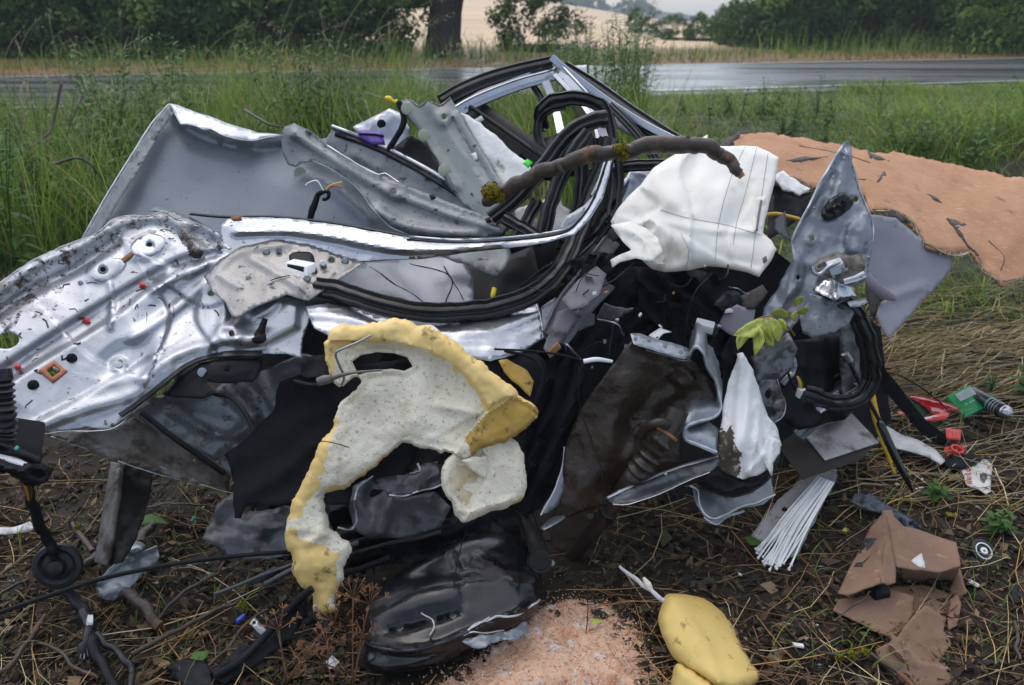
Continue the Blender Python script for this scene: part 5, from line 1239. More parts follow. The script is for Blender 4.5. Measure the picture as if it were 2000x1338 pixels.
# black lower seal and mirror plate
line_on('lower_seal', panel, [(236, 812), (275, 784), (320, 748), (360, 718), (400, 700), (450, 692), (512, 692)], .011, M['rubber'], door, .004, prof=SEAL)
ms = sheet('seal_plate', [(318, 770), (350, 728), (395, 708), (450, 696), (512, 694), (512, 720), (495, 745), (440, 748), (400, 745), (420, 770), (395, 778), (345, 776)], [(318, 770, 1.93), (395, 708, 2.0), (512, 694, 2.05), (495, 745, 1.98), (395, 778, 1.92)], M['plastic_black'], door, res=8, relief=[('b', 450, 722, 50, 16, -8, .008), ('r', [(330, 765), (400, 715), (505, 700)], 5, .006)], thick=.004)
disc_on('bolt', ms, 395, 727, .012, M['zinc'], door, h=.008, k=12, prof=[(-.002, .013), (.003, .013), (.004, .008), (.010, .0075), (.010, .003)])
disc_on('bolt', ms, 443, 718, .009, M['plastic_black'], door, h=.006)

# lower flank: ribbed inner sill, muddy underside
flank = thing('inner_wing_panel', 'dirty ribbed silver wing panel below the door with a muddy underside', 'car panel', P(350, 930, 2.1))
sheet('ribbed_panel', [(258, 806), (300, 775), (345, 765), (400, 775), (440, 745), (510, 725), (590, 690), (640, 700), (640, 760), (560, 800), (548, 860), (500, 890), (450, 930), (425, 900), (360, 870), (300, 840)], [(258, 806, 1.98), (400, 775, 2.05), (590, 690, 2.2), (640, 760, 2.12), (450, 930, 1.98), (300, 840, 1.96)], M['grey_dirty'], flank, res=8,
      relief=[('r', [(440, 760), (480, 800), (500, 850)], 12, .026), ('r', [(330, 800), (400, 840), (460, 850), (500, 810)], 9, .018), ('r', [(500, 740), (540, 790)], 12, .02), ('b', 470, 860, 20, 26, 10, .02), ('c', .02, 50, 6)])
un = sheet('muddy_underside', [(96, 850), (150, 838), (215, 836), (270, 812), (330, 850), (400, 890), (450, 930), (448, 958), (400, 948), (340, 935), (270, 915), (200, 890), (140, 868)], [(96, 850, 1.82), (270, 812, 1.98), (450, 930, 1.98), (448, 958, 1.94), (200, 890, 1.80)], M['muddy_metal'], flank, res=8, relief=[('r', [(110, 855), (200, 880), (300, 915), (440, 950)], 6, .012), ('c', .02, 40, 2)], jag=2)
edge_on('torn_edge', un, [(100, 852), (200, 888), (270, 914), (340, 934), (440, 955)], .003, M['zinc'], flank, seed=3)
tube('brace_rod', [(276, 805, 1.86), (340, 855, 1.86), (400, 898, 1.88), (438, 925, 1.9)], .008, M['plastic_black'], flank, 8, 5)
tube('hose', [(420, 770, 1.98), (450, 775, 1.97), (475, 800, 1.95), (495, 838, 1.93)], .007, M['rubber'], flank, 8, 5)
# =================================================================== seat foam
foam = thing('seat_foam', 'large torn yellow and white seat foam arching over the wreck in the foreground', 'seat foam', P(700, 1190, 1.66))
fo = [(640, 662), (668, 632), (700, 634), (760, 624), (815, 632), (870, 655), (920, 690), (962, 726), (1000, 760), (1036, 786), (1047, 802), (1030, 832), (990, 860), (940, 880), (922, 884), (906, 896), (880, 886), (850, 880), (820, 876), (786, 868), (760, 884), (740, 906), (700, 936), (676, 956), (650, 962), (636, 968), (632, 990), (642, 1030), (664, 1044), (684, 1066), (680, 1098), (668, 1112), (674, 1130), (656, 1160), (650, 1178), (658, 1194), (632, 1203), (610, 1192), (606, 1166), (584, 1140), (568, 1118), (574, 1098), (560, 1068), (554, 1042), (560, 1008), (580, 958), (602, 916), (620, 870), (648, 834), (650, 815), (680, 772), (704, 748), (690, 740), (668, 756), (650, 744), (640, 716), (636, 690)]
YEL = [[(630, 664), (668, 626), (760, 618), (815, 626), (870, 648), (920, 684), (962, 720), (1000, 754), (1055, 795), (1045, 815), (1000, 778), (965, 812), (945, 800), (925, 752), (880, 712), (830, 686), (770, 668), (712, 668), (690, 682), (655, 690), (652, 740), (630, 700)],
       [(650, 806), (660, 826), (634, 900), (622, 958), (600, 985), (590, 1010), (554, 1020), (574, 955), (615, 868)],
       [(700, 950), (760, 890), (786, 872), (770, 874), (720, 915), (660, 958), (640, 985), (630, 960), (690, 935)],
       [(550, 1040), (575, 1030), (590, 1050), (640, 1068), (664, 1082), (655, 1120), (660, 1150), (640, 1172), (664, 1196), (630, 1206), (600, 1165), (565, 1120)]]
OCH = [(952, 806), (1000, 776), (1055, 796), (1035, 838), (990, 866), (922, 892), (908, 858), (930, 830)]
def fmat(Q):
    q = Q + 5 * np.stack([vnoise(Q[:, 0] / 14, Q[:, 1] / 14, 3), vnoise(Q[:, 0] / 14, Q[:, 1] / 14, 8)], 1) * 2
    r = np.zeros(len(Q), int)
    for p in YEL: r[inside(q, p)] = 1
    r[inside(Q + .3 * (q - Q), OCH)] = 2
    return r
fm_ = [M['foam_white'], M['foam_yellow'], M['foam_ochre']]
FD = [(640, 650, 1.90), (760, 625, 1.95), (960, 725, 1.90), (1045, 802, 1.88), (925, 885, 1.80), (800, 780, 1.86), (620, 890, 1.76), (560, 1010, 1.74), (680, 1070, 1.70), (630, 1200, 1.64), (660, 740, 1.86), (740, 905, 1.80)]
main = pillow('foam_body', fo, FD, fm_, foam, front=.036, back=.06, rim=24, res=5, step=4, jag=5, seed=3, matfn=fmat, brim=60,
      holes=[[(688, 706), (705, 694), (735, 688), (770, 690), (795, 698), (806, 716), (790, 724), (765, 720), (730, 724), (700, 732)]],
      relief=[('s', [(700, 668), (770, 672), (830, 690), (885, 718), (925, 758), (948, 800), (915, 850)], 7, -.042, 70), ('b', 800, 760, 110, 70, 20, -.022, .9), ('s', [(950, 800), (1000, 775), (1046, 790)], 4, -.025, 60), ('r', [(800, 700), (815, 760), (810, 820)], 30, .020), ('r', [(860, 790), (905, 800), (945, 815)], 12, .014), ('r', [(930, 825), (950, 806), (1000, 778)], 5, .008),
              ('b', 720, 830, 60, 50, -30, -.02, .9), ('b', 870, 770, 30, 50, 0, -.012, .9), ('n', .006, 40, 5), ('n', .0025, 8, 6), ('r', [(640, 1040), (600, 1060)], 10, .02), ('s', [(655, 960), (640, 1035), (575, 1040)], 6, .012, 50), ('b', 620, 1095, 32, 26, 0, .02, .7)])
lobe = pillow('foam_lobe', [(862, 950), (868, 910), (890, 878), (930, 862), (962, 856), (990, 846), (1012, 866), (1024, 905), (1024, 965), (1000, 985), (960, 1002), (930, 1012), (906, 1020), (890, 1005), (880, 985)], [(862, 950, 1.76), (960, 875, 1.84), (1020, 900, 1.84), (1010, 975, 1.80), (906, 1018, 1.74)],
      [M['foam_white'], M['foam_yellow'], M['foam_tan']], foam, front=.022, back=.04, rim=16, res=5, jag=3, seed=6, brim=40,
      matfn=lambda Q: np.where(inside(Q, [(868, 940), (890, 905), (930, 895), (950, 905), (930, 940), (915, 985), (890, 995)]) & (vnoise(Q[:, 0] / 16, Q[:, 1] / 16, 2) > -.12), 2, np.where(inside(Q, [(1000, 985), (1030, 960), (1030, 985), (985, 1000)]), 1, 0)),
      relief=[('s', [(945, 890), (950, 925), (925, 985), (905, 1015)], 5, -.014, 60), ('r', [(880, 990), (920, 1000), (1000, 975)], 7, .008), ('n', .006, 30, 4)])
sheet('foam_skin', [(905, 900), (925, 892), (950, 892), (960, 915), (950, 935), (930, 925), (915, 915)], [(905, 900, 1.76), (960, 915, 1.80), (930, 935, 1.77)], M['foam_white'], foam, res=7, relief=[('c', .02, 20, 3)], thick=.006)
tube('frame_wire', [(725, 655, 1.83), (700, 668, 1.82), (672, 680, 1.81), (656, 690, 1.81), (662, 712, 1.81), (672, 735, 1.82), (668, 752, 1.83)], .0032, M['rod'], foam, 8, 6)
tube('frame_wire', [(628, 748, 1.80), (650, 738, 1.79), (690, 728, 1.80), (745, 723, 1.84)], [.006, .007, .0035, .003], M['muddy_metal'], foam, 8, 5)
tube('bolt', [(622, 746, 1.79), (634, 742, 1.79), (648, 739, 1.79)], [.012, .013, .010], M['muddy_metal'], foam, 8, 3)
tube('thread', [(470, 888, 1.76), (530, 888, 1.74), (585, 872, 1.68), (625, 862, 1.66), (655, 866, 1.65), (682, 874, 1.67)], .0012, M['plastic_black'], foam, 5, 6)
# shoulder shell behind the foam
bk = thing('seat_shell', 'black rounded seat back shell with yellowed lining behind the foam', 'seat shell', P(1010, 860, 2.0))
pillow('shell', [(900, 690), (950, 682), (1020, 686), (1052, 694), (1068, 716), (1062, 760), (1045, 800), (1030, 840), (990, 850), (960, 780)], [(900, 690, 2.06), (1055, 694, 2.08), (1040, 820, 1.98), (960, 780, 1.98)], M['fabric'], bk, front=.03, back=.05, rim=26, res=9)
sheet('lining', [(975, 704), (990, 702), (1030, 722), (1042, 745), (1036, 775), (1010, 750), (985, 728)], [(965, 704, 2.0), (1042, 745, 1.99), (1010, 750, 1.97)], M['foam_ochre'], bk, res=7, relief=[('c', .01, 20, 2)], thick=.004)
tube('piping', [(985, 685, 2.02), (1040, 700, 2.02), (1060, 735, 2.0), (1040, 800, 1.95)], .005, M['fabric'], bk, 8, 6)
# black cloth block at left of the foam
cl = thing('black_seat_cloth', 'torn sheet of matt black seat cloth hanging left of the foam', 'cloth', P(560, 1000, 1.95))
sheet('cloth', [(440, 890), (480, 855), (535, 800), (545, 745), (575, 735), (620, 722), (680, 715), (800, 700), (830, 860), (780, 940), (700, 985), (620, 985), (560, 985), (480, 990), (470, 1012), (456, 1014), (458, 940)], [(440, 890, 1.92), (545, 745, 2.1), (800, 720, 2.1), (780, 940, 1.92), (470, 1010, 1.80), (620, 985, 1.84)], M['fabric'], cl, res=10, relief=[('w', .008, 70, 60, 3), ('c', .03, 120, 5)], thick=.004, jag=2)
tube('zip', [(575, 745, 2.0), (620, 752, 1.98), (690, 736, 2.0)], .006, M['rubber'], cl, 6, 6)
sheet('clip_flap', [(578, 712), (610, 695), (640, 690), (640, 735), (600, 738), (585, 730)], [(578, 712, 2.08), (640, 690, 2.1), (600, 738, 2.02)], M['plastic_black'], cl, res=8, thick=.006)

# torn dark metal under the foam
um = thing('torn_underbody', 'torn dark underbody sheets with curled bright rims under the seat foam', 'car wreckage', P(760, 1040, 1.95))
o = sheet('curled_sheet', [(735, 938), (770, 928), (800, 925), (830, 905), (855, 900), (866, 945), (850, 952), (815, 960), (790, 968), (760, 966), (745, 955)], [(735, 938, 1.80), (830, 905, 1.90), (866, 945, 1.84), (790, 968, 1.78)], M['sheet_dark'], um, res=7, relief=[('c', .04, 40, 3), ('r', [(745, 940), (800, 950), (855, 925)], 8, .02)], jag=2)
edge_on('torn_edge', o, [(760, 966), (790, 968), (815, 960), (850, 952), (866, 945)], .004, M['bright'], um, seed=2)
edge_on('torn_edge', o, [(800, 925), (820, 920), (815, 905)], .006, M['zinc'], um, seed=5)
o = sheet('wheel_arch_liner', [(690, 950), (725, 930), (760, 968), (800, 970), (850, 960), (880, 990), (860, 1030), (800, 1050), (720, 1052), (690, 1035), (682, 990)], [(690, 950, 1.88), (850, 960, 1.92), (860, 1030, 1.84), (700, 1045, 1.80)], M['sheet_dark'], um, res=8, relief=[('c', .05, 60, 6), ('r', [(760, 975), (740, 1040)], 18, .03)])
edge_on('rim', o, [(728, 930), (700, 952), (692, 985), (696, 1015), (686, 1034), (660, 1030)], .006, M['zinc'], um, seed=4)
sheet('underbody_floor', [(640, 960), (700, 930), (900, 900), (1010, 960), (1020, 1060), (950, 1080), (800, 1100), (660, 1110), (600, 1080), (560, 1000)], [(640, 960, 2.02), (900, 900, 2.1), (1020, 1060, 1.95), (660, 1110, 1.80)], M['plastic_black'], um, res=14, relief=[('c', .06, 70, 8), ('w', .02, 50, 70, 3)])
for q, (pts, r, m) in enumerate(((((560, 1090, 1.84), (700, 1060, 1.85), (880, 1020, 1.88)), .008, 'plastic_black'), (((600, 1110, 1.80), (720, 1075, 1.82), (860, 1040, 1.84)), .006, 'rubber'), (((640, 1130, 1.76), (760, 1090, 1.80)), .009, 'plastic_black'), (((520, 1140, 1.74), (620, 1090, 1.78), (700, 1060, 1.82)), .007, 'sheet_dark'), (((420, 1160, 1.74), (560, 1105, 1.78), (640, 1075, 1.84)), .005, 'sheet_dark'))):
    tube('crushed_pipe', pts, r, M[m], um, 8, 6, wob=.01, seed=q)
o = sheet('grey_undertray', [(425, 990), (455, 960), (480, 1000), (560, 990), (640, 975), (650, 1040), (600, 1075), (520, 1095), (440, 1085), (395, 1050)], [(425, 990, 2.0), (640, 975, 1.95), (600, 1075, 1.82), (440, 1085, 1.86)], M['sheet_dark'], um, res=9, relief=[('c', .05, 60, 9), ('b', 520, 1020, 40, 20, 0, .015), ('r', [(430, 1045), (520, 1060), (600, 1050)], 10, .014)], jag=3)

# =================================================================== fuel tank
tank = thing('fuel_tank', 'black plastic fuel tank lying on its side, its seam torn open beside the absorbent heap', 'fuel tank', P(880, 1290, 1.7))
TD = [(700, 1240, 1.62), (760, 1128, 1.76), (900, 1050, 1.88), (1040, 1070, 1.90), (1058, 1160, 1.76), (1020, 1215, 1.66), (860, 1300, 1.52), (720, 1305, 1.50)]
tk = pillow('shell', [(700, 1250), (704, 1205), (718, 1168), (764, 1128), (830, 1088), (900, 1050), (965, 1036), (1020, 1050), (1052, 1085), (1058, 1140), (1056, 1178), (1036, 1208), (1000, 1228), (960, 1248), (900, 1280), (840, 1306), (770, 1318), (722, 1312), (702, 1290)], TD, M['tank'], tank, front=.05, back=.12, rim=62, res=8, brim=80,
      relief=[('s', [(690, 1190), (760, 1150), (880, 1128), (1000, 1118), (1070, 1125)], 16, .030, 120), ('r', [(735, 1205), (800, 1180), (890, 1160)], 22, .010), ('f', [(930, 1090), (985, 1120), (1045, 1130)], 10, .010), ('r', [(760, 1232), (830, 1218), (900, 1196)], 5, -.010), ('r', [(880, 1085), (900, 1130), (905, 1180)], 6, -.008), ('r', [(690, 1252), (740, 1268), (800, 1272), (860, 1258), (920, 1232), (1000, 1200), (1060, 1168)], 6, .016), ('n', .004, 70, 4)])
line_on('seam', tk, [(700, 1250), (740, 1266), (800, 1271), (860, 1257), (915, 1234)], .005, M['tank'], tank, .004)
line_on('torn_seam', tk, [(860, 1256), (900, 1240), (935, 1215), (975, 1206), (1020, 1198), (1054, 1170)], .0028, M['film_white'], tank, .003, wob=.012, seed=4)
for q, pts in enumerate((((820, 1198), (845, 1210), (850, 1228), (840, 1242)), ((905, 1240), (925, 1232), (950, 1238), (985, 1232)), ((920, 1225), (945, 1210), (955, 1205)), ((930, 1250), (980, 1242)))):
    line_on('plastic_shred', tk, pts, .0018, M['film_white'], tank, .008, wob=.008, seed=q)
sheet('torn_flap', [(905, 1252), (940, 1238), (990, 1232), (1028, 1215), (1036, 1232), (1000, 1250), (960, 1258), (920, 1268)], [(905, 1252, 1.52), (990, 1232, 1.56), (1036, 1225, 1.60), (920, 1268, 1.50)], M['grey'], tank, res=6, relief=[('c', .03, 22, 3)], jag=4, seed=5)
nk = sheet('filler_bracket', [(905, 1050), (920, 1020), (960, 1010), (985, 1030), (1010, 1060), (1000, 1085), (960, 1078), (930, 1080)], [(905, 1050, 1.92), (985, 1030, 1.95), (960, 1080, 1.86)], M['plastic_black'], tank, res=8, relief=[('c', .05, 30, 4), ('r', [(930, 1020), (960, 1075)], 8, .03)], jag=2)
tube('thin_cable', [(912, 1030, 1.80), (900, 1070, 1.74), (888, 1130, 1.66), (886, 1180, 1.64), (882, 1218, 1.63)], .0016, M['plastic_black'], tank, 5, 6)
nc = thing('filler_neck', 'short open black filler pipe pointing at the viewer above the tank', 'pipe', P(1055, 1100, 1.8))
C = unproj(np.array([1020., 1035, 1050, 1056]), np.array([985., 1030, 1070, 1096]), np.array([1.98, 1.92, 1.80, 1.70]))
ax = C[-1] - C[-2]; ax /= np.linalg.norm(ax)
tube('pipe', [tuple(c) for c in C], [.024, .025, .026, .026], M['rubber_brown'], nc, 16, 5, world=True)
lathe('mouth', C[-1] - ax * .004, ax, [(0, .030), (.012, .030), (.012, .0235), (-.02, .0225), (-.12, .018)], M['rubber'], nc, 18)
disc('clamp', 1078, 1100, 1.80, .010, M['zinc'], nc, h=.02)

# =================================================================== brown underside sheet with its zinc flange and bellows hose
fl = thing('floor_panel', 'wet brown tar coated floor panel with a folded riveted zinc rim', 'floor panel', P(1240, 1010, 2.05))
bd = [(1236, 665, 2.06), (1345, 695, 2.08), (1405, 790, 2.04), (1330, 890, 1.98), (1200, 985, 1.92), (1060, 1035, 1.88), (1110, 850, 1.98), (1240, 820, 1.98)]
bp = sheet('brown_sheet', [(1234, 668), (1290, 680), (1340, 696), (1364, 712), (1384, 742), (1400, 775), (1402, 806), (1388, 822), (1345, 838), (1328, 860), (1330, 905), (1290, 935), (1240, 955), (1196, 985), (1140, 1000), (1090, 1020), (1058, 1038), (1080, 1000), (1098, 950), (1100, 900), (1106, 862), (1130, 806), (1165, 755), (1205, 700)], bd, M['brown_felt'], fl, res=7,
      relief=[('b', 1290, 800, 70, 46, -45, -.05, .9), ('r', [(1250, 700), (1225, 780), (1180, 880), (1120, 990)], 34, .022), ('b', 1330, 735, 30, 18, 30, .024), ('r', [(1255, 835), (1285, 825), (1320, 830)], 9, .02), ('b', 1245, 845, 12, 10, 0, .016), ('r', [(1330, 760), (1270, 800), (1230, 900)], 14, .018), ('n', .016, 70, 3), ('c', .018, 60, 4)], jag=2)
fg = sheet('rivet_flange', [(1232, 652), (1250, 652), (1300, 666), (1345, 680), (1352, 694), (1340, 702), (1300, 692), (1262, 680), (1238, 672)], [(1232, 655, 2.05), (1300, 666, 2.07), (1350, 690, 2.06), (1262, 682, 2.02)], M['zinc'], fl, res=7, jag=1, relief=[('c', .008, 30, 3)])
for u, v in ((1241, 661), (1268, 664), (1299, 676), (1330, 688)): disc_on('rivet', fg, u, v, .0055, M['zinc'], fl, h=.005)
edge_on('torn_edge', bp, [(1262, 684), (1300, 694), (1330, 704), (1350, 705)], .0035, M['bright'], fl, off=.006, seed=2)
rp = [(1345, 704, 2.06), (1350, 688, 2.05), (1360, 676, 2.04), (1374, 690, 2.03), (1380, 715, 2.03), (1395, 738, 2.04), (1402, 765, 2.04), (1408, 795, 2.02), (1398, 812, 2.0), (1370, 822, 1.97), (1348, 828, 1.95), (1334, 842, 1.94), (1340, 858, 1.94), (1365, 868, 1.93), (1400, 884, 1.92)]
rb_ = ribbon('folded_rim', rp, .085, M['zinc'], fl, thick=.004, dirv=(.25, 1, .45), seed=3)
c = wpath(rp, 6)
tube('rim_edge', [tuple(p) for p in c], .0042, M['bright'], fl, 6, 1, world=True, wob=.003, seed=6)
lo_ = sheet('lower_flap', [(1184, 972), (1235, 948), (1290, 925), (1340, 908), (1402, 890), (1406, 905), (1385, 922), (1330, 945), (1280, 968), (1225, 985), (1198, 985)], [(1184, 972, 1.84), (1402, 890, 1.94), (1340, 908, 1.93), (1225, 985, 1.80), (1385, 922, 1.88)], M['sheet_dark'], fl, res=7, jag=1.5, relief=[('s', [(1190, 975), (1290, 940), (1400, 905)], 5, -.012, 20), ('c', .008, 40, 3)])
edge_on('folded_edge', lo_, [(1186, 972), (1235, 948), (1290, 925), (1340, 908), (1402, 890)], .009, M['zinc'], fl, off=.002, seed=4)
edge_on('torn_edge', lo_, [(1198, 985), (1225, 985), (1280, 968), (1330, 945), (1385, 922)], .003, M['bright'], fl, seed=5)
for u, v in ((1210, 960), (1300, 925)): disc_on('rivet', lo_, u, v, .005, M['bright'], fl, h=.004)
# bellows hose
hp = [(1325, 800, 1.94), (1310, 835, 1.92), (1285, 870, 1.90), (1258, 905, 1.89), (1230, 940, 1.90), (1200, 985, 1.92), (1165, 1030, 1.95), (1110, 1095, 1.99), (1070, 1135, 2.02)]
c = wpath(hp, 14); tt_ = np.linspace(0, 1, len(c))
rr_ = .030 + np.where((tt_ > .22) & (tt_ < .46), .007 * np.sin((tt_ - .22) / .24 * 2 * math.pi * 5), 0) - .006 * sstep(.5, .6, tt_)
hs = thing('bellows_hose', 'dark brown filler hose with a ribbed bellows running down beside the brown panel', 'hose', P(1230, 1010, 1.92))
V, Fs = sweep(c, rr_, CIRC(16)); link_mesh('hose', V, Fs, M['hose'], hs, None, True, 60)
for k_, m_ in ((.16, 'rust'), (.66, 'rubber')):
    i = int(k_ * len(c)); V, Fs = sweep(c[i:i + 3], rr_[i] + .004, CIRC(16)); link_mesh('clamp', V, Fs, M[m_], hs)
tube('hose_spur', [(1300, 828, 1.9), (1285, 826, 1.88), (1262, 834, 1.9), (1252, 848, 1.92)], [.016, .014, .012, .014], M['hose'], hs, 10, 5)
# torn left strip of the floor panel
o = sheet('side_fin', [(1102, 870), (1100, 905), (1085, 955), (1062, 990), (1055, 1006), (1072, 1002), (1090, 985), (1104, 950), (1110, 900)], [(1102, 870, 1.98), (1055, 1006, 1.84), (1110, 900, 1.96)], M['grey'], fl, res=7, jag=1)
edge_on('torn_edge', o, [(1102, 872), (1098, 910), (1082, 958), (1056, 1006)], .003, M['bright'], fl, seed=2)
o = sheet('side_fin', [(1056, 1032), (1075, 1012), (1100, 1000), (1106, 1010), (1085, 1022), (1062, 1036)], [(1056, 1032, 1.82), (1106, 1005, 1.88), (1062, 1036, 1.80)], M['zinc'], fl, res=6, jag=1)

# =================================================================== muddy white cloth, bowl, broken light grey shell
mc = thing('muddy_airbag', 'mud stained white airbag cloth stretched into a black bowl beside the brown panel', 'airbag', P(1450, 930, 2.05))
sheet('cloth', [(1440, 692), (1450, 690), (1472, 722), (1485, 770), (1500, 812), (1520, 840), (1526, 870), (1512, 895), (1500, 915), (1480, 930), (1450, 936), (1420, 925), (1398, 908), (1402, 860), (1412, 800), (1425, 745)], [(1445, 692, 2.16), (1412, 800, 2.04), (1398, 908, 1.95), (1450, 936, 1.92), (1526, 860, 2.06), (1485, 770, 2.12), (1455, 860, 1.96)], [M['airbag_muddy'], M['cloth_mud']], mc, res=5,
      relief=[('r', [(1450, 700), (1455, 780), (1440, 880)], 16, .03), ('r', [(1480, 790), (1480, 850), (1460, 920)], 8, .018), ('r', [(1515, 850), (1490, 890), (1460, 925)], 6, .016), ('w', .006, 22, 5, 3), ('c', .010, 60, 4), ('s', [(1455, 700), (1480, 770), (1470, 840), (1500, 890)], 6, .02, 30)], thick=.003, jag=1.5, matfn=lambda Q: (inside(Q + 14 * np.stack([vnoise(Q[:, 0] / 9, Q[:, 1] / 9, 3), vnoise(Q[:, 0] / 9, Q[:, 1] / 9, 8)], 1), [(1405, 840), (1425, 835), (1440, 870), (1452, 905), (1440, 930), (1415, 930), (1396, 910), (1396, 860)])).astype(int))
sheet('cloth_tail', [(1500, 850), (1525, 862), (1524, 885), (1510, 905), (1508, 930), (1495, 910), (1490, 885)], [(1500, 850, 2.0), (1525, 865, 2.02), (1508, 930, 1.94)], M['airbag_muddy'], mc, res=6, relief=[('r', [(1512, 860), (1505, 920)], 5, .014)], thick=.003)
bw_ = thing('black_bowl', 'black plastic bowl shaped trim under the muddy white cloth', 'trim', P(1440, 965, 1.95))
pillow('bowl', [(1362, 940), (1400, 915), (1460, 935), (1500, 900), (1520, 880), (1522, 905), (1500, 940), (1468, 962), (1430, 972), (1395, 962), (1370, 950)], [(1362, 940, 1.96), (1520, 880, 2.08), (1430, 972, 1.92), (1460, 930, 1.98)], M['plastic_black'], bw_, front=.03, back=.05, rim=22, res=7, relief=[('r', [(1375, 945), (1430, 958), (1500, 920)], 4, .010)])
gs = thing('broken_grey_shell', 'broken grey plastic shell with a curled white torn lip under the black bowl', 'plastic shell', P(1430, 1015, 2.0))
o = sheet('shell', [(1352, 950), (1380, 956), (1420, 972), (1470, 962), (1505, 925), (1512, 968), (1490, 985), (1450, 992), (1420, 1008), (1398, 1022), (1375, 1008), (1358, 980)], [(1352, 950, 1.96), (1505, 925, 2.12), (1512, 968, 2.04), (1398, 1022, 1.86), (1430, 980, 2.0)], M['label_grey'] if False else M['grey'], gs, res=7, jag=1, relief=[('n', .01, 40, 2)])
edge_on('torn_lip', o, [(1348, 948), (1362, 958), (1368, 985), (1376, 1006), (1396, 1014), (1420, 1004), (1450, 990), (1490, 978), (1514, 966)], .008, M['white_plastic'], gs, off=.006, wob=.006, seed=7)
edge_on('torn_lip', o, [(1376, 1012), (1398, 1024), (1420, 1010), (1452, 996)], .007, M['zinc'], gs, off=.0, wob=.012, seed=9)

# =================================================================== white airbag
ab = thing('white_airbag', 'large crumpled white airbag with grey stitching draped over the middle of the wreck', 'airbag', P(1370, 530, 2.4))
AB = [(1190, 432, 2.36), (1265, 345, 2.5), (1375, 276, 2.62), (1450, 283, 2.58), (1520, 308, 2.5), (1500, 400, 2.38), (1514, 485, 2.26), (1480, 540, 2.2), (1330, 528, 2.22), (1230, 500, 2.26), (1340, 420, 2.34)]
am = pillow('bag', [(1192, 432), (1205, 410), (1228, 382), (1250, 362), (1275, 330), (1300, 312), (1335, 290), (1378, 276), (1410, 286), (1452, 284), (1478, 286), (1502, 296), (1521, 308), (1516, 345), (1504, 390), (1494, 430), (1490, 455), (1506, 470), (1516, 487), (1506, 510), (1482, 541), (1460, 532), (1420, 524), (1385, 520), (1340, 528), (1300, 532), (1275, 526), (1250, 505), (1215, 470), (1200, 452)], AB, M['airbag'], ab, front=.02, back=.16, rim=14, res=5, brim=90, seed=4, smooth=False, jag=.8,
      relief=[('r', [(1278, 336), (1300, 380), (1345, 425), (1360, 500)], 20, .030), ('s', [(1250, 365), (1290, 400), (1262, 425), (1262, 445)], 4, -.03, 30), ('s', [(1378, 276), (1330, 330), (1352, 420), (1345, 528)], 4, .02, 50), ('s', [(1452, 284), (1470, 380), (1420, 470), (1440, 530)], 5, -.012, 60), ('r', [(1262, 425), (1330, 440), (1400, 450), (1490, 452)], 9, .014), ('s', [(1200, 450), (1260, 430), (1310, 455), (1300, 500)], 7, .024, 50), ('r', [(1400, 300), (1420, 350), (1410, 420)], 22, .02), ('b', 1390, 480, 80, 26, 8, .016, .8), ('b', 1268, 442, 10, 10, 0, -.03, .4), ('r', [(1370, 300), (1345, 350), (1350, 400)], 14, -.016), ('w', .0009, 34, 70, 3), ('s', [(1210, 420), (1300, 440), (1400, 500), (1470, 520)], 4, .010, 30), ('c', .02, 120, 5), ('n', .008, 70, 7)])
sheet('bag_flap', [(1194, 440), (1230, 432), (1262, 445), (1285, 465), (1295, 490), (1275, 510), (1240, 505), (1210, 512), (1196, 522), (1192, 508), (1215, 495), (1232, 488), (1215, 470)], [(1194, 440, 2.3), (1262, 445, 2.26), (1290, 490, 2.16), (1196, 522, 2.2), (1240, 500, 2.16)], M['airbag'], ab, res=7, relief=[('r', [(1215, 445), (1260, 470), (1270, 505)], 8, .02), ('c', .03, 40, 2)], thick=.002)
sheet('bag_corner', [(1340, 292), (1360, 276), (1382, 262), (1385, 284), (1370, 300)], [(1340, 292, 2.62), (1382, 262, 2.68), (1370, 300, 2.6)], M['airbag'], ab, res=7, thick=.003)
for pts in (((1478, 288), (1455, 380), (1440, 430), (1432, 478)), ((1456, 286), (1430, 340), (1405, 430), (1396, 518)), ((1500, 300), (1488, 380), (1478, 440), (1466, 530)), ((1290, 410), (1340, 425), (1420, 440), (1490, 460)), ((1205, 440), (1245, 448), (1275, 480), (1262, 512)), ((1330, 455), (1345, 490), (1340, 526))):
    line_on('stitching', am, pts, .0009, M['stitch'], ab, .0006)
tg = patch_on('seam_tag', am, [(1478, 388), (1496, 384), (1492, 440), (1474, 452), (1470, 430)], M['airbag'], ab, off=.006, thick=.004, jag=1.5)
line_on('stitch_bar', am, [(1487, 392), (1482, 420), (1478, 450)], .0035, M['fabric_grey'], ab, .012)
patch_on('seam_tag', am, [(1490, 505), (1496, 500), (1498, 510), (1492, 514)], M['fabric_grey'], ab, off=.003)

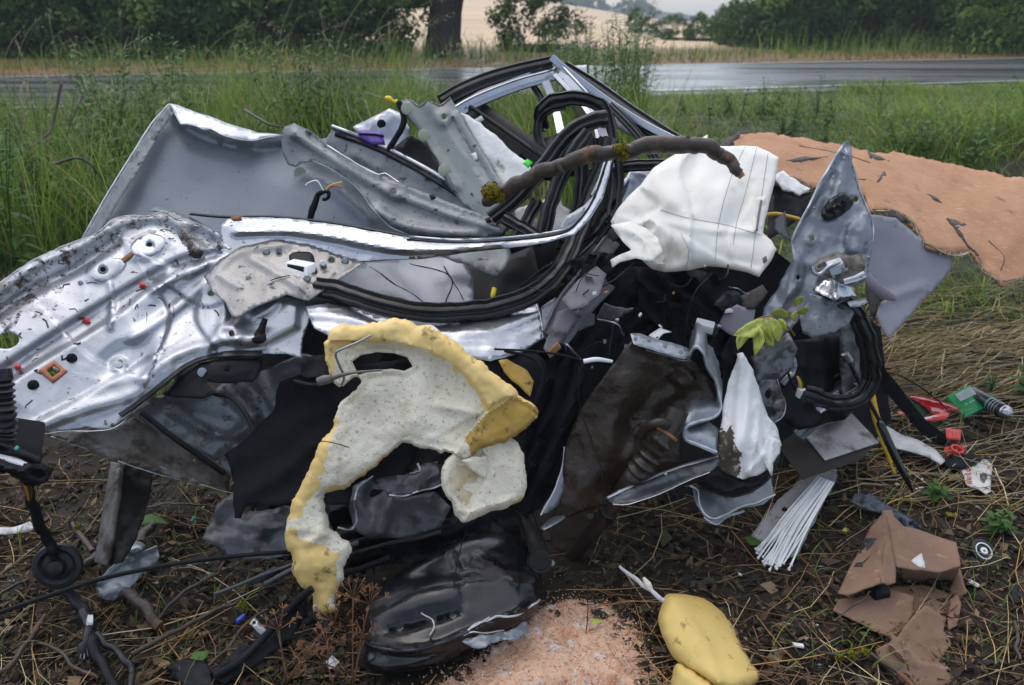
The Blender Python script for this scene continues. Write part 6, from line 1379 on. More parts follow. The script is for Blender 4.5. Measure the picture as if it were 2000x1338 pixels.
# =================================================================== branch
bc = thing('tree_branch', 'bare wet brown branch with yellow lichen lying bowed across the wreck onto the white airbag', 'branch', P(1200, 330, 2.35))
bpth = [(948, 392, 2.36), (975, 378, 2.34), (1030, 350, 2.3), (1095, 320, 2.27), (1160, 303, 2.25), (1215, 295, 2.25), (1280, 282, 2.26), (1340, 282, 2.28), (1390, 292, 2.28), (1422, 312, 2.27), (1446, 340, 2.25)]
tube('limb', bpth, [.019, .021, .022, .020, .023, .021, .025, .023, .022, .019, .014], M['bark'], bc, 16, 9, wob=.014, seed=4)
tube('snapped_end', [(1440, 334, 2.252), (1450, 346, 2.245)], [.013, .009], M['wood_end'], bc, 10, 3)
def tuft(name, u, v, Y, r, n, mat, parent, seed=0, group=None):
    g = np.random.default_rng(seed); c = np.array(P(u, v, Y)); V = []; Fs = []
    for q in range(n):
        d = g.normal(size=3); d /= np.linalg.norm(d); p = c + d * r * g.uniform(.35, 1) * np.array([1, 1, .9]); s = r * g.uniform(.12, .3)
        a = np.cross(d, g.normal(size=3)); a /= np.linalg.norm(a) + 1e-9; b = np.cross(d, a); k = len(V)
        V += [p - a * s, p - b * s + d * s * .6, p + a * s, p + b * s + d * s * .6, p + d * s * .2]; Fs += [(k, k + 1, k + 4), (k + 1, k + 2, k + 4), (k + 2, k + 3, k + 4), (k + 3, k, k + 4)]
    return link_mesh(name, V, Fs, mat, parent, None, True)
tuft('lichen', 960, 374, 2.31, .030, 300, M['lichen'], bc, 1); tuft('lichen', 976, 384, 2.32, .022, 160, M['lichen'], bc, 7); tuft('lichen', 1212, 290, 2.22, .022, 200, M['lichen'], bc, 2); tuft('lichen', 1218, 304, 2.22, .018, 140, M['lichen'], bc, 9)
tube('side_stub', [(1335, 281, 2.27), (1342, 270, 2.27), (1345, 264, 2.27)], [.012, .009, .005], M['bark'], bc, 8, 3)
tube('side_stub', [(1090, 322, 2.26), (1096, 332, 2.25), (1098, 338, 2.25)], [.011, .008, .005], M['bark'], bc, 8, 3); tuft('lichen', 1150, 292, 2.25, .010, 60, M['lichen'], bc, 3)

# =================================================================== torn pillar on the right
tp = thing('torn_pillar', 'torn grey pillar panel standing upright at right with a latch and a black foam pad', 'car pillar', P(1600, 660, 2.2))
TP = [(1645, 285, 2.5), (1690, 400, 2.38), (1705, 480, 2.3), (1640, 560, 2.22), (1540, 650, 2.16), (1552, 490, 2.3), (1612, 335, 2.45), (1490, 620, 2.2)]
pp = sheet('pillar_skin', [(1645, 284), (1656, 276), (1664, 292), (1667, 330), (1678, 370), (1690, 400), (1704, 430), (1706, 470), (1696, 520), (1688, 552), (1650, 560), (1610, 565), (1580, 592), (1558, 630), (1520, 662), (1500, 660), (1484, 630), (1492, 600), (1520, 560), (1548, 510), (1545, 470), (1558, 440), (1578, 405), (1598, 362), (1622, 320)], TP, M['grey'], tp, res=6, holes=[H(1671, 389, 5, 6), H(1586, 466, 5), H(1559, 542, 4, 5)],
      relief=[('s', [(1648, 290), (1625, 330), (1604, 370), (1580, 410), (1555, 455)], 5, .018, 30), ('r', [(1655, 300), (1640, 350), (1625, 400)], 9, .016), ('b', 1672, 462, 20, 36, 10, .022), ('s', [(1548, 475), (1565, 510), (1560, 560), (1500, 640)], 6, .016, 30), ('b', 1586, 466, 14, 14, 0, .008), ('r', [(1690, 420), (1700, 470), (1690, 540)], 6, .014), ('c', .028, 48, 6), ('s', [(1640, 300), (1650, 380), (1660, 450), (1640, 540)], 4, .012, 30)], jag=1.6)
edge_on('torn_edge', pp, [(1650, 288), (1668, 330), (1680, 372), (1694, 405), (1706, 440), (1704, 480)], .004, M['zinc'], tp, seed=2)
edge_on('folded_edge', pp, [(1645, 286), (1622, 322), (1598, 364), (1578, 406), (1558, 442), (1546, 470)], .006, M['zinc'], tp, seed=3)
for u, v in ((1648, 308), (1627, 345), (1590, 405)): disc_on('rivet', pp, u, v, .004, M['bright'], tp, h=.004)
c0 = sy(pp, 1635, 404)
ft = pillow('foam_pad', H(1635, 404, 36, 21, -38, 14), [(1600, 380, c0 - .01), (1660, 380, c0), (1640, 440, c0 - .02)], M['rubber'], tp, front=.022, back=.004, rim=12, res=5, jag=2, relief=[('n', .02, 6, 3), ('c', .02, 9, 5)])
lt = sheet('latch_plate', [(1585, 522), (1600, 505), (1635, 490), (1660, 500), (1682, 495), (1690, 520), (1686, 545), (1655, 556), (1615, 540)], [(1585, 522, 2.2), (1635, 490, 2.24), (1690, 520, 2.2), (1655, 556, 2.14)], M['muddy_metal'], tp, res=6, relief=[('c', .02, 26, 3), ('b', 1635, 520, 22, 12, -20, .02), ('r', [(1600, 515), (1660, 500)], 5, .01)], jag=1)
tube('latch_hook', [(1587, 520, 2.16), (1592, 534, 2.15), (1604, 534, 2.15), (1620, 520, 2.15), (1640, 512, 2.16)], .006, M['chrome'], tp, 8, 5)
pbox('striker', P(1618, 524, 2.15), P(1648, 514, 2.15) - P(1618, 524, 2.15), P(1624, 540, 2.14) - P(1618, 524, 2.15), (0, .03, .01), M['zinc'], tp, .004)
o = sheet('white_fold', [(1588, 566), (1610, 548), (1628, 534), (1645, 552), (1664, 560), (1676, 580), (1655, 582), (1630, 586), (1608, 578)], [(1588, 566, 2.14), (1628, 534, 2.18), (1676, 580, 2.16), (1630, 586, 2.08)], M['chrome'], tp, smooth=False, res=6, relief=[('r', [(1628, 536), (1632, 584)], 6, .024), ('c', .014, 20, 3)], jag=2)
tube('fold_strip', [(1648, 552, 2.13), (1668, 546, 2.13), (1688, 536, 2.14)], .010, M['chrome'], tp, 8, 4, bead(.4), facing=fc)
o = sheet('lower_skin', [(1582, 574), (1608, 580), (1632, 588), (1660, 592), (1668, 612), (1660, 630), (1628, 652), (1590, 662), (1568, 650), (1562, 620)], [(1582, 574, 2.1), (1660, 592, 2.12), (1590, 662, 2.04), (1565, 640, 2.06)], M['grey_dirty'], tp, res=7, relief=[('n', .02, 40, 4), ('r', [(1600, 590), (1600, 650)], 12, .014)], jag=1)
sheet('curled_strip', [(1656, 590), (1690, 584), (1696, 590), (1680, 600), (1662, 600)], [(1656, 590, 2.1), (1696, 586, 2.12), (1670, 600, 2.08)], M['grey'], tp, res=6, jag=1, relief=[('c', .02, 15, 2)])
o = sheet('grey_fin', [(1512, 430), (1528, 418), (1534, 412), (1538, 440), (1545, 470), (1528, 462), (1510, 448)], [(1512, 430, 2.42), (1534, 412, 2.44), (1540, 470, 2.36)], M['sheet_dark'], tp, res=6, jag=1.5)
tag(tube('yellow_cable', [(1494, 420, 2.52), (1515, 418, 2.54), (1535, 422, 2.56), (1560, 428, 2.6)], .007, M['yellow_paint'], None, 8, 5), 'short yellow cable showing between the white airbag and the torn pillar', 'cable')

# right wreck innards
rw = thing('side_wreckage', 'dark tangled metal brackets and black sheets under the torn pillar at right', 'car wreckage', P(1600, 830, 2.45))
sheet('dark_sheet', [(1460, 700), (1520, 670), (1590, 660), (1660, 640), (1700, 680), (1700, 770), (1650, 820), (1560, 840), (1490, 800)], [(1460, 700, 2.4), (1590, 660, 2.45), (1700, 680, 2.5), (1650, 820, 2.38), (1490, 800, 2.3)], M['plastic_black'], rw, res=12, relief=[('c', .07, 70, 4), ('w', .012, 40, 0, 5)])
sheet('side_member', [(1640, 640), (1690, 600), (1710, 660), (1716, 740), (1690, 790), (1650, 800), (1640, 720)], [(1640, 640, 2.4), (1690, 600, 2.45), (1716, 740, 2.42), (1650, 800, 2.34)], M['sheet_dark'], rw, res=8, relief=[('w', .012, 26, 0, 2), ('c', .03, 50, 3)])
sheet('grey_member', [(1468, 700), (1500, 665), (1540, 650), (1558, 680), (1545, 720), (1520, 745), (1490, 760), (1475, 740)], [(1468, 700, 2.28), (1540, 650, 2.3), (1545, 720, 2.24), (1490, 760, 2.22)], M['grey_dirty'], rw, res=7, relief=[('c', .03, 40, 6), ('r', [(1480, 720), (1540, 670)], 8, .016)], jag=1)
o = sheet('crumpled_bracket', [(1475, 770), (1490, 742), (1518, 740), (1526, 770), (1534, 785), (1530, 810), (1515, 822), (1505, 830), (1492, 820), (1478, 800)], [(1475, 770, 2.16), (1518, 740, 2.2), (1532, 800, 2.16), (1500, 828, 2.12)], M['grey_dirty'], rw, res=6, holes=[H(1500, 770, 6, 9)], relief=[('c', .05, 26, 3), ('b', 1520, 790, 12, 10, 0, .03)], jag=1.5)
edge_on('torn_edge', o, [(1518, 740), (1527, 770), (1534, 786), (1530, 812), (1504, 830)], .004, M['zinc'], rw, seed=2)
for q, (pts, r, m) in enumerate(((((1552, 820, 2.34), (1620, 765, 2.4), (1690, 720, 2.44)), .030, 'sheet_dark'), (((1560, 850, 2.36), (1630, 790, 2.4), (1670, 770, 2.42)), .022, 'zinc'), (((1595, 800, 2.3), (1640, 770, 2.34)), .016, 'zinc'), (((1530, 750, 2.3), (1545, 730, 2.32), (1550, 700, 2.34)), .010, 'zinc'), (((1540, 730, 2.2), (1556, 760, 2.2), (1562, 770, 2.2)), .004, 'plastic_black'))):
    tube('crushed_beam', pts, r, M[m], rw, 8, 5, CHAN if r > .012 else None, facing=fc if r > .012 else None, wob=.012, seed=q)
cnn = obox('connector', P(1565, 768, 2.19), .026, .02, .028, (0, .1, .2), M['white_plastic'], rw, .003)
for q, m_ in enumerate(('copper', 'yellow_clip', 'moss')): tube('wire', [(1560 + 4 * q, 760, 2.19), (1561 + 3 * q, 748, 2.2), (1556 + 2 * q, 735, 2.22)], .002, M[m_], rw, 5, 4)
tag(tube('seal_loop', [(1645, 588, 2.12), (1668, 610, 2.12), (1690, 655, 2.12), (1702, 705, 2.12), (1698, 752, 2.12), (1674, 780, 2.10), (1635, 786, 2.08), (1600, 776, 2.06), (1572, 766, 2.08)], .026, M['rubber'], None, 10, 9, SEAL, .6, facing=fc, angle=40, wob=.006), 'thick black rubber door seal hanging in a loop below the torn pillar', 'rubber seal')
tag(tube('seal_loop', [(1655, 600, 2.16), (1680, 650, 2.17), (1690, 710, 2.17), (1684, 755, 2.16), (1650, 776, 2.14)], .016, M['rubber'], None, 10, 9, SEAL, 1.2, facing=fc, angle=40, wob=.008, seed=3), 'thinner black rubber seal nested inside the hanging loop below the torn pillar', 'rubber seal')
# pale papers and foam block deep inside
tag(obox('white_block', P(1376, 637, 2.2), .055, .035, .026, (.2, .15, -.3), M['white_plastic'], None, .003), 'small white foam block on the black lining beside the leaf sprig', 'block')
pp2 = thing('white_papers', 'white papers lying deep in the black lining behind the leaf sprig', 'papers', P(1430, 610, 2.5))
sheet('paper', [(1385, 585), (1415, 575), (1445, 590), (1430, 610), (1400, 612)], [(1385, 585, 2.45), (1445, 590, 2.5), (1410, 612, 2.4)], M['hose_white'], pp2, res=8, thick=.001)
sheet('paper', [(1400, 610), (1440, 595), (1475, 605), (1470, 640), (1430, 655), (1405, 640)], [(1400, 610, 2.42), (1475, 605, 2.46), (1430, 655, 2.36)], M['lilac'], pp2, res=8, thick=.001)
tag(sheet('white_strip', [(1268, 655), (1290, 640), (1312, 648), (1295, 652), (1285, 662)], [(1268, 655, 2.1), (1312, 648, 2.12), (1285, 662, 2.08)], M['white_plastic'], None, smooth=False, res=6, thick=.002), 'small white torn plastic strip sticking up behind the riveted rim', 'strip')
tag(sheet('brown_board', [(1445, 580), (1490, 555), (1500, 570), (1475, 600), (1455, 605)], [(1445, 580, 2.5), (1500, 560, 2.52), (1465, 605, 2.45)], M['dark_fibre'], None, res=8, thick=.006), 'dark brown scrap of board beside the white papers', 'board')
tag(tube('white_sleeve', [(1140, 706, 1.98), (1165, 702, 1.98), (1195, 706, 2.0)], [.007, .007, .005], M['hose_white'], None, 8, 5), 'short white cable sleeve on the black lining left of the brown panel', 'sleeve')
tag(tube('thin_cable', [(965, 682, 1.95), (1030, 685, 1.95), (1090, 692, 1.95), (1142, 706, 1.98)], .0030, M['plastic_black'], None, 6, 6), 'thin black cable running right from the foam to the white sleeve', 'cable')
tag(tube('hanging_wire', [(1138, 706, 1.96), (1130, 740, 1.93), (1134, 800, 1.90), (1155, 860, 1.88), (1175, 920, 1.84), (1180, 1000, 1.80), (1176, 1060, 1.76), (1150, 1130, 1.72), (1148, 1200, 1.65), (1140, 1250, 1.60), (1110, 1285, 1.575), (1075, 1292, 1.57), (1046, 1284, 1.575)], .0014, M['plastic_black'], None, 5, 7), 'long thin black wire hanging across the brown panel and curling on the absorbent', 'wire')

# =================================================================== tan headliner board and lilac trim
hd = thing('headliner_board', 'tan fibre headliner board with ragged torn edges spread out at right', 'headliner', P(1800, 560, 3.1))
HD = [(1425, 262, 3.35), (1560, 268, 3.55), (1750, 300, 3.6), (1900, 330, 3.5), (2060, 362, 3.4), (2060, 570, 2.75), (1905, 500, 2.85), (1770, 425, 2.9), (1600, 360, 2.95), (1500, 310, 3.05)]
hb_ = sheet('board', [(1428, 272), (1445, 260), (1480, 260), (1560, 270), (1640, 283), (1750, 301), (1830, 316), (1900, 330), (2000, 350), (2080, 368), (2100, 560), (2040, 562), (1998, 544), (1960, 552), (1925, 534), (1910, 500), (1895, 490), (1862, 496), (1830, 484), (1812, 478), (1796, 462), (1788, 440), (1770, 424), (1742, 412), (1706, 412), (1690, 380), (1640, 372), (1585, 368), (1560, 352), (1522, 340), (1480, 320), (1435, 300)], HD, M['headliner'], hd, res=11, step=5, thick=.011, jag=5, seed=8,
      relief=[('r', [(1520, 310), (1570, 312), (1620, 305)], 14, .03), ('n', .07, 150, 4), ('w', .010, 170, 75, 6), ('s', [(1690, 300), (1740, 360), (1800, 400), (1880, 440)], 5, .008, 60), ('s', [(1600, 330), (1700, 340), (1800, 360), (2000, 400)], 6, -.008, 50), ('b', 1580, 325, 40, 12, 5, -.02, .8), ('c', .012, 60, 3), ('r', [(1850, 430), (1880, 460), (1905, 500)], 10, .014), ('n', .004, 12, 6)])
for q, pts in enumerate((((1706, 412), (1742, 413), (1770, 426), (1788, 444), (1796, 464), (1815, 480), (1862, 497), (1895, 492)), ((1910, 502), (1926, 534), (1960, 552), (1998, 545), (2040, 560)), ((1524, 342), (1560, 354), (1585, 368)))):
    g = np.random.default_rng(q); c = catmull(np.array([(a, b, 0) for a, b in pts], float), step=2)[:, :2]; Vv = []; Ff = []
    for p in c:
        for r_ in range(2):
            y = sy(hb_, *p) + g.uniform(-.004, .006); p0 = np.array(P(p[0] + g.uniform(-3, 3), p[1] - 4, y)); p1 = p0 + np.array([g.normal(0, .008), g.normal(0, .006), -g.uniform(.006, .022)]); s = np.array([.0025, 0, 0]); k = len(Vv)
            Vv += [p0 - s, p0 + s, p1 + s * .4, p1 - s * .4]; Ff.append((k, k + 1, k + 2, k + 3))
    link_mesh('torn_fibre', Vv, Ff, M['fibre'], hd)['kind'] = 'stuff'
    edge_on('torn_edge', hb_, pts, .011, M['fibre'], hd, off=-.002, wob=.012, seed=q)
for q, pts in enumerate(([(1692, 290), (1702, 302), (1718, 304), (1740, 316), (1720, 312), (1700, 308)], [(1715, 350), (1728, 334), (1732, 346), (1712, 356)], [(1850, 426), (1866, 428), (1888, 438), (1882, 440), (1870, 438), (1882, 462), (1876, 460), (1862, 440)], [(1810, 378), (1830, 388), (1840, 396), (1820, 388)], [(1535, 312), (1570, 306), (1618, 306), (1580, 310), (1550, 316)])):
    patch_on('lifted_shard', hb_, pts, M['dark_fibre'], hd, off=.003, thick=.003, jag=2, seed=q, relief=[('c', .02, 12, q)])
for q, pts in enumerate((((1560, 285), (1640, 300), (1700, 318)), ((1640, 345), (1690, 352)), ((1930, 470), (1960, 500), (1955, 530)))):
    line_on('scratch', hb_, pts, .0022, M['dark_fibre'], hd, .0, wob=.006, seed=q)
line_on('crack', hb_, [(1850, 428), (1872, 452), (1890, 480), (1903, 492), (1908, 500)], .005, M['dark_fibre'], hd, .001, wob=.006)
sheet('torn_fleece', [(1514, 345), (1530, 336), (1560, 352), (1582, 368), (1560, 380), (1530, 370)], [(1514, 345, 2.85), (1582, 368, 2.82), (1530, 372, 2.8)], M['insulation'], hd, res=7, thick=.008, jag=3, relief=[('c', .03, 20, 2)])
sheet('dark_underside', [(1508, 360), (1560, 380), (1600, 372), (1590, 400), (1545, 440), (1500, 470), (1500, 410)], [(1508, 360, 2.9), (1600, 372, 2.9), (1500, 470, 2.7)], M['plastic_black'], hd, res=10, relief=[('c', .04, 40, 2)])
sheet('rolled_corner', [(1408, 285), (1425, 268), (1440, 258), (1452, 256), (1446, 266), (1428, 280), (1420, 292)], [(1408, 285, 3.2), (1450, 257, 3.32), (1420, 292, 3.18)], M['dark_fibre'], hd, res=6, jag=2, thick=.006, relief=[('c', .03, 15, 2)])
sheet('dark_shred', [(1740, 412), (1772, 425), (1780, 436), (1762, 440), (1740, 438), (1720, 430)], [(1740, 412, 2.86), (1780, 436, 2.84), (1720, 430, 2.84)], M['dark_fibre'], hd, res=6, jag=3, thick=.004, relief=[('c', .03, 14, 5)])
lt_ = thing('lilac_trim', 'curved pale lilac grey plastic trim panel hanging below the tan board', 'trim panel', P(1770, 650, 2.7))
lp_ = sheet('panel', [(1704, 420), (1750, 425), (1790, 460), (1830, 485), (1860, 502), (1856, 530), (1830, 560), (1800, 590), (1768, 628), (1736, 662), (1722, 640), (1712, 615), (1722, 590), (1742, 580), (1712, 555), (1694, 530)], [(1704, 420, 2.72), (1860, 502, 2.78), (1800, 590, 2.64), (1736, 662, 2.5), (1712, 560, 2.62)], M['lilac'], lt_, res=8, thick=.003, relief=[('r', [(1722, 588), (1742, 580), (1800, 560)], 10, .016), ('n', .012, 80, 3)])
sheet('brown_shadow', [(1694, 530), (1712, 552), (1732, 580), (1716, 592), (1710, 620), (1718, 640), (1700, 610), (1690, 570)], [(1694, 530, 2.66), (1732, 580, 2.6), (1718, 640, 2.55)], M['dark_fibre'], lt_, res=7, thick=.003)  # brown sheet painted as the shadow inside the trim
tube('rolled_lip', [(1690, 535, 2.56), (1705, 556, 2.54), (1725, 573, 2.53), (1748, 583, 2.54)], [.014, .018, .018, .010], M['lilac'], lt_, 10, 6, bead(.5), facing=fc)
# =================================================================== absorbent heap
def heap():
    ou = [(840, 1350), (880, 1318), (935, 1275), (990, 1242), (1030, 1205), (1065, 1178), (1110, 1166), (1160, 1172), (1200, 1184), (1230, 1205), (1255, 1235), (1275, 1275), (1290, 1320), (1300, 1400), (1100, 1440), (840, 1420)]
    V, Fc, o = tri_region(ou, [], 6, 6, 4, True, 3)
    d = pdist(V, o, True)[0]
    W = np.array([tuple(G(*p)) for p in V])
    h = .046 * sstep(0, 150, d) + .010 * sstep(0, 10, d) + .010 * fbm(V[:, 0] / 26, V[:, 1] / 26, 3) * sstep(0, 40, d) + .004 * fbm(V[:, 0] / 6, V[:, 1] / 6, 5)
    W[:, 2] += h - .006
    Fc = Fc[:, ::-1]
    n = np.cross(W[Fc[0, 1]] - W[Fc[0, 0]], W[Fc[0, 2]] - W[Fc[0, 0]])
    if n[2] < 0: Fc = Fc[:, ::-1]
    return V, Fc, W, d
V, Fc, W, dd_ = heap()
ht = thing('absorbent_heap', 'heap of pale orange absorbent granules poured on the mud beside the fuel tank', 'absorbent', (float(W[:, 0].mean()), float(W[:, 1].mean()), 0))
link_mesh('heap', W, Fc.tolist(), M['absorbent'], ht)
i = RNG.choice(len(W), 9000, p=(1.0 / (1 + dd_ / 40)) / (1.0 / (1 + dd_ / 40)).sum()); n = len(i)
edge = RNG.random(n) < .30
C = W[i] + RNG.normal(0, 1, (n, 3)) * np.where(edge, .055, .008)[:, None] * np.array([1, 1, 0])
C[:, 2] = np.where(edge & (dd_[i] < 30), np.maximum(terrain(C[:, 0], C[:, 1]) + .004, 0), W[i, 2] + .0015)
r = RNG.uniform(.0012, .0030, n)
Vg = (C[:, None] + OCT[None] * r[:, None, None] + RNG.normal(0, .2, (n, 6, 3)) * r[:, None, None]).reshape(-1, 3) - np.array(ht.location)
fast_mesh('granules', Vg, (np.arange(n)[:, None, None] * 6 + OF[None]).reshape(-1, 3), M['granule'], np.repeat(pal([(.70, .45, .31), (.62, .37, .24), (.52, .24, .11), (.74, .52, .38), (.62, .56, .50)], n, .15)[:, None], 6, 1).reshape(-1, 3), 'stuff', parent=ht)

# =================================================================== yellow foam headrest and chip
hr = thing('headrest_foam', 'smooth yellow foam headrest core lying on the mud at the bottom right of centre', 'foam', P(1390, 1338, 1.5))
hf = pillow('foam', [(1296, 1172), (1306, 1161), (1335, 1160), (1365, 1166), (1395, 1182), (1420, 1206), (1445, 1248), (1468, 1288), (1489, 1318), (1478, 1338), (1440, 1352), (1400, 1345), (1362, 1322), (1330, 1300), (1306, 1268), (1290, 1230), (1285, 1204)], [(1290, 1170, 1.68), (1400, 1185, 1.72), (1489, 1318, 1.52), (1440, 1352, 1.44), (1330, 1300, 1.50)], M['foam_clean'], hr, front=.06, back=.10, rim=70, brim=70, res=8, relief=[('s', [(1330, 1165), (1370, 1230), (1400, 1290), (1420, 1350)], 16, .016, 50), ('n', .006, 50, 3), ('n', .002, 8, 4)], jag=1)
tube('stick', [(1208, 1106, 1.80), (1235, 1126, 1.78), (1262, 1148, 1.74), (1284, 1164, 1.70), (1300, 1178, 1.66)], [.004, .006, .006, .007, .006], M['film_white'], hr, 6, 5, wob=.006)
tube('foam_shred', [(1256, 1128, 1.75), (1266, 1142, 1.74), (1274, 1156, 1.73)], [.004, .011, .004], M['foam_white'], hr, 7, 4, wob=.004)
tag(pillow('foam_chip', [(1306, 1345), (1318, 1302), (1335, 1300), (1362, 1318), (1400, 1345), (1390, 1400), (1310, 1400)], [(1306, 1345, 1.46), (1335, 1300, 1.48), (1400, 1400, 1.38)], M['foam_clean'], None, front=.03, back=.05, rim=24, res=8, jag=3, seed=2), 'broken yellow foam piece at the bottom edge under the headrest foam', 'foam')

# =================================================================== cardboard box
cb = thing('cardboard_box', 'wet torn brown cardboard box collapsed on the mud at lower right', 'cardboard box', P(1780, 1300, 1.6))
def flap(pts, dep, **k):
    k.setdefault('relief', [('c', .010, 60, len(pts)), ('n', .006, 60, 3), ('w', .0012, 9, 70, 2)])
    return sheet('flap', pts, dep, M['card'], cb, smooth=False, res=5, step=5, thick=.004, **k)
f1 = flap([(1724, 1000), (1700, 1030), (1685, 1062), (1666, 1096), (1648, 1132), (1636, 1158), (1656, 1162), (1686, 1150), (1722, 1138), (1728, 1080), (1734, 1022)], [(1724, 1000, 1.98), (1636, 1158, 1.72), (1722, 1138, 1.70), (1734, 1022, 1.92)], jag=1)
flap([(1734, 1022), (1727, 1080), (1722, 1138), (1736, 1142), (1749, 1138), (1751, 1116), (1745, 1080)], [(1734, 1022, 1.92), (1722, 1138, 1.70), (1749, 1138, 1.72)], jag=.5)
flap([(1724, 999), (1742, 996), (1746, 1008), (1765, 1026), (1814, 1041), (1867, 1060), (1874, 1085), (1876, 1106), (1836, 1117), (1784, 1113), (1750, 1106), (1740, 1060), (1734, 1022)], [(1724, 999, 1.98), (1867, 1060, 1.92), (1876, 1106, 1.80), (1750, 1106, 1.78)], jag=1)
flap([(1876, 1106), (1836, 1118), (1784, 1114), (1760, 1110), (1770, 1180), (1830, 1170), (1870, 1168), (1888, 1150)], [(1876, 1106, 1.83), (1760, 1110, 1.83), (1830, 1170, 1.88), (1888, 1150, 1.86)], jag=1)
flap([(1872, 1110), (1882, 1140), (1888, 1160), (1876, 1166), (1854, 1158), (1862, 1130)], [(1872, 1110, 1.80), (1888, 1160, 1.74), (1854, 1158, 1.78)], jag=1)
flap([(1870, 1160), (1877, 1180), (1870, 1222), (1852, 1230), (1851, 1206), (1856, 1170)], [(1870, 1160, 1.76), (1870, 1222, 1.66), (1852, 1200, 1.70)], jag=1)
flap([(1628, 1192), (1640, 1170), (1680, 1164), (1740, 1150), (1785, 1166), (1782, 1200), (1766, 1230), (1745, 1248), (1718, 1238), (1700, 1226), (1660, 1208)], [(1628, 1192, 1.70), (1740, 1150, 1.75), (1782, 1200, 1.68), (1718, 1238, 1.62)], jag=1)
flap([(1808, 1184), (1850, 1208), (1843, 1232), (1858, 1258), (1842, 1282), (1848, 1312), (1870, 1340), (1850, 1360), (1760, 1350), (1736, 1310), (1708, 1270), (1745, 1250), (1766, 1228), (1784, 1204)], [(1808, 1184, 1.67), (1850, 1208, 1.66), (1850, 1360, 1.46), (1736, 1310, 1.52), (1745, 1250, 1.58)], jag=1.5, relief=[('s', [(1770, 1260), (1800, 1290), (1860, 1300)], 5, .02, 60), ('r', [(1740, 1260), (1766, 1288)], 4, .016), ('c', .014, 50, 2)])
flap([(1738, 1148), (1800, 1140), (1856, 1160), (1852, 1208), (1808, 1188), (1784, 1206), (1764, 1232), (1750, 1200)], [(1738, 1148, 1.79), (1856, 1160, 1.79), (1852, 1208, 1.70), (1764, 1232, 1.66)], jag=1)
flap([(1740, 1240), (1760, 1250), (1768, 1284), (1762, 1290), (1742, 1268)], [(1740, 1240, 1.57), (1766, 1288, 1.52), (1742, 1268, 1.54)], jag=1)
for pts in ([(1690, 1052), (1714, 1052), (1694, 1076), (1677, 1082)], [(1673, 1100), (1686, 1098), (1702, 1082), (1684, 1108), (1668, 1106)]):
    patch_on('printed_mark', f1, pts, M['card_print'], cb, off=.001, thick=.0006)
f2 = cb.children[2]
patch_on('tape_scrap', f2, [(1780, 1095), (1800, 1080), (1806, 1098), (1808, 1110), (1795, 1108)], M['film_white'], cb, off=.002, thick=.0008)
tag(lathe('tape_roll', P(1700, 1158, 1.735), P(1745, 1154, 1.76) - P(1700, 1158, 1.735), [(0, .022), (.004, .024), (.046, .024), (.050, .022)], M['plastic_black'], None, 20), 'shiny black plastic cylinder lying under the front edge of the cardboard box', 'cylinder')
tag(tube('thin_twig', [(1628, 1212, 1.62), (1660, 1190, 1.64), (1690, 1168, 1.66), (1700, 1155, 1.67)], [.002, .003, .002], M['bark'], None, 6, 5, wob=.006), 'thin twig lying against the front of the cardboard box', 'twig')

# =================================================================== steel box, zip ties, strut, strap
C0 = P(1611, 901, 2.26)
sb = thing('steel_box', 'dull grey steel box streaked with dirt lying tilted on the mud at right', 'metal box', C0)
e1 = P(1715, 867, 2.40) - C0; e2 = P(1559, 837, 2.44) - C0; e3 = P(1571, 937, 2.15) - C0
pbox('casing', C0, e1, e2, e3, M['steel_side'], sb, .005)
n_ = e1.cross(e2).normalized(); n_ = n_ if n_.z > 0 else -n_
pbox('lid', C0 + n_ * .001 - e1 * .01 - e2 * .01, e1 * 1.02, e2 * 1.02, n_ * .006, M['steel'], sb, .003)
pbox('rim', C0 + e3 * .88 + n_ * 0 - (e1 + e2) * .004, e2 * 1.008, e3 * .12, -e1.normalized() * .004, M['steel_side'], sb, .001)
zt = thing('cable_tie_bundle', 'clear plastic bag of white cable ties, their heads fanned out of its torn end', 'cable ties', P(1550, 1060, 2.0))
for q in range(34):
    s = q / 33
    h = (1476 + 62 * s + random.uniform(-8, 8), 1086 + 16 * math.sin(s * 2.5) + random.uniform(-22, 10) + 4 * s)
    m_ = (1530 + 46 * s + random.uniform(-4, 4), 1010 + 18 * s + random.uniform(-6, 6)); e = (1598 + 30 * s, 930 + 12 * s)
    Yh, Ym, Ye = GY(*h, .022) , GY(*m_, .07 + .012 * random.random()), GY(*e, .10 + .01 * random.random())
    ti = tube('cable_tie', [(*h, Yh), (*m_, Ym), (*e, Ye)], .0024, M['white_plastic'], zt, 4, 5, bead(.45), facing=fc)
    if True:
        p = P(*h, Yh - .002); d = (P(*h, Yh) - P(*m_, Ym)).normalized()
        obox('tie_head', p + d * .003, .007, .009, .006, (random.random(), random.random(), random.random()), M['white_plastic'], ti, .0015)
bag = sheet('bag', [(1588, 925), (1612, 912), (1636, 916), (1638, 928), (1622, 960), (1600, 1000), (1580, 1040), (1560, 1080), (1546, 1088), (1520, 1060), (1482, 1056), (1468, 1046), (1490, 1012), (1520, 975), (1552, 945)], [(u, v, GY(u, v, .02)) for u, v in ((1588, 925), (1636, 916), (1600, 1000), (1546, 1088), (1468, 1046), (1530, 970), (1550, 1010))], M['film'], zt, res=8, thick=.0006, relief=[('c', .016, 30, 3), ('w', .004, 24, 30, 2)], jag=2)
patch_on('mud_fleck', bag, H(1562, 983, 6, 5, 0, 7), M['rust'], zt, off=.002, thick=.001); patch_on('mud_fleck', bag, H(1532, 994, 5, 4, 0, 6), M['plastic_black'], zt, off=.002, thick=.001)
gs_ = thing('gas_strut', 'black gas strut stuck slanting into the mud in front of the yellow strap', 'gas strut', P(1785, 965, 2.2))
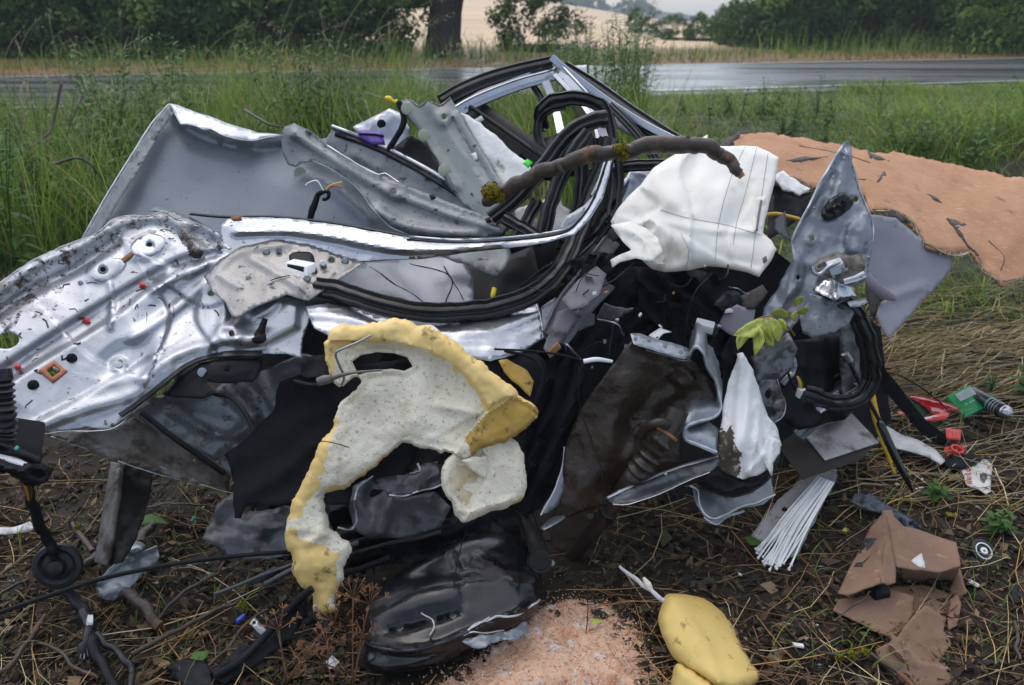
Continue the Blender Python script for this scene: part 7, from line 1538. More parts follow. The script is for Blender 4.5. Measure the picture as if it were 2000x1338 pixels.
tube('rod', [(1655, 700, 2.36), (1690, 770, 2.33), (1725, 835, 2.28)], .0065, M['plastic_black'], gs_, 10, 4)
tube('cylinder', [(1718, 826, 2.29), (1722, 834, 2.28), (1750, 895, 2.24), (1768, 930, 2.22), (1782, 960, 2.21)], [.010, .0135, .0135, .011, .004], M['tank'], gs_, 14, 4)
tube('joint', [(1650, 690, 2.36), (1660, 705, 2.36)], .012, M['zinc'], gs_, 8, 3)
tag(sheet('yellow_strap', [(1696, 768), (1708, 764), (1716, 800), (1730, 850), (1735, 842), (1742, 872), (1748, 900), (1742, 905), (1752, 925), (1746, 928), (1730, 890), (1714, 850), (1702, 810)], [(1696, 768, 2.38), (1730, 850, 2.34), (1748, 928, 2.28), (1714, 850, 2.34)], M['yellow_paint'], None, res=6, thick=.006, relief=[('r', [(1702, 770), (1722, 840), (1746, 920)], 5, .006)]), 'flat yellow metal strap standing behind the gas strut', 'strap')
tag(tube('black_belt', [(1708, 715, 2.7), (1740, 755, 2.72), (1775, 800, 2.72), (1810, 838, 2.7), (1850, 862, 2.66)], .024, M['fabric'], None, 8, 6, bead(.08), facing=fc, wob=.004), 'black belt webbing stretching from the wreck down to the red clip', 'belt')
tag(tube('thin_cable', [(1715, 725, 2.8), (1760, 735, 2.85), (1800, 758, 2.85), (1835, 785, 2.8), (1850, 800, 2.75)], .003, M['plastic_black'], None, 6, 6), 'thin black cable arching over the straw behind the belt webbing', 'cable')

# =================================================================== right hand litter
gc = thing('green_card', 'bright green card box with a pale label lying tilted on the straw', 'card box', P(1890, 810, 2.92))
pg = [(1850, 773), (1894, 752), (1930, 795), (1890, 815)]
a, b, c, d = (P(1850, 773, 2.95), P(1894, 752, 3.0), P(1930, 795, 2.9), P(1884, 815, 2.84))
pbox('box', a, b - a, d - a, (a - b).cross(d - a).normalized() * -.02, M['green_card'], gc, .002)
lb = [a + (b - a) * s + (d - a) * t for s, t in ((.12, .18), (.8, .18), (.8, .5), (.12, .5))]
nn = (b - a).cross(d - a).normalized(); nn = nn if nn.dot(Vector((0, 0, 1.55)) - a) > 0 else -nn
def quad_on(name, pts, off, mat, parent, th=.0008):
    return link_mesh(name, [tuple(p + nn * off) for p in pts], [(0, 1, 2, 3)], mat, parent, None, False, None, th, 0)
quad_on('label', lb, .0235, M['label_grey'], gc)
for q, (s0, s1, t0, t1) in enumerate(((.18, .30, .26, .42), (.36, .72, .24, .30), (.36, .66, .34, .38), (.36, .74, .42, .45))):
    quad_on('print', [a + (b - a) * s + (d - a) * t for s, t in ((s0, t0), (s1, t0), (s1, t1), (s0, t1))], .025, M['print_grey'], gc)
for s0 in (.2, .38, .5): quad_on('print', [a + (b - a) * s + (d - a) * t for s, t in ((s0, .66), (s0 + .08, .66), (s0 + .08, .70), (s0, .70))], .0225, M['label_grey'], gc)
cn_ = thing('spray_can', 'black spray can with a silver dome lying on its side beside the green box', 'spray can', P(1950, 815, 2.85))
ca, cb_ = P(1922, 782, 2.92), P(1968, 808, 2.80); ax_ = (cb_ - ca); ln_ = ax_.length
lathe('body', ca - ax_ * .6, ax_, [(0, .026), (.004, .030), (ln_ * 1.42, .030), (ln_ * 1.46, .028)], M['can_black'], cn_, 24)
lathe('dome', ca + ax_ * .86, ax_, [(0, .029), (.006, .030), (.016, .027), (.024, .019), (.028, .016), (.031, .017), (.034, .013), (.034, .004), (.042, .004), (.043, .002)], M['chrome'], cn_, 24)
for k_, (s, w) in enumerate(((.30, .05), (.45, .03), (.56, .03), (.68, .02))):
    lathe('print_band', ca + ax_ * (s - .02), ax_, [(0, .0302), (ln_ * w, .0302)], M['print_grey'] if k_ else M['teal'], cn_, 24)
tl = thing('tail_light', 'broken red tail light lens lying on the litter left of the green box', 'tail light', P(1830, 815, 2.85))
sheet('lens', [(1775, 774), (1800, 772), (1835, 780), (1862, 790), (1878, 799), (1870, 803), (1852, 802), (1838, 812), (1820, 806), (1800, 790)], [(1775, 774, 2.92), (1878, 799, 2.86), (1838, 812, 2.80), (1800, 776, 2.92)], M['lens_red'], tl, res=6, thick=.004, relief=[('r', [(1780, 776), (1830, 786), (1870, 798)], 5, .016)])
sheet('lens', [(1798, 818), (1820, 812), (1845, 804), (1856, 806), (1850, 818), (1825, 822), (1800, 824)], [(1798, 818, 2.78), (1856, 806, 2.8), (1825, 822, 2.76)], M['red_plastic'], tl, res=6, thick=.006, relief=[('r', [(1800, 820), (1850, 812)], 4, .01)])
sheet('inside', [(1778, 780), (1800, 788), (1818, 804), (1800, 818), (1788, 806)], [(1778, 780, 2.9), (1818, 804, 2.84), (1790, 812, 2.82)], M['lens_inside'], tl, res=6, thick=.003)
sheet('clear_rim', [(1800, 818), (1830, 811), (1834, 814), (1806, 823)], [(1800, 818, 2.77), (1834, 812, 2.78), (1806, 823, 2.76)], M['white_plastic'], tl, res=5, thick=.003)
rc = thing('red_clip', 'coral red plastic bung with a ribbed tab above the torn plastic bag', 'plastic clip', P(1862, 890, 2.55))
bs_ = P(1862, 880, 2.58)
lathe('collar', bs_ - Vector((.004, .012, .012)), (.12, -.25, 1), [(0, .030), (.004, .036), (.009, .036), (.011, .026), (.030, .023), (.034, .023), (.034, .017), (.012, .016)], M['red_plastic'], rc, 22)
lathe('collar', bs_ + Vector((.026, -.010, .0)), (1, -.5, .3), [(0, .018), (.004, .026), (.008, .026), (.010, .014)], M['red_plastic'], rc, 18)
tb = sheet('tab', [(1848, 836), (1878, 840), (1876, 860), (1850, 856)], [(1848, 836, 2.66), (1878, 840, 2.66), (1876, 860, 2.6), (1850, 856, 2.6)], M['red_plastic'], rc, smooth=False, res=5, thick=.006)
for s in (1854, 1861, 1868): line_on('rib', tb, [(s, 842), (s - 1, 856)], .0018, M['red_plastic'], rc, .001)
tag(tube('bolt', [(1858, 888, 2.52), (1862, 900, 2.5), (1864, 912, 2.48)], [.008, .005, .004], M['plastic_black'], None, 8, 3), 'dark pin sticking out below the coral red bung', 'pin')
tag(sheet('black_cloth', [(1842, 900), (1870, 882), (1900, 885), (1918, 895), (1905, 908), (1875, 915), (1850, 912)], [(u, v, GY(u, v, .03)) for u, v in ((1842, 900), (1870, 882), (1918, 895), (1875, 915))], M['fabric'], None, res=7, thick=.006, relief=[('c', .02, 20, 3)]), 'scrap of black cloth under the coral red bung', 'cloth')
pb = thing('plastic_bag', 'small torn clear plastic bag with red lettering lying on the mud at the right', 'plastic bag', P(1908, 960, 2.4))
bg_ = sheet('bag', [(1876, 896), (1900, 894), (1930, 898), (1940, 908), (1934, 932), (1936, 960), (1926, 966), (1905, 952), (1886, 946), (1880, 925)], [(u, v, GY(u, v, .02)) for u, v in ((1876, 896), (1940, 908), (1936, 960), (1886, 946))], M['film_white'], pb, res=6, thick=.0015, jag=1.5, relief=[('c', .014, 18, 3)])
patch_on('dark_window', bg_, [(1914, 926), (1926, 924), (1928, 934), (1922, 944), (1914, 938)], M['can_black'], pb, off=.002, thick=.0006)
def stroke_text(name, o, word, u0, v0, du, dv, w, mat, parent, th):
    """letters drawn as thin raised strokes: (du, dv) runs along the line, letters stand across it"""
    GL_ = {'B': [[(0, 0), (0, 1), (.6, .9), (.6, .6), (0, .5)], [(0, .5), (.65, .4), (.65, .1), (0, 0)]], 'O': [[(0, .1), (0, .9), (.3, 1), (.6, .9), (.6, .1), (.3, 0), (0, .1)]], 'S': [[(.6, .85), (.3, 1), (0, .8), (.1, .55), (.5, .45), (.6, .2), (.3, 0), (0, .15)]],
           'C': [[(.6, .8), (.3, 1), (0, .8), (0, .2), (.3, 0), (.6, .2)]], 'H': [[(0, 0), (0, 1)], [(.6, 0), (.6, 1)], [(0, .5), (.6, .5)]]}
    L = math.hypot(du, dv); ax = (du / L, dv / L); nx = (ax[1], -ax[0]); s = L / len(word); ps = []
    for i, ch in enumerate(word):
        for st in GL_[ch]:
            pp = [(u0 + ax[0] * (i * s + a * s) + nx[0] * b * w, v0 + ax[1] * (i * s + a * s) + nx[1] * b * w) for a, b in st]
            line_on(name, o, pp, th, mat, parent, .0015, k=5, step=3)
stroke_text('letter', bg_, 'BOSCH', 1898, 944, -4, -40, 8, M['print_red'], pb, .0016)
for q, u in enumerate((1908, 1931)):
    for v in (902, 912): line_on('print_line', bg_, [(u - 4, v), (u + 3, v + 1)], .0010, M['print_grey'], pb, .002)
tag(sheet('white_film', [(1700, 838), (1730, 830), (1765, 850), (1800, 862), (1830, 880), (1845, 900), (1838, 908), (1815, 894), (1780, 882), (1740, 872), (1715, 860)], [(u, v, GY(u, v, .05)) for u, v in ((1700, 838), (1800, 862), (1842, 904), (1740, 872))], M['film_white'], None, res=7, thick=.002, relief=[('c', .03, 30, 3), ('r', [(1710, 845), (1780, 868), (1838, 900)], 6, .016)], jag=1), 'dirty white strip of plastic film trailing from behind the yellow strap', 'film')
tag(sheet('fleece_scrap', [(1600, 800), (1625, 792), (1652, 800), (1650, 815), (1620, 822), (1600, 830)], [(1600, 800, 2.5), (1652, 800, 2.55), (1610, 826, 2.42)], M['insulation'], None, res=7, thick=.01, relief=[('c', .03, 20, 3)]), 'scrap of white fleece behind the steel box', 'fleece')
tag(sheet('blue_bag', [(1660, 978), (1672, 965), (1700, 963), (1722, 978), (1740, 990), (1770, 1005), (1800, 1030), (1780, 1034), (1745, 1012), (1712, 1000), (1680, 990)], [(u, v, GY(u, v, .03)) for u, v in ((1660, 978), (1700, 963), (1800, 1030), (1712, 1000))], M['bag_dark'], None, res=6, thick=.002, relief=[('c', .04, 24, 3)]), 'crumpled dark blue plastic bag behind the cardboard box', 'plastic bag')
wh = thing('toy_wheel', 'small black toy wheel with a white hub lying on the mud at the right edge', 'wheel', G(1918, 1078))
ctr = P(1918, 1078, GY(1918, 1078, .02)); ax2 = Vector((.12, -.55, .8))
lathe('tyre', ctr, ax2, [(-.012, .026), (-.010, .036), (0, .040), (.008, .038), (.011, .032), (.010, .026)], M['rubber'], wh, 24)
lathe('hub', ctr, ax2, [(.004, .027), (.010, .027), (.011, .024), (.007, .019), (.009, .012), (.012, .011), (.012, .004), (.008, .003)], M['white_plastic'], wh, 24)
for q, (u, v, sx, sy_, m, lab) in enumerate(((1795, 958, .03, .008, 'white_plastic', 'white bolt shaped plastic pin lying above the cardboard box'), (1752, 950, .016, .012, 'white_plastic', 'white plastic flake between the gas strut tip and the cardboard box'), (1800, 940, .008, .008, 'white_plastic', 'tiny white crumb right of the gas strut tip'),
        (1900, 1144, .030, .014, 'film_white', 'white shard of plastic right of the cardboard box'), (1558, 1265, .028, .016, 'white_plastic', 'white oval scrap between the foam headrest and the cardboard'), (1445, 1126, .012, .010, 'white_plastic', 'tiny white crumb below the cable ties'),
        (1988, 1165, .07, .04, 'plastic_black', 'black plastic scrap at the right edge of the picture'), (1765, 1000, .02, .012, 'sheet_dark', 'grey plastic chip beside the dark blue bag'), (1832, 646, .014, .008, 'white_plastic', 'small white chip on the mud below the lilac trim'), (1812, 862, .05, .01, 'chrome', 'thin bright metal pin beside the white film'),
        (1800, 840, .026, .018, 'sheet_dark', 'dark grey plastic chip under the tail light'), (1760, 812, .035, .02, 'red_plastic', 'small red plastic fragment left of the tail light'), (1750, 822, .05, .028, 'sheet_dark', 'grey plastic fragment beside the yellow strap'), (1720, 795, .07, .05, 'sheet_dark', 'larger dark grey plastic plate behind the gas strut'),
        (1848, 830, .03, .012, 'chrome', 'bright chip of metal above the coral red tab'), (1900, 830, .04, .02, 'sheet_dark', 'dark plastic chip under the spray can'), (1962, 860, .02, .03, 'plastic_black', 'black plastic scrap below the spray can'), (1860, 1010, .018, .05, 'moss', 'yellow mossy stub of twig above the cardboard box'),
        (1650, 1040, .030, .014, 'leaf_yellow', 'small pale yellow leaf between the cable ties and the cardboard'), (1785, 985, .012, .010, 'lichen', 'tiny orange crumb beside the white pin'), (1622, 975, .07, .03, 'plastic_black', 'dark bent plastic piece right of the cable tie bag'))):
    p = G(u, v); g = np.random.default_rng(q)
    tag(obox('scrap', p + Vector((0, 0, .008)), sx, sy_, .006 if sx < .06 else .012, (g.uniform(-.3, .3), g.uniform(-.3, .3), g.uniform(0, 3)), M[m], None, .0015), lab, 'scrap')

# walnut leaf sprig
sg = thing('leaf_sprig', 'yellow green compound leaf sprig hanging from the torn pillar', 'leaf', P(1510, 640, 2.0))
tube('stem', [(1552, 655, 2.04), (1535, 635, 2.02), (1505, 618, 2.0), (1475, 625, 2.0), (1458, 650, 1.99)], [.003, .002, .0015], M['weed_brown'], sg, 6, 6)
def leaflet(u0, v0, u1, v1, w, Y0, Y1, seed):
    du, dv = u1 - u0, v1 - v0; L = math.hypot(du, dv); nx, ny = -dv / L, du / L; c = .12 * L * (1 if seed % 2 else -1)
    mid = [(u0 + du * t + nx * c * math.sin(t * 3.1), v0 + dv * t + ny * c * math.sin(t * 3.1)) for t in (0, .25, .55, .8, 1)]
    ww = (0, .75, 1, .6, 0)
    ol = [(m[0] + nx * w * k, m[1] + ny * w * k) for m, k in zip(mid, ww)] + [(m[0] - nx * w * k, m[1] - ny * w * k) for m, k in list(zip(mid, ww))[-2:0:-1]]
    sheet('leaflet', ol, [(u0, v0, Y0), (u1, v1, Y1), ((u0 + u1) / 2 + nx * w, (v0 + v1) / 2 + ny * w, (Y0 + Y1) / 2 + .012)], M['leaf_yellow'], sg, res=5, step=4, thick=.0006, relief=[('r', mid, 4, -.006), ('n', .008, 16, seed)])
for q, a in enumerate(((1495, 618, 1432, 655, 15), (1482, 626, 1440, 686, 12), (1476, 630, 1474, 694, 12), (1494, 622, 1512, 678, 14), (1500, 618, 1520, 668, 13), (1520, 622, 1536, 644, 10), (1500, 612, 1545, 622, 9))):
    leaflet(*a, 2.0 - .008 * q, 1.96 - .008 * q, q)
for q, a in enumerate(((1552, 600, 1572, 580, 7), (1556, 612, 1580, 600, 7), (1552, 630, 1556, 606, 6))): leaflet(*a, 2.02, 2.02, q + 20)

# =================================================================== left foreground litter
hn_ = thing('wiring_harness', 'taped black wiring harness with a rubber grommet trailing down the left side', 'wiring harness', G(110, 1110))
def gr(pts): return [(u, v, GY(u, v, z)) for u, v, z in pts]
tube('loom', [(48, 935, 1.72), (56, 965, 1.74), (66, 1000, 1.76), (84, 1035, 1.78), (98, 1062, 1.79), (104, 1090, 1.78)], [.009, .011, .015, .013, .015, .012], M['plastic_black'], hn_, 10, 7, wob=.012, seed=2)
tube('loom', gr([(118, 1135, .05), (136, 1160, .05), (160, 1190, .05), (176, 1222, .05), (182, 1258, .05), (198, 1300, .05), (225, 1345, .05), (235, 1400, .05)]), [.011, .013, .015, .014, .012, .011, .011], M['plastic_black'], hn_, 10, 7, wob=.012, seed=5)
tube('branch_loom', gr([(165, 1195, .06), (172, 1225, .06), (168, 1255, .05), (160, 1275, .04)]), [.012, .013, .012, .014], M['rubber'], hn_, 8, 6, wob=.01, seed=8)
for q in range(9): tube('wire', gr([(165 + q, 1258, .05), (158 + 2.5 * q, 1272, .045), (152 + 4 * q, 1284 + random.uniform(-6, 6), .035)]), .002, M['rod' if q % 2 else 'plastic_black'], hn_, 5, 4)
tube('branch_loom', gr([(190, 1240, .05), (215, 1262, .05), (238, 1285, .05), (255, 1310, .045), (250, 1345, .04)]), [.008, .009, .010, .008], M['rubber'], hn_, 8, 6, wob=.012, seed=9)
p0 = P(106, 1106, 1.78)
lathe('grommet', p0 + Vector((.0, .02, -.01)), (.25, -1, .35), [(-.012, .040), (.0, .062), (.010, .066), (.018, .062), (.020, .050), (.012, .040), (.018, .026), (.034, .020), (.036, .010)], M['rubber'], hn_, 26)
tube('tape_band', [(170, 1214, GY(170, 1214, .075)), (180, 1214, GY(180, 1214, .07))], .016, M['white_plastic'], hn_, 8, 3, bead(.5))
# big connector
kb = pbox('connector', P(-30, 850, 1.62), P(58, 850, 1.66) - P(-30, 850, 1.62) + Vector((.01, 0, -.02)), P(-40, 905, 1.56) - P(-30, 850, 1.62), Vector((.008, .05, .03)), M['plastic_black'], hn_, .006)
cbx = thing('multi_pin_connector', 'broken black multi pin connector with a white insert at the left edge', 'connector', P(40, 940, 1.62))
sheet('housing', [(-40, 852), (10, 838), (45, 858), (78, 872), (84, 892), (80, 905), (50, 892), (0, 885), (-40, 880)], [(-40, 852, 1.60), (45, 858, 1.66), (80, 905, 1.62), (-40, 880, 1.56)], M['plastic_black'], cbx, smooth=False, res=7, thick=.02, relief=[('s', [(-30, 866), (40, 876), (84, 896)], 3, .010, 20)])
sheet('white_insert', [(-40, 878), (0, 882), (30, 892), (55, 905), (52, 912), (20, 902), (-40, 890)], [(-40, 878, 1.555), (55, 905, 1.60), (20, 902, 1.57)], M['white_plastic'], cbx, smooth=False, res=6, thick=.012)
sheet('pin_block', [(-40, 890), (0, 895), (45, 912), (82, 905), (106, 914), (98, 928), (84, 945), (60, 938), (40, 930), (0, 915), (-40, 905)], [(-40, 890, 1.54), (106, 914, 1.62), (84, 945, 1.58), (0, 910, 1.53)], M['plastic_black'], cbx, smooth=False, res=6, thick=.025, relief=[('b', 70, 925, 16, 8, 20, -.012), ('r', [(-30, 900), (30, 918), (90, 918)], 3, .008)])
patch_on('teal_lock', list(SURF)[-3], [(28, 876), (36, 868), (40, 873), (33, 879)], M['teal'], cbx, off=.003)
for q, m_ in enumerate(('red_wire', 'yellow_clip', 'copper', 'plastic_black', 'moss', 'plastic_black')): tube('wire', [(46 + 3 * q, 930, 1.64), (44 + 4 * q, 945, 1.67), (50 + 3 * q, 962, 1.71), (56 + q, 978, 1.74)], .0024, M[m_], cbx, 6, 5)
# corrugated boot
c = wpath([(2, 722, 1.64), (6, 745, 1.63), (8, 775, 1.62), (10, 805, 1.61), (12, 838, 1.61), (8, 862, 1.60)], 14)
t_ = np.linspace(0, 1, len(c)); V, Fs = sweep(c, np.where(t_ < .18, .022, .021 + .0035 * np.sin(t_ * 2 * math.pi * 13)), CIRC(16))
tag(link_mesh('corrugated_boot', V, Fs, M['rubber'], None, None, True, 60), 'black corrugated rubber boot hanging at the left edge', 'rubber boot')
# grey rail with a black strip
rl = thing('door_rail', 'muddy grey rail with a wide black strip standing in the mud at lower left', 'rail', G(200, 1110))
sheet('rail', [(216, 902), (236, 906), (232, 960), (222, 1020), (212, 1085), (206, 1105), (184, 1098), (190, 1060), (198, 1010), (208, 950)], [(216, 902, 1.98), (236, 906, 1.96), (184, 1098, 1.76), (206, 1105, 1.74)], M['muddy_metal'], rl, smooth=False, res=7, thick=.012, relief=[('s', [(230, 902), (196, 1105)], 3, -.008)])
sheet('black_strip', [(238, 906), (300, 915), (294, 960), (280, 1010), (262, 1060), (240, 1098), (212, 1104), (222, 1030), (232, 970)], [(238, 906, 1.99), (300, 915, 2.02), (240, 1098, 1.77), (212, 1104, 1.76)], M['rubber_brown'], rl, res=8, thick=.006, relief=[('n', .006, 12, 2), ('c', .01, 30, 3)])
# black stay
tag(tube('black_rod', [(-60, 1212, 1.50), (0, 1196, 1.53), (100, 1162, 1.57), (200, 1130, 1.61), (320, 1105, 1.66), (440, 1088, 1.70), (560, 1078, 1.75), (640, 1075, 1.80)], .0062, M['plastic_black'], None, 10, 6), 'long thin black rod lying across the litter from the left edge to the yellow foam', 'rod')
gp_ = thing('grey_bracket', 'torn light grey metal bracket lying under the black rod at lower left', 'metal scrap', G(250, 1150))
gb = sheet('plate', [(188, 1150), (195, 1130), (212, 1110), (232, 1092), (262, 1082), (290, 1072), (306, 1066), (311, 1085), (308, 1096), (280, 1120), (262, 1140), (240, 1158), (222, 1174), (205, 1172), (192, 1166)], [(u, v, GY(u, v, z)) for u, v, z in ((188, 1150, .04), (306, 1066, .10), (311, 1096, .06), (205, 1172, .03), (250, 1100, .10))], M['grey'], gp_, res=6, thick=.002, relief=[('r', [(230, 1150), (200, 1160)], 8, .012), ('s', [(195, 1140), (260, 1086), (306, 1070)], 5, -.012, 20), ('c', .01, 40, 2)])
edge_on('torn_edge', gb, [(212, 1112), (235, 1094), (262, 1084), (306, 1067)], .003, M['zinc'], gp_, off=.002, seed=2)
pillow('curled_foil', [(236, 1072), (246, 1060), (268, 1056), (284, 1066), (272, 1080), (250, 1082)], [(u, v, GY(u, v, .10)) for u, v in ((236, 1072), (284, 1066), (260, 1082))], M['zinc'], gp_, front=.02, back=.01, rim=12, res=5, relief=[('c', .03, 14, 2)])
tag(sheet('white_strip', [(-30, 1028), (20, 1030), (58, 1020), (66, 1034), (40, 1042), (-30, 1044)], gr([(-30, 1028, .04), (66, 1030, .04), (0, 1044, .03)]), M['film_white'], None, res=6, thick=.004, relief=[('c', .02, 20, 3)], jag=1), 'silvery white metal strip lying at the left edge under the harness', 'strip')
# sticks
for q, (pts, r, mat, lab) in enumerate((([(228, 1165, .03), (252, 1162, .05), (285, 1190, .05), (312, 1222, .03)], (.020, .022, .020), 'bark', 'thick peeled stick under the torn grey bracket'), ([(275, 1062, .05), (290, 1030, .06), (302, 1024, .06)], (.024, .020, .014), 'bark', 'reddish broken stick end standing beside the green leaf at lower left'),
        ([(310, 1205, .03), (360, 1160, .04), (410, 1128, .05), (440, 1100, .06)], (.007, .008, .006), 'bark', 'straight twig slanting up right below the black rod'), ([(258, 1280, .03), (320, 1245, .04), (380, 1210, .05), (450, 1178, .05), (470, 1178, .04)], (.008, .009, .008, .006), 'bark', 'long twig with a mossy tip below the foam'),
        ([(-20, 1325, .02), (30, 1290, .03), (66, 1240, .03), (90, 1200, .04)], (.008, .010, .009), 'bark', 'twig slanting across the lower left corner'), ([(70, 1258, .02), (110, 1275, .03), (150, 1305, .03), (190, 1325, .02)], (.006, .007, .006), 'bark', 'twig lying in the straw left of the harness end'),
        ([(145, 1020, .04), (160, 1048, .05), (180, 1078, .04)], (.011, .013, .012), 'bark', 'short mossy twig left of the grey rail'), ([(285, 988, .05), (330, 982, .06), (380, 986, .06), (430, 992, .05)], (.004, .005, .004), 'bark', 'thin bent twig right of the black strip'),
        ([(150, 1105, .03), (175, 1098, .04), (188, 1080, .04)], (.016, .018, .012), 'bark', 'stubby reddish stick at the foot of the grey rail'), ([(395, 1280, .02), (440, 1272, .03), (490, 1270, .02)], (.004, .005, .003), 'bark', 'small twig beside the buried black plastic'),
        ([(1590, 1272, .03), (1640, 1278, .04), (1700, 1280, .04), (1760, 1320, .04), (1790, 1350, .03)], (.006, .007, .008, .007), 'bark', 'twig with a mossy stretch in front of the cardboard box'), ([(1980, 1215, .03), (1985, 1260, .04), (1995, 1290, .03)], (.006, .007, .006), 'bark', 'dark twig at the right edge below the black scrap'),
        ([(60, 1130, .02), (20, 1150, .03), (-30, 1180, .03)], (.006, .006), 'bark', 'thin twig at the left edge beside the grommet'), ([(350, 1330, .02), (420, 1290, .03), (470, 1230, .04), (520, 1190, .05)], (.005, .006, .005), 'bark', 'thin dark twig leaning on the buried black plastic'))):
    tag(tube('stick', gr(pts), np.array(r) * .72, M[mat], None, 8, 6, wob=.014, seed=q * 3), lab, 'stick')
for u, v, r, z in ((474, 1180, .016, .05), (415, 1190, .010, .04), (152, 1030, .014, .05), (1664, 1278, .016, .05), (1690, 1274, .014, .05), (1640, 1282, .012, .05)):
    tag(tuft('moss_tuft', u, v, GY(u, v, z), r, 120, M['moss'], None, int(u)), {474: 'yellow green moss on the tip of the long twig below the foam', 415: 'small moss patch on the long twig below the foam', 152: 'moss on the short twig left of the grey rail', 1664: 'yellow moss clump in the middle of the twig before the cardboard box', 1690: 'yellow moss clump at the right on the twig before the cardboard box', 1640: 'small moss clump at the left on the twig before the cardboard box'}[u], 'moss')
# leaves on the ground
def gleaf(u, v, L, W, a, mat, lab, seed, z=.03):
    b = ([], []); p = P(u, v, GY(u, v, z)); leaf(b, p, (math.cos(a), math.sin(a), .15), L, W, droop=.3, fold=.3, seg=6)
    tag(link_mesh('fallen_leaf', *b, M[mat], None, None, True, None, .0006, 0), lab, 'leaf')
gleaf(272, 1020, .085, .055, .1, 'leaf_green', 'green leaf lying by the reddish stick at lower left', 1, .06)
gleaf(1462, 1062, .05, .05, .4, 'leaf_green', 'green leaf beside the end of the cable ties', 2); gleaf(380, 1295, .05, .04, 1.2, 'leaf_mid', 'small pale leaf near the buried black plastic', 3)
gleaf(1155, 1218, .035, .02, .4, 'leaf_yellow', 'small yellow green leaf on the absorbent heap', 4, .05)
weed(.07, 7, .06, .035, 300, M['leaf_green'], 'small green seedling on the mud right of the cardboard box', G(1945, 1040), 'seedling', None, None, .7)
weed(.06, 6, .05, .03, 301, M['leaf_green'], 'small green seedling left of the torn plastic bag', G(1830, 975), 'seedling', None, None, .7)
weed(.16, 8, .09, .05, 302, M['leaf_mid'], 'fresh green sprout at the right edge above the spray can', G(2005, 780), 'seedling', None, None, .7)
weed(.09, 6, .05, .012, 303, M['leaf_green'], 'tuft of narrow green leaves just above the spray can', G(1935, 770), 'seedling', None, None, .6)
# buried black plastic, bracket strip, dry umbels
bp_ = thing('buried_trim', 'curved black plastic trim half buried in the mud left of the tank', 'trim', G(540, 1260))
tube('edge', gr([(420, 1320, .03), (470, 1290, .05), (520, 1240, .08), (560, 1195, .12), (590, 1165, .16), (610, 1150, .18)]), .010, M['plastic_black'], bp_, 10, 7)
sheet('plate', [(400, 1320), (460, 1270), (520, 1220), (570, 1180), (600, 1170), (600, 1205), (560, 1255), (500, 1300), (440, 1335)], gr([(400, 1320, .02), (520, 1220, .07), (600, 1170, .15), (600, 1205, .10), (440, 1335, .02)]), M['plastic_black'], bp_, res=9, thick=.004, relief=[('c', .02, 40, 3)])
sheet('plate', [(330, 1300), (360, 1285), (400, 1290), (420, 1338), (380, 1345), (345, 1330)], gr([(330, 1300, .03), (400, 1290, .04), (380, 1345, .03)]), M['plastic_black'], bp_, smooth=False, res=8, thick=.02, relief=[('c', .02, 24, 3)])
tube('corrugated_piece', gr([(595, 1215, .08), (615, 1205, .09), (635, 1215, .09), (640, 1235, .08), (625, 1255, .06)]), .014, M['plastic_black'], bp_, 10, 6, wob=.004)
tag(sheet('steel_strip', [(488, 1218), (498, 1206), (514, 1222), (531, 1238), (522, 1250), (505, 1236)], gr([(488, 1218, .10), (498, 1206, .11), (531, 1238, .08), (522, 1250, .07)]), M['rod'], None, smooth=False, res=6, thick=.003, holes=[H(497, 1216, 3)]), 'small flat steel strip with a hole lying on the buried black trim', 'strip')
tag(tube('cap_plug', gr([(462, 1214, .08), (470, 1208, .08), (478, 1200, .08)]), [.006, .006, .004], M['blue_wire'], None, 8, 3), 'small blue cap beside the flat steel strip', 'cap')
tag(tube('teal_pin', gr([(374, 1018, .04), (380, 1010, .05)]), [.004, .006], M['teal'], None, 8, 3), 'tiny teal pin with a white tip in the litter below the black cloth', 'pin')
tag(tube('copper_wire', gr([(480, 1242, .05), (495, 1250, .06), (508, 1246, .06), (516, 1228, .09)]), .0012, M['copper'], None, 5, 5), 'curled copper wire under the flat steel strip', 'wire')
tag(tube('dark_plastic_piece', gr([(485, 1138, .07), (510, 1128, .08), (540, 1110, .09)]), [.008, .012, .009], M['sheet_dark'], None, 8, 4, bead(.5)), 'short dark grey plastic rod under the grey undertray', 'plastic piece')
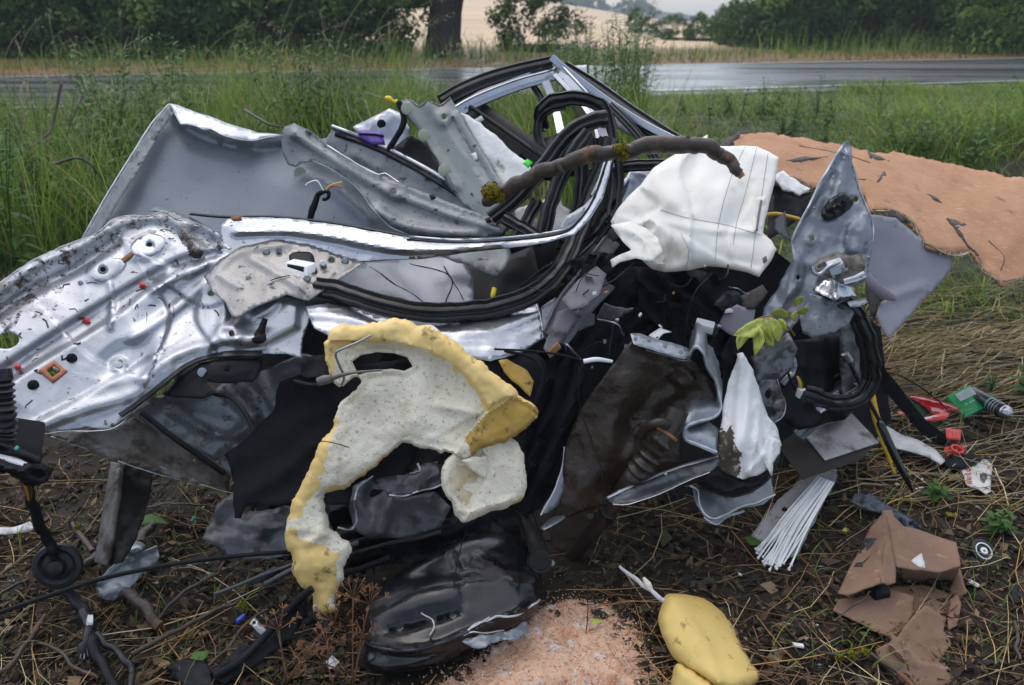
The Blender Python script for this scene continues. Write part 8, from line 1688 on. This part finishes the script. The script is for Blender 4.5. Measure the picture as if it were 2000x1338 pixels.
def umbel(u, v, tops, lab):
    t = thing('dry_umbel', lab, 'dry plant', G(u, v)); g = np.random.default_rng(int(u))
    for (tu, tv, tY) in tops:
        b = G(u, v); m_ = P(tu, tv, tY); C = np.array([b + (m_ - b) * s + Vector((0, 0, .02 * math.sin(s * 3.1))) for s in np.linspace(0, 1, 5)])
        V, Fs = sweep(C, np.linspace(.0022, .0014, 5), CIRC(5)); st = link_mesh('stem', V, Fs, M['weed_brown'], t)
        for q in range(9):
            d = Vector((g.normal(), g.normal(0, .7), abs(g.normal()) + .5)).normalized(); e = m_ + d * g.uniform(.03, .055)
            V, Fs = sweep(np.array([m_, m_ + (e - m_) * .6, e]), np.array([.001, .0009, .0007]), CIRC(4)); V = list(map(tuple, V)); n0 = len(V)
            for z in range(6):
                d2 = (d + Vector(g.normal(0, .6, 3))).normalized(); f_ = e + d2 * .014; sd = d2.cross(Vector((0, 0, 1))).normalized() * .0012; k = len(V)
                V += [tuple(e - sd * .5), tuple(e + sd * .5), tuple(f_ + sd), tuple(f_ - sd)]; Fs.append((k, k + 1, k + 2, k + 3))
            link_mesh('ray', V, Fs, M['weed_brown'], st)
umbel(560, 1338, ((545, 1230, 1.48), (640, 1260, 1.46), (655, 1215, 1.5), (600, 1290, 1.44)), 'rust brown dry umbel plant in front of the tank, its heads lowest')
umbel(690, 1345, ((722, 1180, 1.50), (690, 1165, 1.52), (640, 1300, 1.44), (712, 1250, 1.48)), 'rust brown dry umbel plant rising against the left end of the tank')
tag(sheet('white_scrap', [(635, 1295), (648, 1282), (662, 1292), (655, 1304), (642, 1308)], gr([(635, 1295, .03), (648, 1282, .04), (655, 1304, .03)]), M['film_white'], None, res=5, thick=.002, relief=[('c', .02, 10, 2)]), 'small white crumpled scrap left of the tank bottom', 'scrap')
# crumbs of glass, plastic and bark sprinkled round the wreck
n = 420; xy = np.vstack([pts_img(200, 1500, 2050, 780, 1330), pts_img(220, -40, 700, 900, 1338)])
r = RNG.uniform(.002, .007, n)
V = (np.concatenate([xy, (terrain(xy[:, 0], xy[:, 1]) + .006)[:, None]], 1)[:, None] + OCT[None] * r[:, None, None] * np.array([1.6, 1, .4]) + RNG.normal(0, .3, (n, 6, 3)) * r[:, None, None]).reshape(-1, 3)
fast_mesh('crash_crumbs', V, (np.arange(n)[:, None, None] * 6 + OF[None]).reshape(-1, 3), M['granule'], np.repeat(pal([(.55, .56, .56), (.30, .31, .33), (.05, .05, .06), (.20, .12, .06), (.12, .15, .03)], n)[:, None], 6, 1).reshape(-1, 3), 'stuff')
